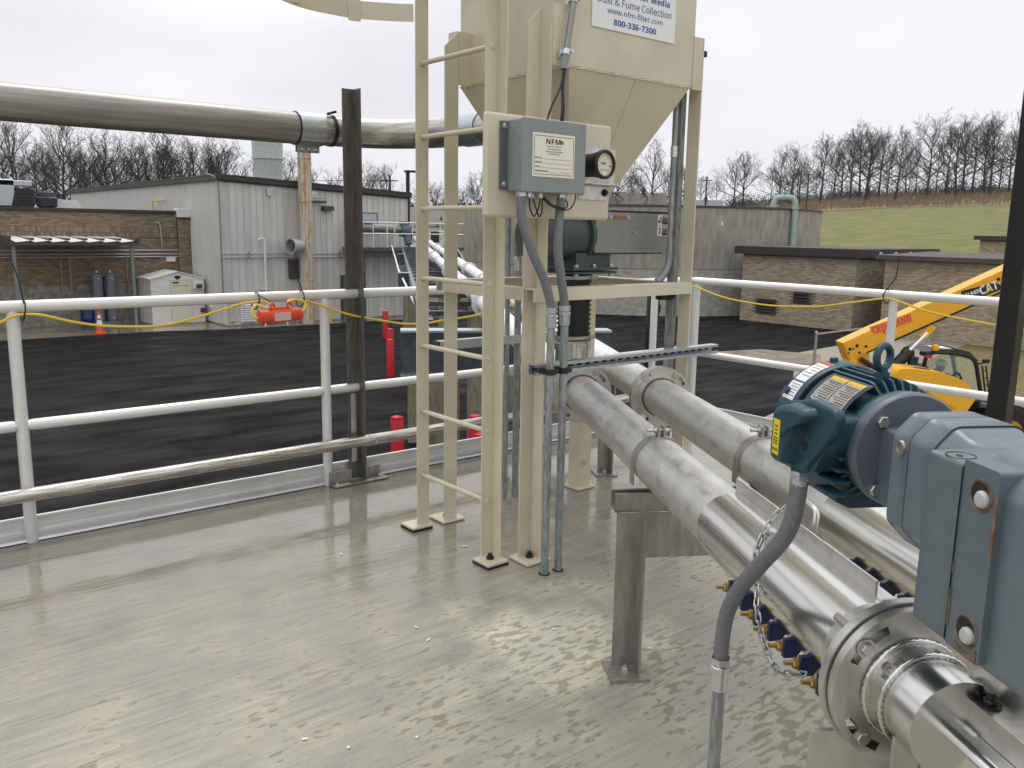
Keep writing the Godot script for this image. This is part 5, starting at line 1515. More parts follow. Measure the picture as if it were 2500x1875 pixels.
func hose_run(label: String, p: Array, foot: Vector3) -> void:
	var t := thing("conduit_drop", label, "conduit", foot, "hoses from the control box")
	var s := Sh.new(); s.tube(curve(p, 10), 0.0178, 18); obj("hose", s, M.hose, t)
	var e: Vector3 = p[-1]
	s = Sh.new(); s.hexbolt(e + Vector3(0, 0.016, 0), Vector3.DOWN, 0.0235, 0.022); s.lathe([Vector2(0.020, 0), Vector2(0.023, 0.002), Vector2(0.023, 0.012), Vector2(0.019, 0.014)], Transform3D(Basis.IDENTITY, e + Vector3(0, -0.022, 0)), 16); obj("nut", s, M.zinc, t)
	s = Sh.new()
	s.cyl(e + Vector3(0, -0.062, 0), e + Vector3(0, -0.018, 0), 0.0195, 18)
	for i in 10:
		var a := TAU * i / 10
		s.box(e + Vector3(cos(a) * 0.0195, -0.042, sin(a) * 0.0195), Vector3(0.003, 0.036, 0.004), Basis(UP, -a))
	obj("coupling", s, M.galv, t)
	s = Sh.new(); s.tube([foot + Vector3(0, -0.05, 0), e + Vector3(0, -0.05, 0)], 0.0158, 16); obj("tube", s, M.galv_dull, t)
	s = Sh.new(); s.lathe([Vector2(0.0, 0), Vector2(0.024, 0)], Transform3D(Basis.IDENTITY, foot + Vector3(0, 0.003, 0)), 18); obj("floor_hole", s, M.black_gap, t)


# a U channel, open towards «open», with slots along its web seen as notches
func strut_channel(label: String, a: Vector3, b: Vector3, open: Vector3) -> void:
	var t := thing("strut_channel", label, "strut", a)
	var d := (b - a).normalized()
	var l := (b - a).length()
	var bs := Basis(d, UP, d.cross(UP))
	var up := 1.0 if d.cross(UP).dot(open) > 0 else -1.0
	var s := Sh.new()
	var x := Transform3D(bs, a)
	var h := 0.0205
	s.box(x * Vector3(l / 2, 0, 0.001 * up), Vector3(l, 0.041, 0.0025), bs)                                  # back
	s.box(x * Vector3(l / 2, h, 0.0205 * up), Vector3(l, 0.0025, 0.041), bs)
	s.box(x * Vector3(l / 2, -h, 0.0205 * up), Vector3(l, 0.0025, 0.041), bs)
	s.box(x * Vector3(l / 2, h - 0.005, 0.041 * up), Vector3(l, 0.010, 0.0025), bs)
	s.box(x * Vector3(l / 2, -h + 0.005, 0.041 * up), Vector3(l, 0.010, 0.0025), bs)
	s.box(x * Vector3(l / 2, h - 0.0095, 0.0375 * up), Vector3(l, 0.002, 0.007), bs)
	s.box(x * Vector3(l / 2, -h + 0.0095, 0.0375 * up), Vector3(l, 0.002, 0.007), bs)
	obj("channel", s, M.galv, t)
	s = Sh.new()
	var n := int(l / 0.05)
	for i in n:
		s.cbox(x * Vector3(0.03 + 0.05 * i, 0, 0.0026 * up), Vector3(0.028, 0.014, 0.0012), 0.0005, bs)
	var o := obj("slot", s, M.black_gap, t)
	o.set_meta("kind", "stuff")


func axis_t(t: float, s: float, y: float) -> Transform3D:   # y of it runs along the pipes, angle 0 right, a quarter turn up
	return Transform3D(Basis(PN, PD, UP), W(t, s, y))


# a flange with curved slots: real openings between an inner and an outer ring
func slotted_flange(s: Sh, x: Transform3D, r0: float, r1: float, th: float, half := 17.0) -> void:
	var ra := r0 + (r1 - r0) * 0.46; var rb := r0 + (r1 - r0) * 0.75
	for q in [[r0, ra], [rb, r1]]:
		s.lathe([Vector2(q[0], 0), Vector2(q[1], 0), Vector2(q[1], th), Vector2(q[0], th), Vector2(q[0], 0)], x, 64)
	for k in 4:
		var a := deg_to_rad(45 + 90 * k + half); var b := deg_to_rad(45 + 90 * (k + 1) - half)
		s.lathe([Vector2(ra, 0), Vector2(rb, 0), Vector2(rb, th), Vector2(ra, th), Vector2(ra, 0)], x, 14, 0.8, a, b)


func weld(s: Sh, x: Transform3D, r: float, thick := 0.004, n := 90) -> void:
	var p := []; var rr := []
	for i in n:
		var a := TAU * i / n
		p.append(x * Vector3(cos(a) * r, 0, sin(a) * r)); rr.append(thick * (1.0 + 0.28 * sin(i * 2.4)))
	s.tube(p, rr, 7, false, true)


func flange_bolts(parent: Node, t: float, s0: float, y0: float, r: float, dir: float, size: float, angles: Array) -> void:
	for a in angles:
		var s := Sh.new()
		var c := W(t, s0 + r * cos(deg_to_rad(a)), y0 + r * sin(deg_to_rad(a)))
		s.hexbolt(c, PD * dir, size, size * 0.8, size * 1.45)
		obj("bolt", s, M.bolt, parent)


func pipe_hanger(t: float, s0: float, y0: float, beam_y: float, label: String) -> void:
	var h := thing("pipe_clamp", label, "pipe clamp", W(t, s0, beam_y))
	var s := Sh.new()
	s.lathe([Vector2(0.0845, -0.019), Vector2(0.0895, -0.019), Vector2(0.0895, 0.019), Vector2(0.0845, 0.019)], axis_t(t, s0, y0), 40, 0.8, -0.25, PI + 0.25)
	for k in [-1, 1]:
		s.box(W(t, s0 + 0.0885 * k, (y0 - 0.01 + beam_y) / 2), Vector3(0.005, y0 - 0.01 - beam_y, 0.038), PB)
		s.box(W(t, s0 + 0.009 * k, y0 + 0.105), Vector3(0.005, 0.036, 0.038), PB)
	obj("strap", s, M.steel_dull, h)
	s = Sh.new(); s.cyl(W(t, s0 - 0.045, y0 + 0.108), W(t, s0 + 0.03, y0 + 0.108), 0.006, 10); s.hexbolt(W(t, s0 - 0.012, y0 + 0.108), -PN, 0.011, 0.010, 0.013); s.hexbolt(W(t, s0 + 0.012, y0 + 0.108), PN, 0.011, 0.010, 0.013)
	obj("bolt", s, M.bolt, h)


func build_pipes() -> void:
	var s1 := 0.847; var s2 := 1.192; var y1 := 0.655
	# --- near conveyor pipe
	var t := thing("conveyor_pipe", "nearer of the two big stainless pipes, with polished clean-out and end flange", "pipe", W(2.5, s1, y1 - 0.084))
	var s := Sh.new(); s.tube([W(1.26, s1, y1), W(2.2, s1, y1), W(3.0, s1, y1), W(3.81, s1, y1)], 0.084, 56, true, false, 1.0); obj("tube", s, M.pipe, t)
	s = Sh.new(); s.tube([W(3.85, s1, y1), W(4.2, s1, y1), W(4.6, s1, y1)], 0.084, 40); obj("tube", s, M.pipe, t)
	far_pipe(t, s1, y1, 4.6)
	# far flange pair
	s = Sh.new(); slotted_flange(s, axis_t(3.805, s1, y1), 0.086, 0.140, 0.014); obj("flange", s, M.brushed, t)
	s = Sh.new(); slotted_flange(s, axis_t(3.828, s1, y1), 0.086, 0.140, 0.014); obj("flange", s, M.brushed, t)
	s = Sh.new(); weld(s, axis_t(3.80, s1, y1), 0.087, 0.003); obj("weld_seam", s, M.rusty_edge, t)
	flange_bolts(t, 3.804, s1, y1, 0.118, -1, 0.013, [57, 131, 213, 302])
	# clean-out: polished sleeve, bar, handle, bolts
	s = Sh.new(); s.tube([W(1.345, s1, y1), W(1.62, s1, y1), W(2.005, s1, y1)], 0.0895, 64); obj("sleeve", s, M.polish, t)
	s = Sh.new(); s.prism(pv([0, 0, 0.0045, 0, 0.0045, 0.042, 0, 0.042]), 0.0, 0.66, Transform3D(PB, W(2.035, 0.868, 0.733))); s.prism(pv([0.005, 0.0, 0.045, 0.0, 0.045, 0.0045, 0.005, 0.0045]), 0.0, 0.66, Transform3D(PB, W(2.035, 0.868, 0.733))); var bar := obj("edge_bar", s, M.brushed, t)
	s = Sh.new(); s.tube(curve([W(1.815, 0.905, 0.738), W(1.815, 0.91, 0.775), W(1.805, 0.915, 0.793), W(1.785, 0.915, 0.800), W(1.72, 0.915, 0.800), W(1.70, 0.915, 0.793), W(1.692, 0.91, 0.775), W(1.692, 0.905, 0.738)], 4), 0.0075, 12); obj("handle", s, M.brushed, t)
	for i in 7:
		clamp_bolt(t, 1.765 - 0.0705 * i, 0.764, 0.600)
	# collar and near flange pair, stub with welds
	s = Sh.new(); s.lathe([Vector2(0.084, 0), Vector2(0.097, 0), Vector2(0.097, 0.03), Vector2(0.084, 0.03)], axis_t(1.305, s1, y1), 56); obj("collar", s, M.brushed, t)
	s = Sh.new(); slotted_flange(s, axis_t(1.236, s1, y1), 0.084, 0.143, 0.018, 20.0); obj("flange", s, M.brushed, t)
	s = Sh.new(); slotted_flange(s, axis_t(1.214, s1, y1), 0.084, 0.138, 0.018, 20.0); obj("flange", s, M.brushed, t)
	flange_bolts(t, 1.213, s1, y1, 0.1165, -1, 0.0115, [60, 139, 226, 318])
	s = Sh.new(); s.cyl(W(1.25, 0.847 - 0.083, y1 + 0.083), W(1.315, 0.847 - 0.083, y1 + 0.083), 0.0085, 12); s.cyl(W(1.25, 0.847 - 0.1, y1 - 0.065), W(1.28, 0.847 - 0.1, y1 - 0.065), 0.008, 12); obj("stud", s, M.bolt, t)
	s = Sh.new(); s.lathe([Vector2(0.0, -0.125), Vector2(0.079, -0.125), Vector2(0.079, -0.05), Vector2(0.0845, -0.046), Vector2(0.0845, 0.0)], axis_t(1.216, s1, y1), 72); obj("stub", s, M.polish, t)
	s = Sh.new(); weld(s, axis_t(1.208, s1, y1), 0.0865, 0.0050, 120); weld(s, axis_t(1.168, s1, y1), 0.0830, 0.0040, 120); obj("weld_seam", s, M.polish, t)
	# --- farther conveyor pipe
	t = thing("conveyor_pipe", "farther of the two big stainless pipes, partly hidden by the blue motor", "pipe", W(2.5, s2, y1 - 0.084))
	s = Sh.new(); s.tube([W(1.3, s2, y1), W(2.2, s2, y1), W(3.0, s2, y1), W(3.695, s2, y1)], 0.084, 56); obj("tube", s, M.pipe, t)
	s = Sh.new(); s.tube([W(3.74, s2, y1), W(4.2, s2, y1), W(4.6, s2, y1)], 0.084, 40); obj("tube", s, M.pipe, t)
	far_pipe(t, s2, y1, 4.6)
	s = Sh.new(); slotted_flange(s, axis_t(3.700, s2, y1), 0.086, 0.140, 0.014); obj("flange", s, M.brushed, t)
	s = Sh.new(); slotted_flange(s, axis_t(3.720, s2, y1), 0.086, 0.140, 0.014); obj("flange", s, M.brushed, t)
	s = Sh.new(); weld(s, axis_t(3.695, s2, y1), 0.087, 0.003); obj("weld_seam", s, M.rusty_edge, t)
	flange_bolts(t, 3.699, s2, y1, 0.118, -1, 0.013, [57, 131, 213, 302])
	s = Sh.new(); s.tube([W(1.345, s2, y1), W(1.62, s2, y1), W(2.035, s2, y1)], 0.0895, 64); obj("sleeve", s, M.polish, t)
	for i in 7:
		clamp_bolt(t, 1.86 - 0.0705 * i, s2 - 0.082, 0.600)
	# weld joints beyond the far flange
	# --- hangers and support frames
	pipe_hanger(2.62, s1, y1, 0.585, "bent steel strap clamp holding the nearer stainless pipe to its frame")
	pipe_hanger(2.60, s2, y1, 0.585, "bent steel strap clamp holding the farther stainless pipe to its frame")
	support_frame(2.505, 0.758, 1.42, "grey stainless angle frame under the pipes in the foreground")
	support_frame(4.74, 0.60, 1.235, "grey stainless angle frame under the pipes beyond the tower")
	# --- chain
	var way := curve([W(1.585, 0.895, 0.742), W(1.64, 0.895, 0.748), W(1.70, 0.893, 0.746), W(1.75, 0.888, 0.752), W(1.765, 0.872, 0.782), W(1.76, 0.855, 0.775), W(1.735, 0.82, 0.750), W(1.70, 0.785, 0.722), W(1.66, 0.760, 0.69), W(1.61, 0.748, 0.655), W(1.575, 0.733, 0.64), W(1.535, 0.724, 0.618), W(1.508, 0.72, 0.601), W(1.47, 0.72, 0.578), W(1.43, 0.72, 0.575), W(1.40, 0.73, 0.585), W(1.36, 0.745, 0.605)], 8)
	t = thing("chain", "thin steel link chain hung over the clean-out handle and round the pipe", "chain", W(1.6, 0.75, 0.57))
	var link := Sh.new()
	var lp := []
	for k in 14:
		var a := TAU * k / 14
		lp.append(Vector3(cos(a) * 0.0055, sin(a) * 0.0055 + (0.0075 if sin(a) > 0 else -0.0075), 0))
	link.tube(lp, 0.0021, 6, false, true)
	var at := []
	var far := 0.0
	var k2 := 0
	for i in way.size() - 1:
		var seg: Vector3 = way[i + 1] - way[i]
		far += seg.length()
		if far > 0.0195:
			far -= 0.0195
			var x := along(way[i], seg)
			at.append(Transform3D(x.basis * Basis(Vector3.UP, 0.75 + PI / 2 * (k2 % 2)), way[i]))
			k2 += 1
	parts("link", link, M.chain, t, at)
	# --- end bracket at the lower right
	t = thing("end_bracket", "stainless channel bracket carrying the end of the nearer pipe, lower right corner", "bracket", W(1.0, 0.85, 0.5))
	s = Sh.new(); s.prism(pv([0.826, 0.50, 0.826, 0.643, 0.828, 0.650, 0.834, 0.656, 0.842, 0.658, 0.93, 0.658, 0.93, 0.652, 0.845, 0.652, 0.836, 0.648, 0.833, 0.642, 0.833, 0.50]), 0, 0.62, Transform3D(PB, W(1.140, 0, 0)), true); obj("channel", s, M.polish, t)
	s = Sh.new(); s.prism(pv([0.780, 0.50, 0.905, 0.50, 0.905, 0.661, 0.780, 0.661]), 0, 0.008, Transform3D(PB, W(1.150, 0, 0))); obj("end_plate", s, M.brushed, t)
	s = Sh.new(); s.prism(pv([0.866, 0.659, 0.872, 0.659, 0.872, 0.695, 0.99, 0.695, 0.99, 0.701, 0.866, 0.701]), 0, 0.62, Transform3D(PB, W(1.125, 0, 0))); s.prism(pv([0.878, 0.661, 0.886, 0.661, 0.886, 0.735, 0.878, 0.735]), 0, 0.62, Transform3D(PB, W(1.150, 0.03, 0))); obj("angle", s, M.brushed, t)
	s = Sh.new(); s.hexbolt(W(1.078, 0.885, 0.7015), UP, 0.0110, 0.011, 0.017); s.cyl(W(1.078, 0.885, 0.71), W(1.078, 0.885, 0.724), 0.0065, 12); obj("stud", s, M.dark_bolt, t)
	s = Sh.new()
	for k in 12:
		s.ball(W(1.115 - 0.004 * k, 0.861, 0.6585), Vector3(0.005, 0.003, 0.004), PB, 8)
	obj("weld_seam", s, M.white_print, t)
	t = thing("support_post", "bent stainless plate post with a bright top edge at the bottom of the picture", "support", W(1.2, 0.79, 0))
	s = Sh.new()
	s.prism(pv([0.700, -1.262, 0.862, -1.262, 0.876, -1.255, 0.885, -1.244, 0.9, -1.10, 0.893, -1.098, 0.877, -1.238, 0.871, -1.247, 0.860, -1.252, 0.700, -1.252]), 0, 0.56, Transform3D(Basis(PN, -PD, UP), Vector3.ZERO), false)
	obj("plate", s, M.brushed, t)


func clamp_bolt(parent: Node, t: float, s0: float, y: float) -> void:
	var s := Sh.new()
	s.prism(pv([-0.016, -0.026, 0.010, -0.026, 0.020, -0.012, 0.020, 0.012, -0.016, 0.012]), -0.006, 0.006, Transform3D(PB, W(t, s0 + 0.004, y)))
	var c := obj("clamp_lug", s, M.blue_clamp, parent)
	s = Sh.new(); s.cyl(W(t + 0.01, s0 - 0.006, y - 0.008), W(t + 0.01, s0 - 0.038, y - 0.005), 0.0048, 8); s.hexbolt(W(t + 0.01, s0 - 0.012, y - 0.008), -PN, 0.0095, 0.010, 0.012); obj("clamp_bolt", s, M.brass, c)


func far_pipe(t: Node, s0: float, y0: float, t0: float) -> void:
	var s := Sh.new()
	var p := []
	for i in 8:
		var k := lerpf(t0, 40.8, i / 7.0)
		p.append(W(k, s0, y0 + (k - 4.6) * 0.0078))
	s.tube(p, 0.084, 28); obj("far_tube", s, M.pipe_far, t)
	var k := 7.4
	while k < 40.0:
		s = Sh.new(); s.lathe([Vector2(0.084, 0), Vector2(0.128, 0), Vector2(0.128, 0.05), Vector2(0.084, 0.05)], axis_t(k + s0, s0, y0 + (k - 4.6) * 0.0078), 28); obj("flange", s, M.pipe_far, t)
		for q in [1.6, 4.3]:
			s = Sh.new(); s.lathe([Vector2(0.0845, 0), Vector2(0.090, 0), Vector2(0.090, 0.03), Vector2(0.0845, 0.03)], axis_t(k + q, s0, y0 + (k + q - 4.6) * 0.0078), 24); obj("strap", s, M.cable, t)
		k += 5.6


func support_frame(t0: float, sa: float, sb: float, label: String) -> void:
	var t := thing("pipe_support", label, "pipe support", W(t0, (sa + sb) / 2, 0))
	for q in [sa, sb]:
		var s := Sh.new()
		angle_steel(s, W(t0, q, 0), -PN, -PD, 0.076, 0.076, 0.007, 0.010, 0.525)
		var post := obj("post", s, M.steel_dull, t)
		s = Sh.new(); s.box(W(t0 - 0.04, q - 0.04, 0.006), Vector3(0.125, 0.009, 0.125), PB); obj("base_plate", s, M.steel_dull, post)
		s = Sh.new(); s.hexbolt(W(t0 - 0.042, q - 0.040, 0.0105), UP, 0.011, 0.012, 0.018); s.cyl(W(t0 - 0.042, q - 0.040, 0.02), W(t0 - 0.042, q - 0.040, 0.032), 0.006, 8); obj("anchor_bolt", s, M.bolt, post)
		s = Sh.new(); s.box(W(t0 - 0.001, q - 0.037, 0.475), Vector3(0.078, 0.004, 0.003), PB); s.box(W(t0 - 0.002, q - 0.074, 0.50), Vector3(0.004, 0.06, 0.006), PB); obj("weld_seam", s, M.rusty_edge, post)
	var l := sb - sa + 0.16
	var mid := (sa + sb) / 2
	var s := Sh.new()   # strut on top, open upwards, and a plate below it
	s.box(W(t0 + 0.068, mid, 0.552), Vector3(l, 0.058, 0.003), PB); s.box(W(t0 + 0.012, mid, 0.552), Vector3(l, 0.058, 0.003), PB); s.box(W(t0 + 0.04, mid, 0.528), Vector3(l, 0.003, 0.053), PB)
	s.box(W(t0 + 0.017, mid, 0.5815), Vector3(l, 0.003, 0.012), PB); s.box(W(t0 + 0.063, mid, 0.5815), Vector3(l, 0.003, 0.012), PB)
	obj("strut", s, M.steel_dull, t)
	s = Sh.new(); s.box(W(t0 + 0.0045, mid - 0.01, 0.4475), Vector3(l - 0.16, 0.150, 0.007), PB); obj("plate", s, M.steel_dull, t)


func build_bridge() -> void:
	# wide flange beams across, on concrete columns
	var n := 0
	for q in [7.6, 17.4, 29.8]:
		var words: String = ["nearest", "middle", "farthest"][n]
		var t := thing("cross_beam", "dark galvanised wide flange beam under the far pipes, the %s one" % words, "beam", W(q, 1.0, 0.09))
		var s := Sh.new()
		s.box(W(q, 0.98, 0.50), Vector3(1.9, 0.018, 0.20), PB); s.box(W(q, 0.98, 0.10), Vector3(1.9, 0.018, 0.20), PB); obj("flange", s, M.galv, t)
		s = Sh.new(); s.box(W(q, 0.98, 0.30), Vector3(1.9, 0.38, 0.012), PB); obj("web", s, M.beam, t)
		s = Sh.new(); s.box(W(q - 0.05, 0.45, 0.30), Vector3(0.012, 0.38, 0.09), PB); s.box(W(q - 0.05, 1.5, 0.30), Vector3(0.012, 0.38, 0.09), PB); obj("stiffener", s, M.beam, t)
		for k in [[0.38, "left"], [1.62, "right"]]:
			s = Sh.new(); s.cbox(W(q + 0.02, k[0], -1.46), Vector3(0.34, 3.08, 0.34), 0.02, PB)
			tag(obj("column", s, M.concrete_post), "rough tan column under the %s side of the %s pipe beam" % [k[1], words], "column", "columns under the far pipes")
		n += 1
	for q in [[0.30, "left"], [1.66, "right"]]:
		var s := Sh.new()
		for k in [-1, 1]:
			s.prism(pv([-0.06, -0.1, 0.06, -0.1, 0.06, -0.088, -0.048, -0.088, -0.048, 0.088, 0.06, 0.088, 0.06, 0.1, -0.06, 0.1]), 0, 31, Transform3D(PB, W(39.5, q[0], 0.40)))
			break
		tag(obj("girder", s, M.beam), "long galvanised channel girder along the %s side of the far pipes" % q[1], "girder", "girders beside the far pipes")
	var t := thing("cable_ladder", "ladder of dark cross bars between the girders under the far pipes", "cable tray", W(20, 0.6, 0.5))
	var bar := Sh.new(); bar.box(Vector3.ZERO, Vector3(1.36, 0.05, 0.06), PB)
	var at := []
	for i in 26:
		at.append(W(9.0 + 1.18 * i, 0.98, 0.515))
	parts("cross_bar", bar, M.beam, t, at)
	var s := Sh.new(); s.tube([W(8.5, 0.36, 0.28), W(20, 0.05, 0.42), W(38, -0.2, 0.62)], 0.022, 10)
	tag(obj("side_conduit", s, M.white_paint), "thin white conduit running along the left side of the far pipes", "conduit")
	# landing at the metal building
	t = thing("landing", "small galvanised landing with white railings high on the metal building", "platform", Vector3(22, 0.45, -35.4))
	s = Sh.new(); s.span(Vector3(19.6, 0.30, -36.55), Vector3(25.5, 0.45, -34.95)); obj("floor", s, M.beam, t)
	for y in [1.08, 1.6]:
		s = Sh.new(); s.tube([Vector3(19.62, y, -36.5), Vector3(19.62, y, -35.0), Vector3(25.5, y, -35.0)], 0.028, 8); obj("rail", s, M.alu, t)
	for x in [19.62, 20.36, 21.1, 21.5, 22.5, 23.3, 24.1, 24.9]:
		s = Sh.new(); s.cyl(Vector3(x, 0.40, -35.0), Vector3(x, 1.6, -35.0), 0.028, 8); obj("post", s, M.alu, t)
	for x in [19.9, 23.4, 25.3]:
		s = Sh.new(); s.span(Vector3(x - 0.1, -3, -35.3), Vector3(x + 0.1, 0.3, -35.1)); obj("leg", s, M.beam, t)
	t = thing("pipe_header", "fat grey pipe with a dark valve on the landing by the window", "pipe", Vector3(21, 1.1, -35.5))
	s = Sh.new(); s.tube([Vector3(19.9, 1.36, -35.9), Vector3(20.05, 1.36, -35.8), Vector3(20.3, 1.36, -35.7), Vector3(22.2, 1.30, -35.5)], 0.2, 20); obj("tube", s, M.duct, t)
	s = Sh.new(); s.lathe([Vector2(0, -0.25), Vector2(0.3, -0.22), Vector2(0.3, 0.22), Vector2(0, 0.25)], along(Vector3(22.35, 1.24, -35.45), Vector3(1, 0, 0.1)), 20); s.cbox(Vector3(22.3, 1.62, -35.45), Vector3(0.5, 0.12, 0.3), 0.02); s.cyl(Vector3(22.4, 1.1, -35.4), Vector3(22.4, 0.6, -35.2), 0.18, 14); obj("valve", s, M.gear_dark, t)
	s = Sh.new(); s.box(Vector3(20.5, 1.62, -35.6), Vector3(0.5, 0.1, 0.16)); obj("bracket", s, M.machine_black, t)
	# hand ladder frame to the right
	s = Sh.new(); s.tube(curve([Vector3(24.3, -0.2, -33.2), Vector3(23.9, 1.0, -33.9), Vector3(23.8, 1.2, -34.0), Vector3(23.3, 1.22, -34.0)], 4), 0.03, 8)
	tag(obj("grab_rail", s, M.alu), "bent white grab rail beside the far pipes", "railing")
	# lamp pole
	t = thing("lamp_post", "black lamp post with a flat sideways head behind the metal building corner", "street lamp", Vector3(24.16, -3, -38))
	s = Sh.new(); s.cyl(Vector3(24.16, -3, -38), Vector3(24.16, 4.15, -38), 0.10, 12); obj("pole", s, M.black_steel, t)
	s = Sh.new(); s.cbox(Vector3(24.32, 4.2, -37.9), Vector3(0.75, 0.10, 0.4), 0.04, Basis(UP, -0.4)); obj("lamp_head", s, M.black_steel, t)


# joins outlines of equal length; neighbouring faces that turn little are shaded smoothly
func loft(s: Sh, rings: Array, inside: Vector3, caps := true, crease := 0.70) -> void:
	var n: int = rings[0].size()
	var k := rings.size()
	var fn := []
	for i in k - 1:
		var row := []
		for j in n:
			var q: Vector3 = rings[i][j]; var q1: Vector3 = rings[i][(j + 1) % n]; var r: Vector3 = rings[i + 1][j]; var r1: Vector3 = rings[i + 1][(j + 1) % n]
			var nn := (r1 - q).cross(r - q1)
			if nn.dot((q + r1) / 2 - inside) < 0:
				nn = -nn
			row.append(nn.normalized())
		fn.append(row)
	for i in k - 1:
		for j in n:
			var me: Vector3 = fn[i][j]
			var vn := []
			for c in [[0, 0], [0, 1], [1, 1], [1, 0]]:
				var sum := Vector3.ZERO
				for di in [-1, 0]:
					for dj in [-1, 0]:
						var ii: int = i + c[0] + di
						if ii < 0 or ii >= k - 1:
							continue
						var o: Vector3 = fn[ii][(j + c[1] + dj + n) % n]
						if o.dot(me) > crease:
							sum += o
				vn.append(sum.normalized() if sum.length() > 0.01 else me)
			var P := [rings[i][j], rings[i][(j + 1) % n], rings[i + 1][(j + 1) % n], rings[i + 1][j]]
			s.tri(P[0], P[1], P[2], vn[0], vn[1], vn[2])
			s.tri(P[0], P[2], P[3], vn[0], vn[2], vn[3])
	if caps:
		for e in [0, k - 1]:
			s.face(rings[e], inside)


func rounded(p: Array, r: float, seg := 5) -> Array:   # an outline of (x, y) pairs with its corners rounded off
	var out := []
	var k := p.size() / 2
	for i in k:
		var b := Vector2(p[2 * i], p[2 * i + 1])
		var a := Vector2(p[2 * ((i + k - 1) % k)], p[2 * ((i + k - 1) % k) + 1])
		var c := Vector2(p[2 * ((i + 1) % k)], p[2 * ((i + 1) % k) + 1])
		var l := minf(r, minf((a - b).length(), (c - b).length()) * 0.48)
		var u := b + (a - b).normalized() * l
		var w := b + (c - b).normalized() * l
		for j in seg + 1:
			var f := float(j) / seg
			var q := u.lerp(b, f).lerp(b.lerp(w, f), f)
			out.append(q.x); out.append(q.y)
	return out


# a casting: the outline pulled along the pipes from t0 to t1 with its rims rounded by «rim»
func casting(s: Sh, prof: Array, t0: float, t1: float, rim: float, c: Vector2) -> void:
	var rings := []
	var d := signf(t1 - t0)
	for e in 5:
		var a := PI / 2 * e / 4
		rings.append(ring_at(prof, t0 + d * rim * (1 - sin(a)), -rim * (1 - cos(PI / 2 - a)) if e < 4 else 0.0, c))
	for e in 5:
		var a := PI / 2 * (4 - e) / 4
		rings.append(ring_at(prof, t1 - d * rim * (1 - sin(a)), -rim * (1 - cos(PI / 2 - a)) if e > 0 else 0.0, c))
	loft(s, rings, W((t0 + t1) / 2, c.x, c.y))


func ring_at(poly: Array, t: float, grow := 0.0, c := Vector2(0.847, 1.03)) -> Array:   # poly of (s, y) pairs at distance t
	var out := []
	for i in range(0, poly.size(), 2):
		var p := Vector2(poly[i], poly[i + 1])
		var d := (p - c)
		var q := p + d.normalized() * grow
		out.append(W(t, q.x, q.y))
	return out


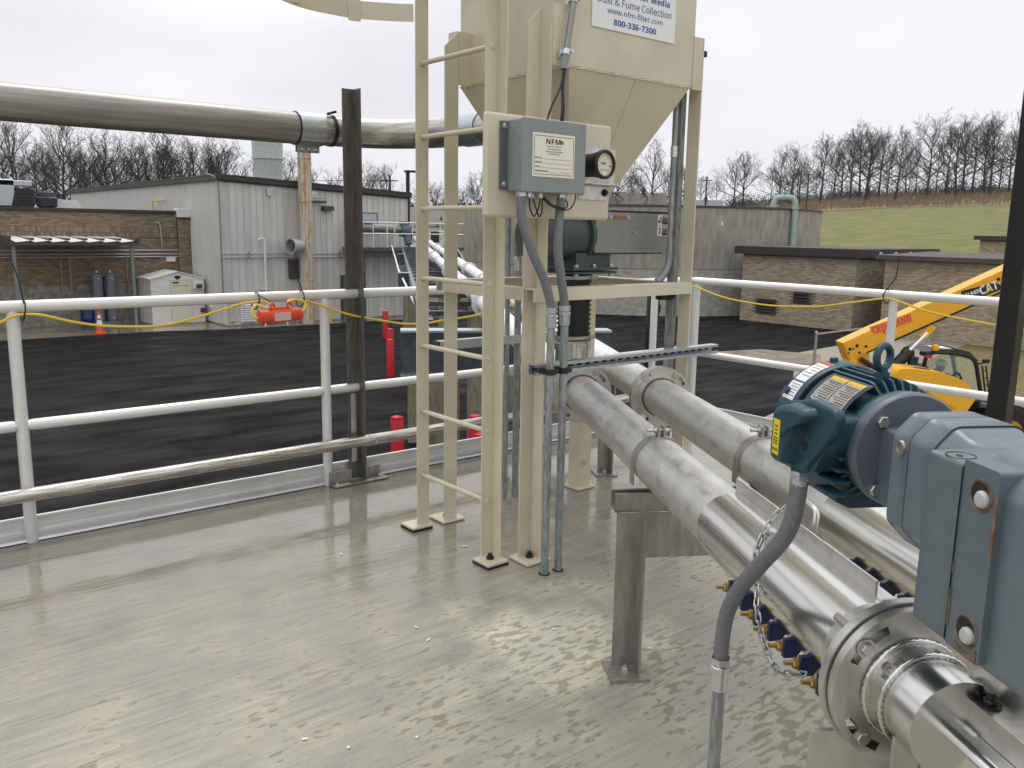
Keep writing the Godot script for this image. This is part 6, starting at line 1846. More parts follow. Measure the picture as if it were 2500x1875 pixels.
func build_gearmotor() -> void:
	var s0 := 0.847; var y0 := 1.044
	var g := thing("gear_motor", "teal electric motor bolted to a blue grey gearbox over the end of the nearer pipe", "gear motor", W(0.95, s0, 0.55))
	# --- motor
	var s := Sh.new()
	s.lathe([Vector2(0.0, 1.306), Vector2(0.094, 1.306), Vector2(0.097, 1.312), Vector2(0.097, 1.322), Vector2(0.090, 1.340), Vector2(0.0885, 1.36), Vector2(0.0885, 1.50)], axis_t(0, s0, y0), 72)
	var body := obj("motor_body", s, M.teal, g)
	var n := 0
	for k in 40:   # cooling fins, left out where the box and the plate sit
		var a := 9.0 * k
		if a > 108 and a < 158:
			continue
		if (a > 160 and a < 208) or (a > 250 and a < 290):
			continue
		s = Sh.new()
		var d := PN * cos(deg_to_rad(a)) + UP * sin(deg_to_rad(a))
		var tng := PD.cross(d)
		var c := W(0, s0, y0)
		var lo := []; var hi := []
		for e in [[1.333, 0.087], [1.350, 0.1085], [1.362, 0.111], [1.495, 0.111], [1.495, 0.087]]:
			lo.append(c + PD * e[0] + d * e[1] - tng * 0.0022); hi.append(c + PD * e[0] + d * e[1] + tng * 0.0022)
		var mid := c + PD * 1.42 + d * 0.1
		s.face(lo, mid); s.face(hi, mid)
		for j in 4:
			s.face([lo[j], lo[j + 1], hi[j + 1], hi[j]], mid)
		obj("fin", s, M.teal, body)
	# short fins low on the left, beside the box
	for k in 4:
		s = Sh.new()
		s.cbox(W(1.335, s0 - 0.094 - 0.004 * k, y0 - 0.018 - 0.021 * k), Vector3(0.030, 0.006, 0.06), 0.002, PB)
		obj("fin", s, M.teal, body)
	s = Sh.new(); s.lathe([Vector2(0.098, 1.488), Vector2(0.112, 1.490), Vector2(0.1145, 1.495), Vector2(0.1145, 1.548), Vector2(0.110, 1.562), Vector2(0.098, 1.570), Vector2(0.0, 1.574)], axis_t(0, s0, y0), 72)
	obj("fan_cover", s, M.teal, g)
	s = Sh.new(); s.lathe([Vector2(0.086, 1.487), Vector2(0.110, 1.487)], axis_t(0, s0, y0), 48); obj("fan_gap", s, M.black_gap, g)
	s = Sh.new()
	for a in [95.0, 150.0, 30.0]:
		s.cyl(W(1.535, s0 + 0.114 * cos(deg_to_rad(a)), y0 + 0.114 * sin(deg_to_rad(a))), W(1.535, s0 + 0.122 * cos(deg_to_rad(a)), y0 + 0.122 * sin(deg_to_rad(a))), 0.008, 10)
	obj("cover_screw", s, M.teal, g)
	# pad, nameplate in two halves with a yellow end
	s = Sh.new(); s.lathe([Vector2(0.1095, 1.335), Vector2(0.1112, 1.337), Vector2(0.1112, 1.470), Vector2(0.1095, 1.472)], axis_t(0, s0, y0), 20, 0.8, deg_to_rad(113), deg_to_rad(154)); obj("pad", s, M.teal, g)
	var metal := mottled([0.42, 0.40, 0.37], [0.60, 0.58, 0.54], 0.35, 0.7, 8.0, 301, 0.03, 4)
	for q in [[1.342, 1.397], [1.400, 1.455]]:
		s = Sh.new(); s.lathe([Vector2(0.1122, q[0]), Vector2(0.1122, q[1])], axis_t(0, s0, y0), 20, 0.8, deg_to_rad(119), deg_to_rad(151)); var np := obj("nameplate", s, metal, g)
		s = Sh.new(); s.lathe([Vector2(0.1124, q[0]), Vector2(0.1124, q[1])], axis_t(0, s0, y0), 6, 0.8, deg_to_rad(116.5), deg_to_rad(121)); obj("yellow_strip", s, M.amber, np)
		s = Sh.new()
		for r in 11:
			var a0 := 123.5 + 2.4 * r
			var w0: float = q[0] + 0.004 + 0.002 * (r % 2)
			var w1: float = q[1] - 0.006 - 0.007 * (r % 3)
			s.lathe([Vector2(0.1126, w0), Vector2(0.1126, w1)], axis_t(0, s0, y0), 2, 0.8, deg_to_rad(a0), deg_to_rad(a0 + (0.9 if r % 4 else 1.4)))
		obj("print", s, flat(0.10, 0.095, 0.09, 0.5), np)
		s = Sh.new()
		for e in [q[0] + 0.005, q[1] - 0.005]:
			s.cyl(W(e, s0 + 0.112 * cos(deg_to_rad(149)), y0 + 0.112 * sin(deg_to_rad(149))), W(e, s0 + 0.1145 * cos(deg_to_rad(149)), y0 + 0.1145 * sin(deg_to_rad(149))), 0.002, 6)
		obj("rivet", s, M.dark_bolt, np)
	# white warning stickers on the fan cover
	for q in [[103.0, 136.0], [138.0, 157.0]]:
		s = Sh.new(); s.lathe([Vector2(0.1150, 1.502), Vector2(0.1150, 1.545)], axis_t(0, s0, y0), 12, 0.8, deg_to_rad(q[0]), deg_to_rad(q[1])); var st := obj("warning_sticker", s, M.white_print, g)
		if q[0] < 110:
			s = Sh.new(); s.lathe([Vector2(0.1153, 1.503), Vector2(0.1153, 1.544)], axis_t(0, s0, y0), 4, 0.8, deg_to_rad(103.5), deg_to_rad(108)); obj("red_band", s, M.red_ink, st)
		s = Sh.new()
		for r in 5:
			var a0: float = q[0] + (9.0 if q[0] < 110 else 2.5) + 3.0 * r * (1.4 if q[0] < 110 else 1.0)
			s.lathe([Vector2(0.1153, 1.506 + 0.002 * (r % 2)), Vector2(0.1153, 1.540 - 0.005 * (r % 3))], axis_t(0, s0, y0), 2, 0.8, deg_to_rad(a0), deg_to_rad(a0 + 0.8))
		obj("print", s, flat(0.12, 0.12, 0.13, 0.5), st)
	# eye bolt
	s = Sh.new()
	s.cyl(W(1.385, s0, y0 + 0.104), W(1.385, s0, y0 + 0.118), 0.0135, 14)
	s.tube([W(1.385, s0, y0 + 0.116), W(1.385, s0, y0 + 0.128)], [0.010, 0.008], 12)
	var ring := []
	for k in 28:
		var a := TAU * k / 28
		ring.append(W(1.385, s0, y0 + 0.145) + (PD * 0.45 + PN * 0.89) * cos(a) * 0.0205 + UP * sin(a) * 0.0205)
	s.tube(ring, 0.0066, 12, false, true)
	obj("eye_bolt", s, M.teal, g)
	# terminal box with a slanted lid and a yellow sticker
	var tb := Basis(-PD, UP, (-PD).cross(UP))
	s = Sh.new(); s.prism(to2(rounded([-1.442, 0.990, -1.345, 0.990, -1.300, 1.055, -1.300, 1.098, -1.442, 1.100], 0.012)), 0.0, 0.075, Transform3D(tb, W(0, 0.786, 0)), true); obj("terminal_box", s, M.teal, g)
	s = Sh.new()
	var rim := rounded([1.454, 0.982, 1.376, 0.980, 1.268, 1.088, 1.268, 1.118, 1.35, 1.122, 1.454, 1.098], 0.016)
	var rr := []
	for e in [[0.722, -0.004], [0.718, 0.0], [0.708, 0.0], [0.704, -0.0015], [0.7025, -0.005], [0.7020, -0.010]]:
		rr.append(lid_ring(rim, e[0], e[1]))
	loft(s, rr, W(1.37, 0.73, 1.05), true, 0.5)
	var bulge := rounded([1.448, 0.990, 1.395, 0.990, 1.392, 1.030, 1.372, 1.066, 1.335, 1.084, 1.325, 1.098, 1.335, 1.108, 1.40, 1.106, 1.448, 1.090], 0.016)
	rr = []
	for e in [[0.706, 0.004], [0.701, 0.001], [0.694, -0.0005], [0.686, -0.002], [0.680, -0.005], [0.6765, -0.009], [0.6752, -0.014]]:
		rr.append(lid_ring(bulge, e[0], e[1], Vector2(1.405, 1.055)))
	loft(s, rr, W(1.405, 0.72, 1.055), true, 0.5)
	var lid := obj("box_lid", s, M.teal, g)
	s = Sh.new(); s.cyl(W(1.362, 0.703, 1.037), W(1.362, 0.7005, 1.037), 0.008, 12); obj("lid_screw", s, M.black_gap, lid)
	var stb := Basis(-PD, UP, (-PD).cross(UP))
	s = Sh.new(); s.box(W(1.419, 0.6748, 1.040), Vector3(0.025, 0.064, 0.0012), stb); var ys := obj("yellow_sticker", s, M.yellow_label, lid)
	text("BALDOR", 0.0055, W(1.419, 0.6739, 1.017), stb, M.ink, ys, true, 0.021)
	for q in [[1.060, 0.012], [1.053, 0.008], [1.046, 0.012], [1.038, 0.017], [1.033, 0.017], [1.028, 0.017]]:
		s = Sh.new(); s.box(W(1.419, 0.6740, q[0]), Vector3(q[1], 0.0022, 0.0004), stb); obj("print", s, M.ink, ys)
	# feet
	s = Sh.new(); s.prism(pv([-0.085, 0, -0.06, -0.012, 0.06, -0.012, 0.085, 0, 0.07, 0.04, -0.07, 0.04]), 0, 0.12, Transform3D(PB, W(1.47, s0, 0.937))); obj("foot", s, M.teal, g)
	# --- adapter flange and neck
	s = Sh.new(); s.lathe([Vector2(0.0, 1.304), Vector2(0.0985, 1.304), Vector2(0.0995, 1.300), Vector2(0.0995, 1.285), Vector2(0.096, 1.280), Vector2(0.0, 1.279)], axis_t(0, s0, y0), 72); obj("adapter_flange", s, M.gear_dark, g)
	s = Sh.new(); s.prism(to2(rounded([-0.056, -0.085, 0.056, -0.085, 0.056, 0.045, -0.056, 0.045], 0.008)), 0, 0.076, Transform3D(PB, W(1.279, s0, y0)), true); obj("neck", s, M.gear_dark, g)
	for q in [[0.790, 1.098], [0.787, 0.982], [0.905, 1.098], [0.905, 0.982]]:
		s = Sh.new(); s.hexbolt(W(1.280, q[0], q[1]), -PD, 0.0105, 0.011, 0.0); obj("flange_bolt", s, M.bolt, g)
	# --- helical housing: two chamfered castings with a joint between them
	var prof := rounded([0.766, 0.956, 0.766, 1.098, 0.797, 1.130, 0.898, 1.130, 0.930, 1.098, 0.930, 0.956, 0.888, 0.914, 0.808, 0.914], 0.011)
	var hc := Vector2(s0, 1.03)
	s = Sh.new(); casting(s, prof, 1.204, 1.162, 0.004, hc); obj("front_casting", s, M.gear_blue, g)
	s = Sh.new(); casting(s, prof, 1.1605, 1.105, 0.004, hc); loft(s, [ring_at(prof, 1.125, -0.0005, hc), ring_at(prof, 1.100, -0.004, hc), ring_at(prof, 1.085, -0.012, hc), ring_at(prof, 1.06, -0.016, hc), ring_at(prof, 0.90, -0.020, hc)], W(1.02, s0, 1.03)); obj("rear_casting", s, M.gear_blue, g)
	s = Sh.new()
	for k in 4:
		s.tube([W(1.085, 0.82 + 0.024 * k, 1.105), W(1.03, 0.822 + 0.024 * k, 1.106), W(0.96, 0.826 + 0.024 * k, 1.105)], [0.004, 0.009, 0.009], 10)
	obj("cooling_rib", s, M.gear_blue, g)
	s = Sh.new(); s.lathe([Vector2(0.006, 0.0), Vector2(0.0075, 0.004), Vector2(0.0115, 0.004), Vector2(0.0125, 0.0)], along(W(1.181, 0.7655, 1.079), -PN), 20); s.lathe([Vector2(0.0, 0.001), Vector2(0.0065, 0.001)], along(W(1.181, 0.7655, 1.079), -PN), 12); obj("plug", s, M.steel_dull, g)
	# --- main gearbox
	s = Sh.new()
	var slab := rounded([0.700, 0.882, 0.700, 1.1205, 0.93, 1.1225, 0.985, 1.11, 0.985, 0.882], 0.008)
	casting(s, slab, 1.016, 0.9485, 0.006, Vector2(0.84, 1.0)); obj("output_casting", s, M.gear_face, g)
	s = Sh.new(); s.lathe([Vector2(0.0, 0.0012), Vector2(0.005, 0.0012)], Transform3D(Basis.IDENTITY, W(0.984, 0.720, 1.1205)), 6); s.lathe([Vector2(0.0165, 0.0006), Vector2(0.0178, 0.0012), Vector2(0.0190, 0.0006)], Transform3D(Basis.IDENTITY, W(0.984, 0.722, 1.1206)), 28); obj("top_plug", s, M.black_steel, g)
	# the pad with two holes, rusty round their rims
	s = Sh.new(); s.prism((to2(rounded([-0.9490, 0.880, -0.884, 0.880, -0.884, 1.1265, -0.949, 1.1265], 0.006))), 0, 0.05, Transform3D(Basis(-PD, UP, (-PD).cross(UP)), W(0, 0.7025 + 0.05, 0))); var pad := obj("mounting_pad", s, M.gear_face, g)
	for q in [[0.912, 1.090], [0.910, 0.914]]:
		s = Sh.new(); s.lathe([Vector2(0.0185, 0.0), Vector2(0.0205, 0.0012), Vector2(0.021, 0.0)], along(W(q[0], 0.7022, q[1]), -PN), 28); s.lathe([Vector2(0.0, 0.0004), Vector2(0.0188, 0.0004)], along(W(q[0], 0.7022, q[1]), -PN), 24); var ho := obj("hole", s, M.rusty_edge, pad)
		s = Sh.new(); s.lathe([Vector2(0.0, 0.0010), Vector2(0.0160, 0.0010)], along(W(q[0] + 0.002, 0.7022, q[1] + 0.0015), -PN), 24); obj("bore", s, M.black_gap, ho)
		s = Sh.new(); s.lathe([Vector2(0.0, 0.0075), Vector2(0.0085, 0.0065), Vector2(0.0108, 0.0035), Vector2(0.0108, 0.0)], along(W(q[0] - 0.005, 0.7015, q[1] - 0.003), -PN), 24); obj("white_plug", s, M.plastic_white, ho)
	s = Sh.new(); s.box(W(0.884, 0.7015, 1.06), Vector3(0.002, 0.075, 0.004), PB); s.box(W(0.9475, 0.7018, 0.93), Vector3(0.002, 0.05, 0.004), PB); s.box(W(0.9475, 0.7018, 0.985), Vector3(0.001, 0.016, 0.003), PB); s.prism(pv([-0.93, 0.893, -0.905, 0.886, -0.889, 0.898, -0.8885, 0.883, -0.91, 0.882, -0.935, 0.884]), 0, 0.001, Transform3D(Basis(-PD, UP, (-PD).cross(UP)), W(0, 0.7022, 0))); obj("rust_mark", s, M.rusty_edge, pad)
	s = Sh.new()
	var big := rounded([0.713, 0.870, 0.711, 1.102, 0.745, 1.133, 0.80, 1.158, 0.85, 1.172, 0.90, 1.172, 0.96, 1.158, 1.02, 1.12, 1.03, 0.870], 0.014)
	casting(s, big, 0.947, 0.50, 0.014, Vector2(0.86, 1.0)); obj("gear_casting", s, M.gear_blue, g)
	s = Sh.new(); s.lathe([Vector2(0.0, 1.0), Vector2(0.165, 1.0), Vector2(0.175, 0.99), Vector2(0.175, 0.90)], axis_t(0, 0.935, 0.99), 56); obj("bearing_cover", s, M.gear_blue, g)
	# hose from the terminal box to the floor
	var t := thing("motor_conduit", "grey flexible hose hanging from the teal motor to a galvanised conduit", "conduit", W(1.60, 0.672, 0))
	s = Sh.new(); s.hexbolt(W(1.392, 0.712, 0.984), Vector3.DOWN, 0.0185, 0.018, 0.014); s.cyl(W(1.392, 0.712, 0.968), W(1.392, 0.712, 0.958), 0.0165, 14); obj("connector", s, M.galv, t)
	s = Sh.new(); s.tube(curve([W(1.392, 0.712, 0.966), W(1.393, 0.707, 0.90), W(1.415, 0.70, 0.845), W(1.467, 0.688, 0.78), W(1.535, 0.678, 0.70), W(1.578, 0.673, 0.63), W(1.594, 0.672, 0.565), W(1.596, 0.672, 0.51)], 10), 0.0158, 20); obj("hose", s, M.hose, t)
	s = Sh.new(); s.hexbolt(W(1.596, 0.672, 0.518), Vector3.DOWN, 0.0205, 0.018); s.lathe([Vector2(0.017, 0), Vector2(0.0195, 0.002), Vector2(0.0195, 0.010), Vector2(0.017, 0.012)], Transform3D(Basis.IDENTITY, W(1.596, 0.672, 0.488)), 18); s.cyl(W(1.596, 0.672, 0.488), W(1.596, 0.672, 0.445), 0.0172, 18); obj("coupling", s, M.zinc, t)
	s = Sh.new(); s.tube([W(1.60, 0.672, -0.02), W(1.596, 0.672, 0.45)], 0.0135, 18); obj("tube", s, M.galv_dull, t)


func to2(p: Array) -> PackedVector2Array:
	return pv(p)


func lid_ring(p: Array, s0: float, grow: float, c := Vector2(1.375, 1.055)) -> Array:
	var out := []
	for i in range(0, p.size(), 2):
		var q := Vector2(p[i], p[i + 1])
		q += (q - c).normalized() * grow
		out.append(W(q.x, s0, q.y))
	return out


# smooth union of tapered capsules meshed with surface nets: bones are [a, b, ra, rb]
func body_mesh(s: Sh, bones: Array, cell: float, blend: float) -> void:
	var lo := Vector3.INF; var hi := -Vector3.INF
	for b in bones:
		for k in 2:
			var r: float = b[2 + k] + cell * 2 + blend * 0.3
			lo = lo.min(b[k] - Vector3.ONE * r); hi = hi.max(b[k] + Vector3.ONE * r)
	var n := Vector3i(((hi - lo) / cell).ceil()) + Vector3i.ONE
	var f := PackedFloat32Array()
	f.resize(n.x * n.y * n.z)
	for z in n.z:
		for y in n.y:
			for x in n.x:
				f[x + n.x * (y + n.y * z)] = body_field(lo + Vector3(x, y, z) * cell, bones, blend)
	var at := {}
	var ofs := [0, 1, n.x, n.x + 1, n.x * n.y, n.x * n.y + 1, n.x * n.y + n.x, n.x * n.y + n.x + 1]
	for z in n.z - 1:
		for y in n.y - 1:
			for x in n.x - 1:
				var i := x + n.x * (y + n.y * z)
				var neg := 0
				for k in 8:
					if f[i + ofs[k]] < 0:
						neg += 1
				if neg == 0 or neg == 8:
					continue
				var sum := Vector3.ZERO; var c := 0
				for a in 8:
					for bit in [1, 2, 4]:
						if a & bit:
							continue
						var b2: int = a | bit
						var fa := f[i + ofs[a]]; var fb := f[i + ofs[b2]]
						if (fa < 0) != (fb < 0):
							var u := fa / (fa - fb)
							sum += Vector3(a & 1, (a >> 1) & 1, a >> 2).lerp(Vector3(b2 & 1, (b2 >> 1) & 1, b2 >> 2), u); c += 1
				at[i] = lo + (Vector3(x, y, z) + sum / c) * cell
	for z in range(1, n.z - 1):
		for y in range(1, n.y - 1):
			for x in range(1, n.x - 1):
				var i := x + n.x * (y + n.y * z)
				for ax in 3:
					var d: int = [1, n.x, n.x * n.y][ax]
					if (f[i] < 0) == (f[i + d] < 0):
						continue
					var u: int = [n.x, n.x * n.y, 1][ax]; var w: int = [n.x * n.y, 1, n.x][ax]
					var q := [i, i - u, i - u - w, i - w]
					var ok := true
					for k in q:
						ok = ok and at.has(k)
					if not ok:
						continue
					var p := []; var nn := []
					for k in q:
						p.append(at[k])
						var e := cell * 0.5
						nn.append(Vector3(body_field(at[k] + Vector3(e, 0, 0), bones, blend) - body_field(at[k] - Vector3(e, 0, 0), bones, blend), body_field(at[k] + Vector3(0, e, 0), bones, blend) - body_field(at[k] - Vector3(0, e, 0), bones, blend), body_field(at[k] + Vector3(0, 0, e), bones, blend) - body_field(at[k] - Vector3(0, 0, e), bones, blend)).normalized())
					s.tri(p[0], p[1], p[2], nn[0], nn[1], nn[2])
					s.tri(p[0], p[2], p[3], nn[0], nn[2], nn[3])


func body_field(p: Vector3, bones: Array, blend: float) -> float:
	var d := 1e9
	for b in bones:
		var ab: Vector3 = b[1] - b[0]
		var h := clampf((p - b[0]).dot(ab) / maxf(ab.length_squared(), 1e-9), 0, 1)
		var e: float = (p - b[0] - ab * h).length() - lerpf(b[2], b[3], h)
		if d > 1e8:
			d = e
		else:
			var k := maxf(blend - absf(d - e), 0.0) / blend
			d = minf(d, e) - k * k * blend * 0.25
	return d


func build_telehandler() -> void:
	var O := Vector3(17.36, -3, -8.03)
	var b := Basis(Vector3(0.772, 0, 0.635), UP, Vector3(-0.635, 0, 0.772))   # right along the machine, up, towards the deck
	var x := Transform3D(b, O + b * Vector3(0.03, 0, 0))
	var xb := Transform3D(b * Basis.from_scale(Vector3(0.92, 1, 1)), O + b * Vector3(-0.05, 0, 0))
	var xh := Transform3D(b, O + b * Vector3(-0.42, 0.20, 0))   # engine side
	var xc := Transform3D(b, O + b * Vector3(0.25, -0.08, 0))   # cab side
	var t := thing("telehandler", "yellow telescopic handler with raised boom and a black cab on the gravel", "telehandler", O)
	# boom
	var s := Sh.new()
	s.prism(pv([-1.67, 2.22, -1.64, 2.15, -1.5, 1.87, -1.40, 1.86, -1.09, 2.06, -0.5, 2.32, 1.06, 3.02, 2.6, 3.74, 2.6, 4.16, 1.72, 3.76, 0.53, 3.22, 0.0, 2.99, -0.63, 2.69, -1.06, 2.50]), -0.45, -0.05, xb); var bm := obj("boom", s, M.machine_yellow, t)
	s = Sh.new(); s.prism(pv([-1.64, 2.205, -1.49, 1.90, -0.97, 2.12, -0.86, 2.38, -1.08, 2.465]), -0.05, -0.028, xb); obj("boom_plate", s, M.machine_yellow, bm)
	s = Sh.new(); s.prism(pv([-1.10, 2.02, 1.06, 2.985, 2.6, 3.70, 2.6, 3.745, 1.06, 3.03, -1.10, 2.065]), -0.46, -0.04, xb); obj("wear_strip", s, M.machine_black, bm)
	for q in [[-1.36, 2.17, 0.035], [-1.16, 2.16, 0.03], [-1.29, 2.03, 0.026], [-1.51, 2.10, 0.035], [-1.53, 2.02, 0.02], [-1.44, 2.11, 0.02], [1.60, 3.56, 0.035]]:
		s = Sh.new(); s.cyl(xb * Vector3(q[0], q[1], -0.03), xb * Vector3(q[0], q[1], -0.022 if q[0] < 1 else -0.045), q[2], 12); obj("pin_hole", s, M.black_gap, bm)
	s = Sh.new(); s.prism(pv([0.82, 3.31, 1.53, 3.495, 1.66, 3.45, 1.72, 3.37, 1.27, 3.19, 0.84, 3.215]), -0.05, -0.044, xb); var dc := obj("black_decal", s, M.ink, bm)
	var tilt := 0.40
	var db := b * Basis(Vector3.BACK, tilt)
	text("TL943C", 0.085, xb * Vector3(1.09, 3.28, -0.042), db, M.white_print, dc, true, 0.33)
	var cat := text("CAT", 0.175, xb * Vector3(1.41, 3.385, -0.042), db, M.white_print, dc, true, 0.36)
	s = Sh.new(); s.prism(pv([1.33, 3.275, 1.45, 3.385, 1.52, 3.355]), -0.043, -0.0405, xb); obj("yellow_triangle", s, M.amber, dc)
	s = Sh.new(); s.prism(pv([0.83, 3.225, 0.90, 3.222, 0.855, 3.25]), -0.044, -0.0425, xb); obj("red_corner", s, M.red_ink, dc)
	text("CROSSLAND", 0.135, xb * Vector3(-0.63, 2.615, -0.046), b * Basis(Vector3.BACK, 0.36), flat(0.55, 0.05, 0.01, 0.5), bm, true, 0.80)
	s = Sh.new(); s.box(xb * Vector3(-0.64, 2.615, -0.048), Vector3(0.86, 0.20, 0.002), b * Basis(Vector3.BACK, 0.36)); obj("orange_sticker", s, flat(0.75, 0.22, 0.06, 0.5), bm)
	text("14-0", 0.075, xb * Vector3(-0.70, 2.475, -0.046), b * Basis(Vector3.BACK, 0.36), M.ink, bm, true, 0.22)
	# lift cylinder, pivot, linkage
	s = Sh.new(); s.cyl(x * Vector3(0.05, 2.46, 0.02), x * Vector3(-0.42, 1.96, 0.05), 0.045, 14); obj("piston_rod", s, M.chrome, t)
	s = Sh.new(); s.cyl(x * Vector3(-0.30, 2.08, 0.045), x * Vector3(-0.86, 1.45, 0.09), 0.115, 16); s.cyl(x * Vector3(-0.29, 2.09, 0.045), x * Vector3(-0.36, 2.01, 0.05), 0.13, 16); obj("lift_cylinder", s, M.machine_black, t)
	s = Sh.new(); s.prism(pv([-0.12, 2.40, 0.05, 2.36, 0.22, 2.58, 0.12, 2.62]), -0.04, 0.03, x); obj("cylinder_bracket", s, M.machine_yellow, t)
	s = Sh.new(); s.prism(pv([-1.45, 1.95, -1.05, 2.05, -0.98, 1.72, -1.20, 1.2, -1.5, 1.2]), -0.40, -0.10, x); obj("boom_pivot", s, M.machine_yellow, t)
	s = Sh.new(); s.cyl(x * Vector3(-1.38, 1.86, -0.1), x * Vector3(-1.38, 1.86, 0.0), 0.075, 16); obj("pivot_pin", s, M.machine_yellow, t)
	s = Sh.new(); s.cyl(x * Vector3(-1.22, 1.9, -0.05), x * Vector3(-0.75, 1.62, 0.05), 0.05, 12); s.cyl(x * Vector3(-1.15, 1.72, -0.05), x * Vector3(-0.7, 1.5, 0.05), 0.035, 12); s.cyl(x * Vector3(-0.24, 2.1, 0.0), x * Vector3(-0.2, 1.4, 0.1), 0.07, 10); s.cyl(x * Vector3(-0.1, 1.96, 0.0), x * Vector3(-0.26, 1.3, 0.15), 0.04, 10); obj("hydraulic_line", s, M.machine_black, t)
	# chassis, wheels, fenders
	s = Sh.new(); s.cbox(x * Vector3(0.0, 0.75, -0.3), Vector3(3.4, 0.55, 0.9), 0.06, b); obj("chassis", s, M.machine_black, t)
	for q in [[-1.05, 0.55], [1.55, 0.55], [-1.05, -1.15], [1.55, -1.15]]:
		s = Sh.new()
		s.lathe([Vector2(0.28, -0.18), Vector2(0.50, -0.18), Vector2(0.55, -0.13), Vector2(0.55, 0.13), Vector2(0.50, 0.18), Vector2(0.28, 0.18), Vector2(0.28, -0.18)], along(x * Vector3(q[0], 0.55, q[1]), b.z), 36)
		for k in 20:
			var a := TAU * k / 20
			s.box(x * Vector3(q[0] + 0.555 * cos(a), 0.55 + 0.555 * sin(a), q[1]), Vector3(0.05, 0.07, 0.32), b * Basis(Vector3.BACK, a) * Basis(Vector3.RIGHT, 0.25))
		var w := obj("wheel", s, M.tyre, t)
		s = Sh.new(); s.lathe([Vector2(0, 0.06), Vector2(0.2, 0.08), Vector2(0.28, 0.14), Vector2(0.28, -0.14), Vector2(0.2, -0.08), Vector2(0, -0.06)], along(x * Vector3(q[0], 0.55, q[1]), b.z), 24); obj("rim", s, M.machine_yellow, w)
	for q in [0.55, -1.15]:
		s = Sh.new(); s.lathe([Vector2(0.66, -0.22), Vector2(0.70, -0.22), Vector2(0.70, 0.22), Vector2(0.66, 0.22), Vector2(0.66, -0.22)], along(x * Vector3(1.55, 0.46, q), b.z), 20, 0.8, 0, PI); obj("fender", s, M.machine_black, t)
	s = Sh.new(); s.prism(pv([1.75, 0.95, 2.4, 0.55, 2.4, 0.45, 1.75, 0.75]), 0.2, 0.7, x); obj("nose", s, M.machine_yellow, t)
	# engine hood
	s = Sh.new(); s.prism(pv([-0.50, 0.75, -0.50, 1.52, -0.47, 1.62, -0.41, 1.67, -0.1, 1.665, 0.23, 1.63, 0.45, 1.585, 0.66, 1.525, 0.85, 1.44, 0.97, 1.34, 1.07, 1.20, 1.09, 1.08, 0.94, 0.82, 0.60, 0.75]), 0.30, 0.98, xh, true); var hood := obj("engine_hood", s, M.machine_yellow, t)
	s = Sh.new(); s.box(xh * Vector3(0.10, 1.648, 0.72), Vector3(0.30, 0.012, 0.16), b * Basis(Vector3.BACK, -0.1)); obj("vent", s, M.machine_black, hood)
	s = Sh.new(); s.box(xh * Vector3(0.79, 1.478, 0.62), Vector3(0.26, 0.012, 0.22), b * Basis(Vector3.BACK, -0.44)); s.tube(curve([xh * Vector3(0.74, 1.49, 0.72), xh * Vector3(0.78, 1.56, 0.72), xh * Vector3(0.86, 1.55, 0.72), xh * Vector3(0.92, 1.44, 0.72)], 4), 0.022, 8); obj("front_vent", s, M.machine_black, hood)
	s = Sh.new(); s.prism(pv([-0.47, 1.24, 0.10, 1.17, 0.62, 0.90, 0.75, 0.90, 0.12, 1.24, -0.47, 1.30]), 0.981, 0.990, xh); obj("side_line", s, flat(0.55, 0.26, 0.012, 0.4), hood)
	s = Sh.new(); s.box(xh * Vector3(-0.16, 1.08, 0.985), Vector3(0.42, 0.22, 0.012), b * Basis(Vector3.BACK, -0.12)); obj("grille", s, M.bronze, hood)
	s = Sh.new(); s.prism(pv([0.95, 1.30, 1.35, 1.16, 1.75, 1.02, 1.75, 0.92, 1.30, 0.98, 1.0, 1.05]), -0.2, 0.55, xh); obj("front_cowl", s, flat(0.06, 0.06, 0.06, 0.3), t)
	# cab: posts, roof, panes
	var zf := -0.10; var zb := -1.05
	for z in [zf, zb]:
		s = Sh.new(); s.tube(curve([xc * Vector3(-0.12, 1.25, z), xc * Vector3(-0.11, 1.75, z), xc * Vector3(-0.08, 2.04, z), xc * Vector3(0.05, 2.13, z), xc * Vector3(0.5, 2.12, z), xc * Vector3(0.80, 2.06, z), xc * Vector3(0.93, 1.94, z), xc * Vector3(1.00, 1.72, z), xc * Vector3(1.10, 1.35, z)], 5), 0.042, 10); obj("cab_frame", s, M.machine_black, t)
	s = Sh.new(); s.prism(pv([-0.06, 2.13, 0.06, 2.20, 0.5, 2.19, 0.82, 2.12, 0.98, 1.97, 0.90, 1.97, 0.80, 2.06, 0.5, 2.12, 0.05, 2.13]), zb - 0.03, zf + 0.03, xc); var roof := obj("cab_roof", s, M.machine_black, t)
	for k in 9:
		s = Sh.new(); s.prism(pv([0.48, 2.195, 0.82, 2.125, 0.96, 1.99, 0.98, 2.0, 0.83, 2.145, 0.48, 2.215]), zb + 0.05 + 0.1 * k, zb + 0.08 + 0.1 * k, xc); obj("roof_bar", s, M.machine_black, roof)
	s = Sh.new(); s.prism(pv([0.12, 2.205, 0.46, 2.197, 0.46, 2.206, 0.12, 2.216]), -0.60, -0.18, xc); obj("roof_sticker", s, M.white_print, roof)
	for z in [zf, zb]:
		s = Sh.new(); s.prism(pv([-0.09, 1.25, -0.08, 2.0, 0.05, 2.10, 0.5, 2.09, 0.79, 2.03, 0.91, 1.92, 0.98, 1.72, 1.07, 1.3]), z - 0.004, z + 0.004, xc); obj("cab_pane", s, M.glass, t)
	s = Sh.new(); s.cyl(xc * Vector3(0.38, 1.2, zb), xc * Vector3(0.36, 2.1, zb), 0.035, 8); obj("door_post", s, M.machine_black, t)
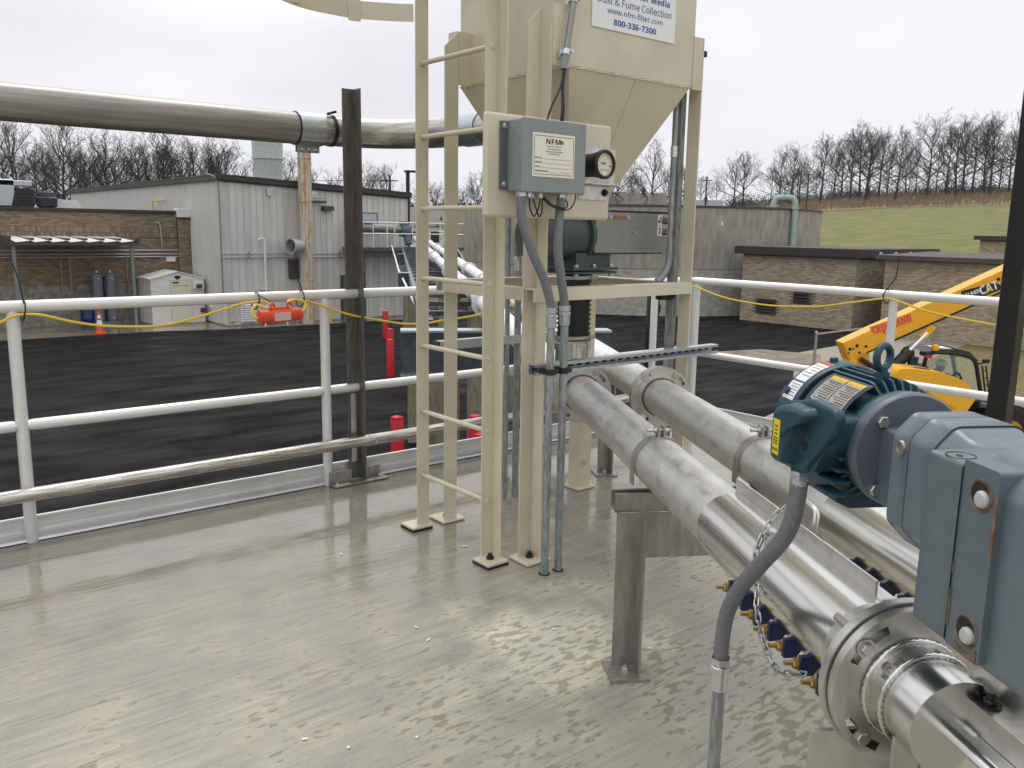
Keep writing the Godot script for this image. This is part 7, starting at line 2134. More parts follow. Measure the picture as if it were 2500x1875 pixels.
	s = Sh.new(); s.prism(pv([-0.15, 0.8, 1.15, 0.8, 1.12, 1.32, -0.12, 1.3]), zb - 0.03, zb + 0.02, xc); s.prism(pv([-0.15, 0.8, 1.15, 0.8, 1.12, 1.18, -0.12, 1.18]), zf - 0.02, zf + 0.03, xc); obj("cab_base", s, M.machine_black, t)
	s = Sh.new(); s.cbox(xc * Vector3(0.12, 1.5, -0.62), Vector3(0.14, 0.62, 0.46), 0.05, b * Basis(Vector3.BACK, 0.12)); s.cbox(xc * Vector3(0.36, 1.2, -0.62), Vector3(0.5, 0.14, 0.48), 0.05, b); obj("seat", s, M.machine_black, t)
	s = Sh.new()
	var sw := []
	for k in 20:
		var a := TAU * k / 20
		sw.append(xc * (Vector3(0.80, 1.52, -0.58) + Vector3(0.10 * cos(a) * 0.75, 0.10 * cos(a) * 0.66, 0.16 * sin(a)) ))
	s.tube(sw, 0.015, 8, false, true); s.cyl(xc * Vector3(0.80, 1.52, -0.58), xc * Vector3(0.90, 1.3, -0.58), 0.025, 8); obj("steering_wheel", s, M.machine_black, t)
	s = Sh.new(); s.cyl(xc * Vector3(0.02, 2.12, 0.02), xc * Vector3(0.02, 2.19, 0.02), 0.06, 12); obj("beacon_base", s, M.machine_black, t)
	s = Sh.new(); s.lathe([Vector2(0.065, 0), Vector2(0.075, 0.02), Vector2(0.07, 0.10), Vector2(0.06, 0.125), Vector2(0, 0.13)], Transform3D(b, xc * Vector3(0.02, 2.19, 0.02)), 16); obj("beacon", s, M.amber, t)
	s = Sh.new(); s.cbox(xc * Vector3(-0.12, 2.12, -0.05), Vector3(0.2, 0.10, 0.2), 0.02, b); obj("rear_lamp_box", s, M.machine_black, t)
	s = Sh.new(); s.cbox(xc * Vector3(-0.12, 2.06, 0.06), Vector3(0.14, 0.06, 0.03), 0.01, b); obj("rear_lamp", s, M.red, t)
	for q in [[1.12, 1.98, -0.05], [1.12, 1.98, -1.05]]:
		s = Sh.new(); s.cbox(xc * Vector3(q[0], q[1], q[2]), Vector3(0.13, 0.09, 0.10), 0.02, b); s.cyl(xc * Vector3(q[0] - 0.15, q[1] - 0.06, q[2]), xc * Vector3(q[0], q[1] - 0.03, q[2]), 0.02, 8); obj("headlight", s, M.machine_black, t)
	s = Sh.new()
	for k in [0.02, 0.10]:
		s.cyl(xc * Vector3(1.03 + k, 1.88, zf + 0.05), xc * Vector3(1.18 + k, 1.22, zf + 0.05), 0.018, 8)
	for k in 4:
		s.cyl(xc * Vector3(1.08 + 0.035 * k, 1.78 - 0.15 * k, zf + 0.05), xc * Vector3(1.16 + 0.035 * k, 1.78 - 0.15 * k, zf + 0.05), 0.01, 6)
	obj("grab_bar", s, M.machine_black, t)
	# --- the driver
	var p := thing("person", "person in a pale green hard hat bent over the wheel in the cab", "person", xc * Vector3(0.36, 1.26, -0.62))
	var bones := []
	for q in [[[0.33, 1.34, -0.62], [0.36, 1.52, -0.62], 0.13, 0.145], [[0.36, 1.52, -0.62], [0.43, 1.62, -0.62], 0.145, 0.10], [[0.43, 1.64, -0.62], [0.475, 1.71, -0.62], 0.05, 0.048],
			[[0.335, 1.31, -0.56], [0.66, 1.29, -0.54], 0.085, 0.06], [[0.335, 1.31, -0.70], [0.66, 1.29, -0.70], 0.085, 0.06], [[0.66, 1.29, -0.54], [0.72, 1.0, -0.54], 0.055, 0.045], [[0.66, 1.29, -0.70], [0.72, 1.0, -0.70], 0.055, 0.045],
			[[0.40, 1.60, -0.46], [0.50, 1.44, -0.40], 0.06, 0.045], [[0.50, 1.44, -0.40], [0.70, 1.50, -0.46], 0.043, 0.032], [[0.40, 1.60, -0.78], [0.50, 1.44, -0.82], 0.06, 0.045], [[0.50, 1.44, -0.82], [0.70, 1.50, -0.72], 0.043, 0.032]]:
		bones.append([xc * Vector3(q[0][0], q[0][1], q[0][2]), xc * Vector3(q[1][0], q[1][1], q[1][2]), q[2], q[3]])
	s = Sh.new(); body_mesh(s, bones, 0.022, 0.06); var bd := obj("body", s, M.maroon, p)
	s = Sh.new()
	var head := []
	for q in [[[0.49, 1.755, -0.62], [0.495, 1.80, -0.62], 0.078, 0.085], [[0.535, 1.715, -0.62], [0.52, 1.74, -0.62], 0.045, 0.06], [[0.575, 1.745, -0.62], [0.566, 1.765, -0.62], 0.014, 0.010], [[0.47, 1.70, -0.62], [0.48, 1.74, -0.62], 0.05, 0.06], [[0.495, 1.755, -0.53], [0.495, 1.775, -0.53], 0.014, 0.014], [[0.495, 1.755, -0.71], [0.495, 1.775, -0.71], 0.014, 0.014]]:
		head.append([xc * Vector3(q[0][0], q[0][1], q[0][2]), xc * Vector3(q[1][0], q[1][1], q[1][2]), q[2], q[3]])
	body_mesh(s, head, 0.010, 0.03); obj("head", s, M.skin, bd)
	s = Sh.new(); s.box(xc * Vector3(0.567, 1.775, -0.595), Vector3(0.008, 0.008, 0.018), b); s.box(xc * Vector3(0.567, 1.775, -0.645), Vector3(0.008, 0.008, 0.018), b); s.box(xc * Vector3(0.575, 1.713, -0.62), Vector3(0.006, 0.006, 0.035), b); obj("face", s, M.ink, bd)
	s = Sh.new(); s.lathe([Vector2(0.155, -0.006), Vector2(0.155, 0.004), Vector2(0.112, 0.018), Vector2(0.108, 0.06), Vector2(0.085, 0.105), Vector2(0.045, 0.125), Vector2(0, 0.13)], Transform3D(b * Basis(Vector3.BACK, -0.22), xc * Vector3(0.49, 1.795, -0.62)), 24); obj("hard_hat", s, M.helmet, bd)
	var vest := []
	for q in [[[0.335, 1.36, -0.62], [0.36, 1.52, -0.62], 0.138, 0.152], [[0.36, 1.52, -0.62], [0.41, 1.59, -0.62], 0.150, 0.108]]:
		vest.append([xc * Vector3(q[0][0], q[0][1], q[0][2]), xc * Vector3(q[1][0], q[1][1], q[1][2]), q[2], q[3]])
	s = Sh.new(); body_mesh(s, vest, 0.025, 0.05); obj("vest", s, M.vest, bd)
	for z in [-0.455, -0.725]:
		var hand := []
		hand.append([xc * Vector3(0.70, 1.50, z), xc * Vector3(0.745, 1.525, z), 0.030, 0.032])
		for k in 4:
			hand.append([xc * Vector3(0.755, 1.515 + 0.014 * k, z + 0.01), xc * Vector3(0.785, 1.525 + 0.012 * k, z - 0.012 * k), 0.0095, 0.008])
			hand.append([xc * Vector3(0.785, 1.525 + 0.012 * k, z - 0.012 * k), xc * Vector3(0.775, 1.54 + 0.010 * k, z - 0.03), 0.008, 0.007])
		hand.append([xc * Vector3(0.735, 1.54, z), xc * Vector3(0.765, 1.575, z - 0.01), 0.011, 0.009])
		s = Sh.new(); body_mesh(s, hand, 0.008, 0.008); obj("glove", s, M.denim, bd)


func tree_shape(sd: int, h: float, spread: float, fork: float) -> Array:   # bare tree about the origin: [trunk and limbs, twigs]
	var r := RandomNumberGenerator.new()
	r.seed = sd
	var wood := Sh.new(); var twig := Sh.new()
	var p := Vector3.ZERO
	var pts := []; var rad := []
	var lean := Vector3(r.randf_range(-0.06, 0.06), 0, r.randf_range(-0.06, 0.06))
	var top := h * 0.86
	for i in 9:
		var f := i / 8.0
		pts.append(Vector3(lean.x * h * f + sin(f * 5 + sd) * 0.012 * h * f, top * f, lean.z * h * f + cos(f * 4 + sd) * 0.012 * h * f))
		rad.append(lerpf(0.024, 0.0024, pow(f, 0.75)) * h)
	rad[0] *= 1.35
	wood.tube(pts, rad, 7, false)
	var limbs := 13
	for i in limbs:
		var f := lerpf(fork, 0.97, pow(float(i) / (limbs - 1), 0.9))
		var k := f * 8.0
		var a: Vector3 = pts[int(minf(k, 7))].lerp(pts[int(minf(k, 7)) + 1], k - int(minf(k, 7)))
		var az := i * 2.4 + r.randf_range(-0.5, 0.5)
		var el := lerpf(0.30, 1.1, (f - fork) / (1.0 - fork)) + r.randf_range(-0.15, 0.15)
		var len := h * spread * lerpf(1.0, 0.42, (f - fork) / (1.0 - fork)) * r.randf_range(0.8, 1.15)
		limb(wood, twig, a, Vector3(cos(az) * cos(el), sin(el), sin(az) * cos(el)), len, 0.0115 * h * lerpf(1.0, 0.45, f), 0, r, h)
	return [wood, twig]


func limb(wood: Sh, twig: Sh, a: Vector3, d: Vector3, len: float, r0: float, depth: int, r: RandomNumberGenerator, h: float) -> void:
	var n: int = [4, 3, 2, 2][depth]
	var pts := [a]; var rad := [r0]
	var p := a
	var dir := d
	for i in n:
		dir = (dir + Vector3(r.randf_range(-0.28, 0.28), r.randf_range(-0.05, 0.24), r.randf_range(-0.28, 0.28))).normalized()
		p += dir * len / n
		pts.append(p); rad.append(maxf(r0 * lerpf(1.0, 0.35, (i + 1.0) / n), 0.0011 * h))
	(wood if depth < 2 else twig).tube(pts, rad, 5 if depth == 0 else 3, false)
	if depth >= 3:
		return
	var kids: int = [6, 4, 3][depth]
	for k in kids:
		var f := lerpf(0.25, 1.0, (k + r.randf() * 0.6) / kids)
		var j := mini(int(f * n), n - 1)
		var at: Vector3 = pts[j].lerp(pts[j + 1], clampf(f * n - j, 0, 1))
		var axis: Vector3 = (pts[j + 1] - pts[j]).normalized()
		var side := axis.cross(Vector3(r.randf_range(-1, 1), r.randf_range(-1, 1), r.randf_range(-1, 1))).normalized()
		var nd := (axis * r.randf_range(0.55, 0.95) + side * r.randf_range(0.5, 0.9) + UP * 0.12).normalized()
		limb(wood, twig, at, nd, len * [0.52, 0.50, 0.55][depth] * r.randf_range(0.7, 1.2), rad[j] * 0.55, depth + 1, r, h)


func ordinal(i: int) -> String:
	var w := ["first", "second", "third", "fourth", "fifth", "sixth", "seventh", "eighth", "ninth", "tenth", "eleventh", "twelfth", "thirteenth", "fourteenth", "fifteenth", "sixteenth", "seventeenth", "eighteenth", "nineteenth", "twentieth"]
	if i < 20:
		return w[i]
	if i == 29:
		return "thirtieth"
	if i == 39:
		return "fortieth"
	if i < 29:
		return "twenty-" + w[i - 20]
	if i < 39:
		return "thirty-" + w[i - 30]
	return "forty-" + w[i - 40]


func build_trees() -> void:
	var kinds := []
	for q in [[1, 0.48, 0.28], [2, 0.54, 0.32], [3, 0.44, 0.36], [4, 0.58, 0.26], [5, 0.42, 0.40], [6, 0.50, 0.24]]:
		var sh := tree_shape(q[0] * 37, 16.0, q[1], q[2])
		kinds.append([mesh_of(sh[0]), mesh_of(sh[1])])
	# rows of [heading in degrees, metres away, height]
	var ridge := []
	for q in [[1960, 262, 0.66], [1902, 250, 0.60], [1925, 255, 0.58], [1700, 230, 0.62], [1740, 235, 0.55], [1780, 215, 0.82], [1803, 215, 0.92], [1870, 235, 0.60], [1893, 222, 0.86], [1916, 218, 0.90], [1940, 222, 0.72], [1990, 225, 1.08], [2020, 228, 0.85], [2040, 232, 0.95], [2062, 222, 1.12], [2085, 230, 1.14], [2098, 212, 1.10], [2105, 224, 1.0], [2130, 230, 1.0], [2150, 240, 0.80], [2172, 212, 1.06], [2195, 238, 0.75], [2220, 240, 0.70], [2247, 218, 1.14], [2270, 240, 0.72], [2292, 226, 1.0], [2318, 212, 1.06], [2335, 232, 1.1], [2355, 222, 1.02], [2385, 222, 1.08], [2400, 218, 1.10], [2420, 238, 0.8], [2445, 224, 0.9], [2470, 228, 1.14], [2500, 222, 1.1], [2540, 226, 1.1], [2590, 220, 1.1], [2650, 228, 1.1]]:
		ridge.append([39.44 + rad_to_deg(atan((q[0] - 1250.0) / 2121.0)), q[1], q[2]])
	ridge.sort_custom(func(a, b): return a[0] < b[0])
	var i := 0
	for q in ridge:
		plant(kinds, "bare_tree", q[0], q[1], q[2] * 0.90, i, M.bark_dark, "bare dark tree on the grassy ridge, %s from the left of its row" % ordinal(i), "bare trees along the ridge")
		i += 1
	# thinner second row behind, seen between the trunks
	i = 0
	for k in 18:
		plant(kinds, "slender_tree", 57.5 + 1.0 * k + rng.randf_range(-0.2, 0.2), 262 + rng.randf_range(-8, 20), rng.randf_range(0.42, 0.62), i + 3, M.bark, "slender bare tree behind the ridge row, %s from the left" % ordinal(i), "slender trees behind the ridge row")
		i += 1
	# wood behind the metal building, dense on the left
	i = 0
	var left := []
	for k in 30:
		left.append([3.0 + 0.62 * k + rng.randf_range(-0.25, 0.25), rng.randf_range(108, 150), rng.randf_range(0.86, 1.12)])
	for q in [[20.6, 104, 1.02], [17.6, 112, 1.10], [23.4, 118, 0.98], [25.0, 122, 0.88], [26.3, 116, 0.78], [27.9, 132, 0.78], [29.0, 128, 0.92], [30.2, 130, 0.80], [31.1, 150, 0.95], [33.2, 118, 0.58], [34.4, 112, 0.68], [35.8, 112, 0.62], [12.0, 100, 1.05], [14.4, 104, 1.05]]:
		left.append(q)
	left.sort_custom(func(a, b): return a[0] < b[0])
	for q in left:
		plant(kinds, "woodland_tree", q[0], q[1], q[2] * 0.70, i, M.bark_brown if i % 3 == 0 else M.bark_dark, "bare tree in the wood behind the metal building, %s from the left" % ordinal(i), "bare trees of the wood behind the metal building")
		i += 1
	# middle distance, over the tank
	i = 0
	for q in [[42.0, 140, 0.70], [43.3, 150, 0.74], [44.7, 165, 0.66], [45.9, 150, 0.80], [47.1, 160, 0.66], [48.2, 150, 0.86], [49.4, 170, 0.70], [50.4, 185, 0.68], [36.9, 118, 0.55], [38.2, 125, 0.62], [40.0, 130, 0.55]]:
		plant(kinds, "garden_tree", q[0], q[1], q[2], i + 2, M.bark, "bare tree by the skyline houses over the tank, %s from the left" % ordinal(i), "bare trees by the skyline houses")
		i += 1
	# undergrowth in the wood
	var leaf := Sh.new()
	var r := RandomNumberGenerator.new(); r.seed = 5
	for k in 90:
		var o := Vector3(r.randf_range(-1, 1), r.randf_range(0, 1) * r.randf_range(0.3, 1) * 2.2, r.randf_range(-1, 1)) * 1.6
		var d := Vector3(r.randf_range(-1, 1), r.randf_range(-0.3, 1), r.randf_range(-1, 1)).normalized() * 0.34
		var w := d.cross(Vector3(r.randf_range(-1, 1), r.randf_range(-1, 1), r.randf_range(-1, 1))).normalized() * 0.10
		var nn := d.cross(w).normalized()
		leaf.tri(o - w, o + w, o + d, nn, nn, nn)
	var me := mesh_of(leaf)
	me.surface_set_material(0, M.dead_leaf)
	scatter("woodland_undergrowth", me, 900, 104, 160, -6, 24, 0.0, 0.6, 1.5, "russet undergrowth filling the wood behind the metal building", "undergrowth")
	var me2 := me.duplicate()
	me2.surface_set_material(0, M.brush)
	scatter("woodland_brush", me2, 1100, 104, 165, -6, 36, 0.0, 0.7, 1.9, "dark brush filling the wood behind the metal building", "brush")
	scatter("ridge_brush", me2, 500, 228, 262, 53, 76, 0.2, 0.5, 1.3, "low dark brush under the ridge trees", "brush")
	# utility poles and a wire
	i = 0
	for q in [[31.3, 100, 8.4, "left of the lamp post"], [51.75, 145, 8.5, "over the tank"], [57.9, 180, 8.0, "before the ridge"]]:
		var az := deg_to_rad(q[0])
		var p := Vector3(q[1] * sin(az), 0, -q[1] * cos(az))
		p.y = hill(p.x, p.z)
		var t := thing("utility_pole", "thin wooden utility pole on the skyline %s" % q[3], "utility pole", p)
		var s := Sh.new(); s.tube([p, p + Vector3(0, q[2], 0)], [0.15, 0.11], 8); obj("pole", s, M.bark, t)
		s = Sh.new(); s.box(p + Vector3(0, q[2] - 0.6, 0), Vector3(1.8, 0.12, 0.12), Basis(UP, -az)); obj("cross_arm", s, M.bark, t)
	var s2 := Sh.new(); s2.tube([Vector3(-20, 6.0, -98), Vector3(20, 5.4, -100), Vector3(52, 6.6, -85.5)], 0.03, 5)
	tag(obj("overhead_wire", s2, M.dark_bolt), "thin overhead wire strung before the wood", "wire")


func plant(kinds: Array, called: String, az_deg: float, d: float, k: float, i: int, bark: Material, label: String, group: String) -> void:
	var az := deg_to_rad(az_deg)
	var p := Vector3(d * sin(az), 0, -d * cos(az))
	p.y = hill(p.x, p.z) - 0.15
	var t := Node3D.new()
	t.name = numbered(called)
	add_child(t, true)
	t.transform = Transform3D(Basis(UP, i * 1.9 + az_deg).scaled(Vector3(k, k, k)), p)
	tag(t, label, "tree", group)
	var m: Array = kinds[(i * 5 + int(d)) % kinds.size()]
	for e in [["trunk", 0], ["crown", 1]]:
		var o := MeshInstance3D.new()
		o.name = e[0]
		o.mesh = m[e[1]]
		o.material_override = bark
		t.add_child(o, true)


func build_small_things() -> void:
	# stainless pipe along the left railing, on an upright
	var s := Sh.new(); s.tube([Vector3(-3.5, 0.242, -4.034), Vector3(0, 0.242, -4.034), Vector3(2.0, 0.242, -4.034), Vector3(4.6, 0.242, -4.034)], 0.030, 28)
	tag(obj("drain_pipe", s, M.handrail_pipe), "shiny stained stainless pipe running low along the left railing", "pipe")
	var t := thing("pipe_upright", "tall dark angle steel upright carrying the grey duct, bolted by the kerb", "upright", Vector3(2.27, 0, -4.09))
	s = Sh.new(); angle_steel(s, Vector3(2.297, 0, -4.128), Vector3.LEFT, Vector3.BACK, 0.072, 0.072, 0.007, 0.012, 2.10); obj("post", s, M.duct_post, t)
	s = Sh.new(); s.span(Vector3(2.09, 0.004, -4.10), Vector3(2.425, 0.012, -4.03)); s.span(Vector3(2.09, 0.013, -4.10), Vector3(2.224, 0.075, -4.093)); s.span(Vector3(2.300, 0.013, -4.10), Vector3(2.405, 0.075, -4.093)); obj("base", s, M.steel_dull, t)
	s = Sh.new(); s.hexbolt(Vector3(2.12, 0.013, -4.062), UP, 0.009, 0.009, 0.014); s.hexbolt(Vector3(2.385, 0.013, -4.062), UP, 0.009, 0.016, 0.014); obj("bolt", s, M.bolt, t)
	s = Sh.new(); s.box(Vector3(2.262, 0.505, -4.1185), Vector3(0.075, 0.006, 0.004)); s.box(Vector3(2.2955, 0.47, -4.057), Vector3(0.004, 0.06, 0.006)); s.box(Vector3(2.2955, 0.12, -4.057), Vector3(0.004, 0.05, 0.006)); obj("weld_seam", s, M.rusty_edge, t)
	s = Sh.new(); s.span(Vector3(2.238, 0.11, -4.1165), Vector3(2.272, 0.495, -4.113)); obj("doubler", s, M.brushed, t)
	t = thing("pipe_strap", "thin strap clamp with a bolted ear on the stained low pipe", "pipe clamp", Vector3(2.30, 0.22, -4.03))
	s = Sh.new(); s.lathe([Vector2(0.0304, -0.004), Vector2(0.032, -0.004), Vector2(0.032, 0.004), Vector2(0.0304, 0.004)], along(Vector3(2.305, 0.242, -4.034), Vector3.RIGHT), 24); s.box(Vector3(2.328, 0.232, -4.000), Vector3(0.045, 0.004, 0.02)); s.hexbolt(Vector3(2.33, 0.234, -3.998), UP, 0.007, 0.008, 0.010); s.hexbolt(Vector3(2.33, 0.23, -3.998), Vector3.DOWN, 0.007, 0.008); obj("strap", s, M.bolt, t)
	# big duct overhead
	t = thing("overhead_duct", "big grey duct pipe crossing the sky from the left edge to the tower", "duct", Vector3(1.5, 1.82, -4.26))
	s = Sh.new(); s.tube([Vector3(-3.0, 1.893, -4.26), Vector3(0, 1.893, -4.26), Vector3(1.0, 1.893, -4.26), Vector3(2.04, 1.895, -4.26)], 0.0795, 48); obj("tube", s, M.duct, t)
	s = Sh.new(); s.tube(curve([Vector3(2.03, 1.897, -4.26), Vector3(2.2, 1.897, -4.26), Vector3(2.38, 1.899, -4.255), Vector3(2.54, 1.90, -4.18), Vector3(2.66, 1.901, -4.03), Vector3(2.72, 1.901, -3.84), Vector3(2.735, 1.901, -3.62), Vector3(2.74, 1.901, -3.30)], 10), 0.0780, 44, true, false, 1.0); obj("bend", s, M.duct_bright, t)
	s = Sh.new(); s.tube([Vector3(2.024, 1.895, -4.26), Vector3(2.165, 1.896, -4.26)], 0.0845, 44, false); var cp := obj("coupling", s, M.galv_bright, t)
	s = Sh.new(); s.tube([Vector3(2.020, 1.895, -4.26), Vector3(2.027, 1.895, -4.26)], 0.0855, 44); obj("gasket", s, M.rubber, cp)
	s = Sh.new(); s.span(Vector3(2.03, 1.777, -4.255), Vector3(2.155, 1.815, -4.250)); s.span(Vector3(2.03, 1.777, -4.275), Vector3(2.155, 1.815, -4.270)); obj("coupling_ear", s, M.galv_dull, cp)
	for i in 3:
		s = Sh.new(); s.ball(Vector3(2.055 + 0.038 * i, 1.793, -4.250), Vector3(0.0125, 0.0125, 0.008), Basis.IDENTITY, 14); obj("coupling_bolt", s, M.zinc, cp)
	s = Sh.new(); s.tube([Vector3(2.733, 1.901, -3.72), Vector3(2.738, 1.901, -3.58)], 0.0845, 40); obj("coupling", s, M.galv_bright, t)
	s = Sh.new(); s.lathe([Vector2(0.078, -0.01), Vector2(0.0815, -0.01), Vector2(0.0815, 0.01), Vector2(0.078, 0.01)], along(Vector3(2.225, 1.897, -4.26), Vector3.RIGHT), 36); s.box(Vector3(2.215, 1.985, -4.22), Vector3(0.05, 0.012, 0.02), Basis(Vector3.BACK, 0.3)); obj("strap", s, M.cable, t)
	# yellow power cord with its orange connectors, hung from the left rail with ties
	var z := -4.085
	var cord := curve([Vector3(0.10, 0.93, z), Vector3(0.42, 0.945, z), Vector3(0.585, 0.98, z), Vector3(0.640, 1.005, z), Vector3(0.69, 1.012, z), Vector3(0.76, 1.005, z), Vector3(0.87, 0.972, z), Vector3(0.99, 0.947, z), Vector3(1.15, 0.933, z), Vector3(1.24, 0.933, z), Vector3(1.34, 0.946, z), Vector3(1.5, 0.983, z), Vector3(1.64, 1.018, z), Vector3(1.74, 1.024, -4.07), Vector3(1.765, 1.008, -4.03), Vector3(1.74, 0.995, -4.02), Vector3(1.70, 1.01, -4.05), Vector3(1.665, 0.995, -4.03), Vector3(1.66, 0.96, -4.01), Vector3(1.69, 0.950, -4.0)], 7)
	s = Sh.new(); s.tube(cord, 0.0062, 10)
	tag(obj("power_cord", s, M.yellow_cord), "yellow power cord sagging along the left rail up to the orange connector box", "cord", "yellow power cords")
	cord = curve([Vector3(1.895, 0.965, -4.0), Vector3(1.935, 0.985, -4.02), Vector3(1.945, 1.015, -4.04), Vector3(1.90, 1.03, -4.05), Vector3(1.86, 1.018, -4.05), Vector3(1.88, 1.028, -4.07), Vector3(1.95, 1.022, z), Vector3(2.04, 0.998, z), Vector3(2.19, 0.945, z), Vector3(2.32, 0.912, z), Vector3(2.56, 0.866, z), Vector3(2.71, 0.860, z), Vector3(2.81, 0.868, z), Vector3(3.04, 0.885, z), Vector3(3.31, 0.93, z), Vector3(3.7, 0.985, z), Vector3(4.1, 0.95, z), Vector3(4.75, 0.99, z), Vector3(5.06, 1.0, -4.05)], 7)
	s = Sh.new(); s.tube(cord, 0.0062, 10)
	tag(obj("power_cord", s, M.yellow_cord), "yellow power cord from the orange connector box rightwards behind the ladder", "cord", "yellow power cords")
	cord = curve([Vector3(5.07, 1.005, -4.06), Vector3(5.07, 0.945, -3.81), Vector3(5.07, 0.918, -3.55), Vector3(5.07, 0.915, -3.32), Vector3(5.07, 0.935, -3.04), Vector3(5.07, 0.962, -2.89), Vector3(5.07, 1.015, -2.62), Vector3(5.07, 1.012, -2.53), Vector3(5.07, 0.962, -2.33), Vector3(5.07, 0.934, -2.12), Vector3(5.07, 0.918, -1.95), Vector3(5.07, 0.905, -1.78), Vector3(5.07, 0.92, -1.4), Vector3(5.07, 0.99, -1.06)], 7)
	s = Sh.new(); s.tube(cord, 0.0062, 10)
	tag(obj("power_cord", s, M.yellow_cord), "yellow power cord looping along the right rail", "cord", "yellow power cords")
	t = thing("cord_connector_box", "orange ribbed plastic connector cover with a faded label hanging on the cord", "connector box", Vector3(1.79, 0.93, -4.0))
	s = Sh.new()
	var pr := [Vector2(0, 0)]
	for k in 6:
		pr.append(Vector2(0.030 if k % 2 else 0.0335, 0.004 + 0.010 * k)); pr.append(Vector2(0.030 if k % 2 else 0.0335, 0.011 + 0.010 * k))
	pr.append_array([Vector2(0.034, 0.07), Vector2(0.034, 0.158)])
	for k in 6:
		pr.append(Vector2(0.030 if k % 2 else 0.0335, 0.164 + 0.010 * k)); pr.append(Vector2(0.030 if k % 2 else 0.0335, 0.171 + 0.010 * k))
	pr.append(Vector2(0, 0.232))
	s.lathe(pr, along(Vector3(1.678, 0.957, -3.995), Vector3(1, 0.03, 0.0)), 28); obj("shell", s, M.orange, t)
	s = Sh.new(); s.box(Vector3(1.785, 0.996, -3.995), Vector3(0.10, 0.012, 0.03), Basis(Vector3.BACK, 0.03)); s.tube(curve([Vector3(1.735, 0.985, -3.99), Vector3(1.742, 1.012, -3.99), Vector3(1.752, 1.02, -3.99), Vector3(1.762, 1.005, -3.99)], 4), 0.006, 8); s.tube(curve([Vector3(1.825, 0.99, -3.99), Vector3(1.830, 1.018, -3.99), Vector3(1.842, 1.022, -3.99), Vector3(1.852, 1.005, -3.99)], 4), 0.006, 8); obj("latch", s, M.orange, t)
	s = Sh.new(); s.lathe([Vector2(0.0346, 0.072), Vector2(0.0346, 0.156)], along(Vector3(1.678, 0.957, -3.995), Vector3(1, 0.03, 0.0)), 12, 0.8, 0.15, PI - 0.35)
	var lab := Sh.new(); lab.box(Vector3(1.790, 0.958, -3.9598), Vector3(0.085, 0.040, 0.0015), Basis(Vector3.BACK, 0.03)); obj("label", lab, M.pale_label, t)
	var n := 0
	for q in [[Vector3(0.69, 1.04, -4.13), Vector3(0.655, 1.26, -4.10), "black cable tie with a long tail at the leftmost railing post"], [Vector3(1.715, 1.04, -4.13), Vector3(1.79, 1.00, -4.05), "black cable tie left above the orange connector box"], [Vector3(1.955, 1.04, -4.13), Vector3(1.92, 1.16, -4.12), "black cable tie right above the orange connector box"]]:
		s = Sh.new()
		var lp := []
		for k in 20:
			var a := TAU * k / 20
			lp.append(q[0] + Vector3(0.006 * sin(a), -0.012 + 0.042 * sin(a), 0.018 + 0.047 * cos(a)))
		s.tube(lp, 0.0035, 6, false, true); s.tube(curve([q[0] + Vector3(0, 0.02, 0.05), q[0].lerp(q[1], 0.5) + Vector3(0.004, 0.01, 0.04), q[1]], 5), 0.0028, 6)
		tag(obj("cable_tie", s, M.cable), q[2], "cable tie", "black cable ties")
	s = Sh.new()
	var lp := []
	for k in 20:
		var a := TAU * k / 20
		lp.append(Vector3(5.10 + 0.045 * cos(a), 1.03 + 0.042 * sin(a), -2.60))
	s.tube(lp, 0.0035, 6, false, true); s.tube(curve([Vector3(5.06, 1.03, -2.61), Vector3(5.09, 1.09, -2.59), Vector3(5.1, 1.14, -2.56), Vector3(5.1, 1.20, -2.55), Vector3(5.1, 1.27, -2.545)], 5), 0.0035, 6)
	tag(obj("cable_tie", s, M.cable), "black cable tie with a tall tail on the right rail post", "cable tie", "black cable ties")
	# red bollards in the yard
	n = 0
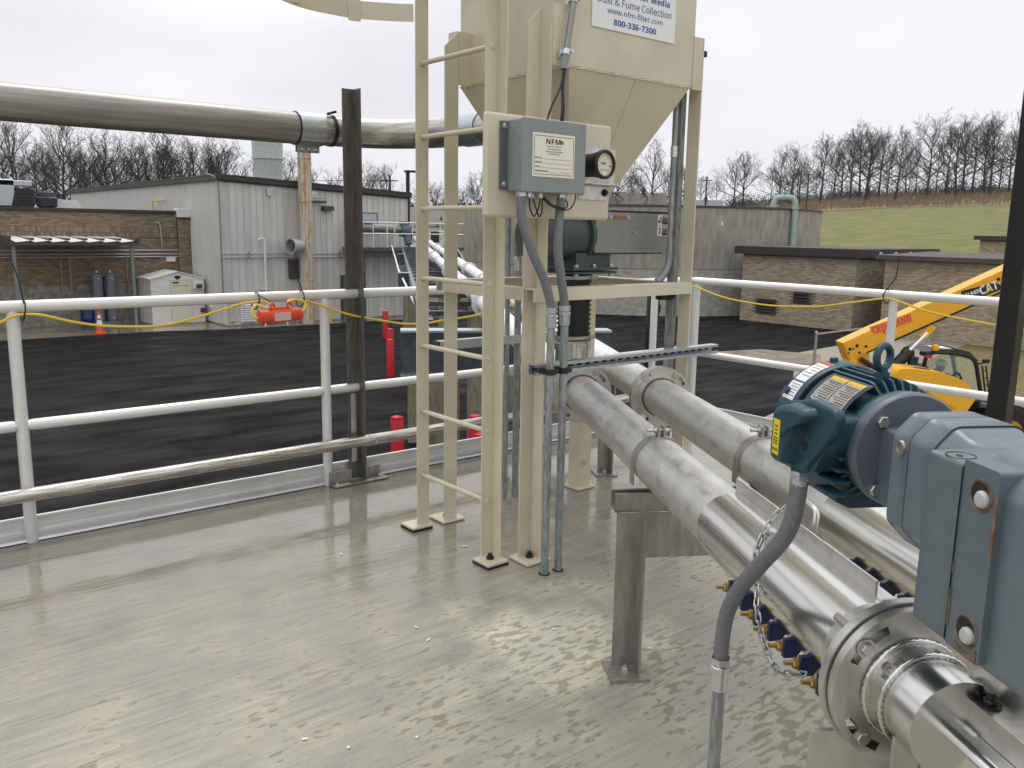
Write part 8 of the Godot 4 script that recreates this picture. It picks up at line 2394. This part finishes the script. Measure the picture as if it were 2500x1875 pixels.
	for q in [[Vector3(13.15, -3, -21.71), "tallest red bollard beside the ladder, nearest of the line of three"], [Vector3(14.6, -3, -24.1), "middle red bollard of the line of three beside the ladder"], [Vector3(17.6, -3, -29.4), "farthest red bollard of the line of three beside the ladder"], [Vector3(7.78, -3, -12.63), "near red bollard seen just above the kerb left of the ladder"], [Vector3(8.96, -3, -11.93), "red bollard seen over the kerb between the tower legs"], [Vector3(8.21, -3, -10.75), "red bollard barely showing over the kerb between the tower legs"]]:
		t = thing("bollard", q[1], "bollard", q[0], "red bollards in the yard")
		s = Sh.new(); s.lathe([Vector2(0.115, 0), Vector2(0.115, 1.08), Vector2(0.10, 1.11), Vector2(0.06, 1.128), Vector2(0, 1.135)], Transform3D(Basis.IDENTITY, q[0]), 20, 0.6); obj("post", s, M.red, t)
		s = Sh.new(); s.lathe([Vector2(0.1165, 1.085), Vector2(0.1165, 1.11), Vector2(0.115, 1.112)], Transform3D(Basis.IDENTITY, q[0]), 20); obj("cap_rim", s, M.red, t)
		n += 1
	# dark stain piece on the square leg and litter on the deck
	s = Sh.new(); s.cyl(Vector3(4.9, -0.2, -4.30), Vector3(4.9, 0.95, -4.30), 0.05, 14); s.span(Vector3(4.86, 0.80, -4.25), Vector3(4.92, 0.86, -4.24))
	tag(obj("black_pipe", s, M.machine_black), "short black pipe standing just outside the railing behind the pipes", "pipe")
	s = Sh.new(); s.prism(pv([-0.014, 0.012, -0.008, 0.02, 0.006, 0.019, 0.014, 0.012, 0.013, 0.0, 0.004, -0.012, -0.002, -0.014, -0.012, -0.004]), 0, 0.002, Transform3D(Basis(Vector3(0.70, 0, -0.714).normalized(), UP, Vector3(-0.714, 0, -0.70).normalized() * -1), Vector3(3.185, 0.145, -3.228)))
	tag(obj("tape_patch", s, M.black_gap), "black patch low on the tower leg behind the flanges", "patch")
	for i in 14:
		var p := Vector3(rng.randf_range(0.3, 3.4), 0.0035, rng.randf_range(-3.9, -1.2))
		s = Sh.new(); s.cbox(p, Vector3(0.010 + 0.006 * (i % 3), 0.004, 0.007), 0.001, Basis(UP, rng.randf() * 3))
		var o := obj("pale_chip", s, M.plate_cream)
		tag(o, "tiny pale paint chip lying on the wet concrete deck", "paint chip", "paint chips on the deck")
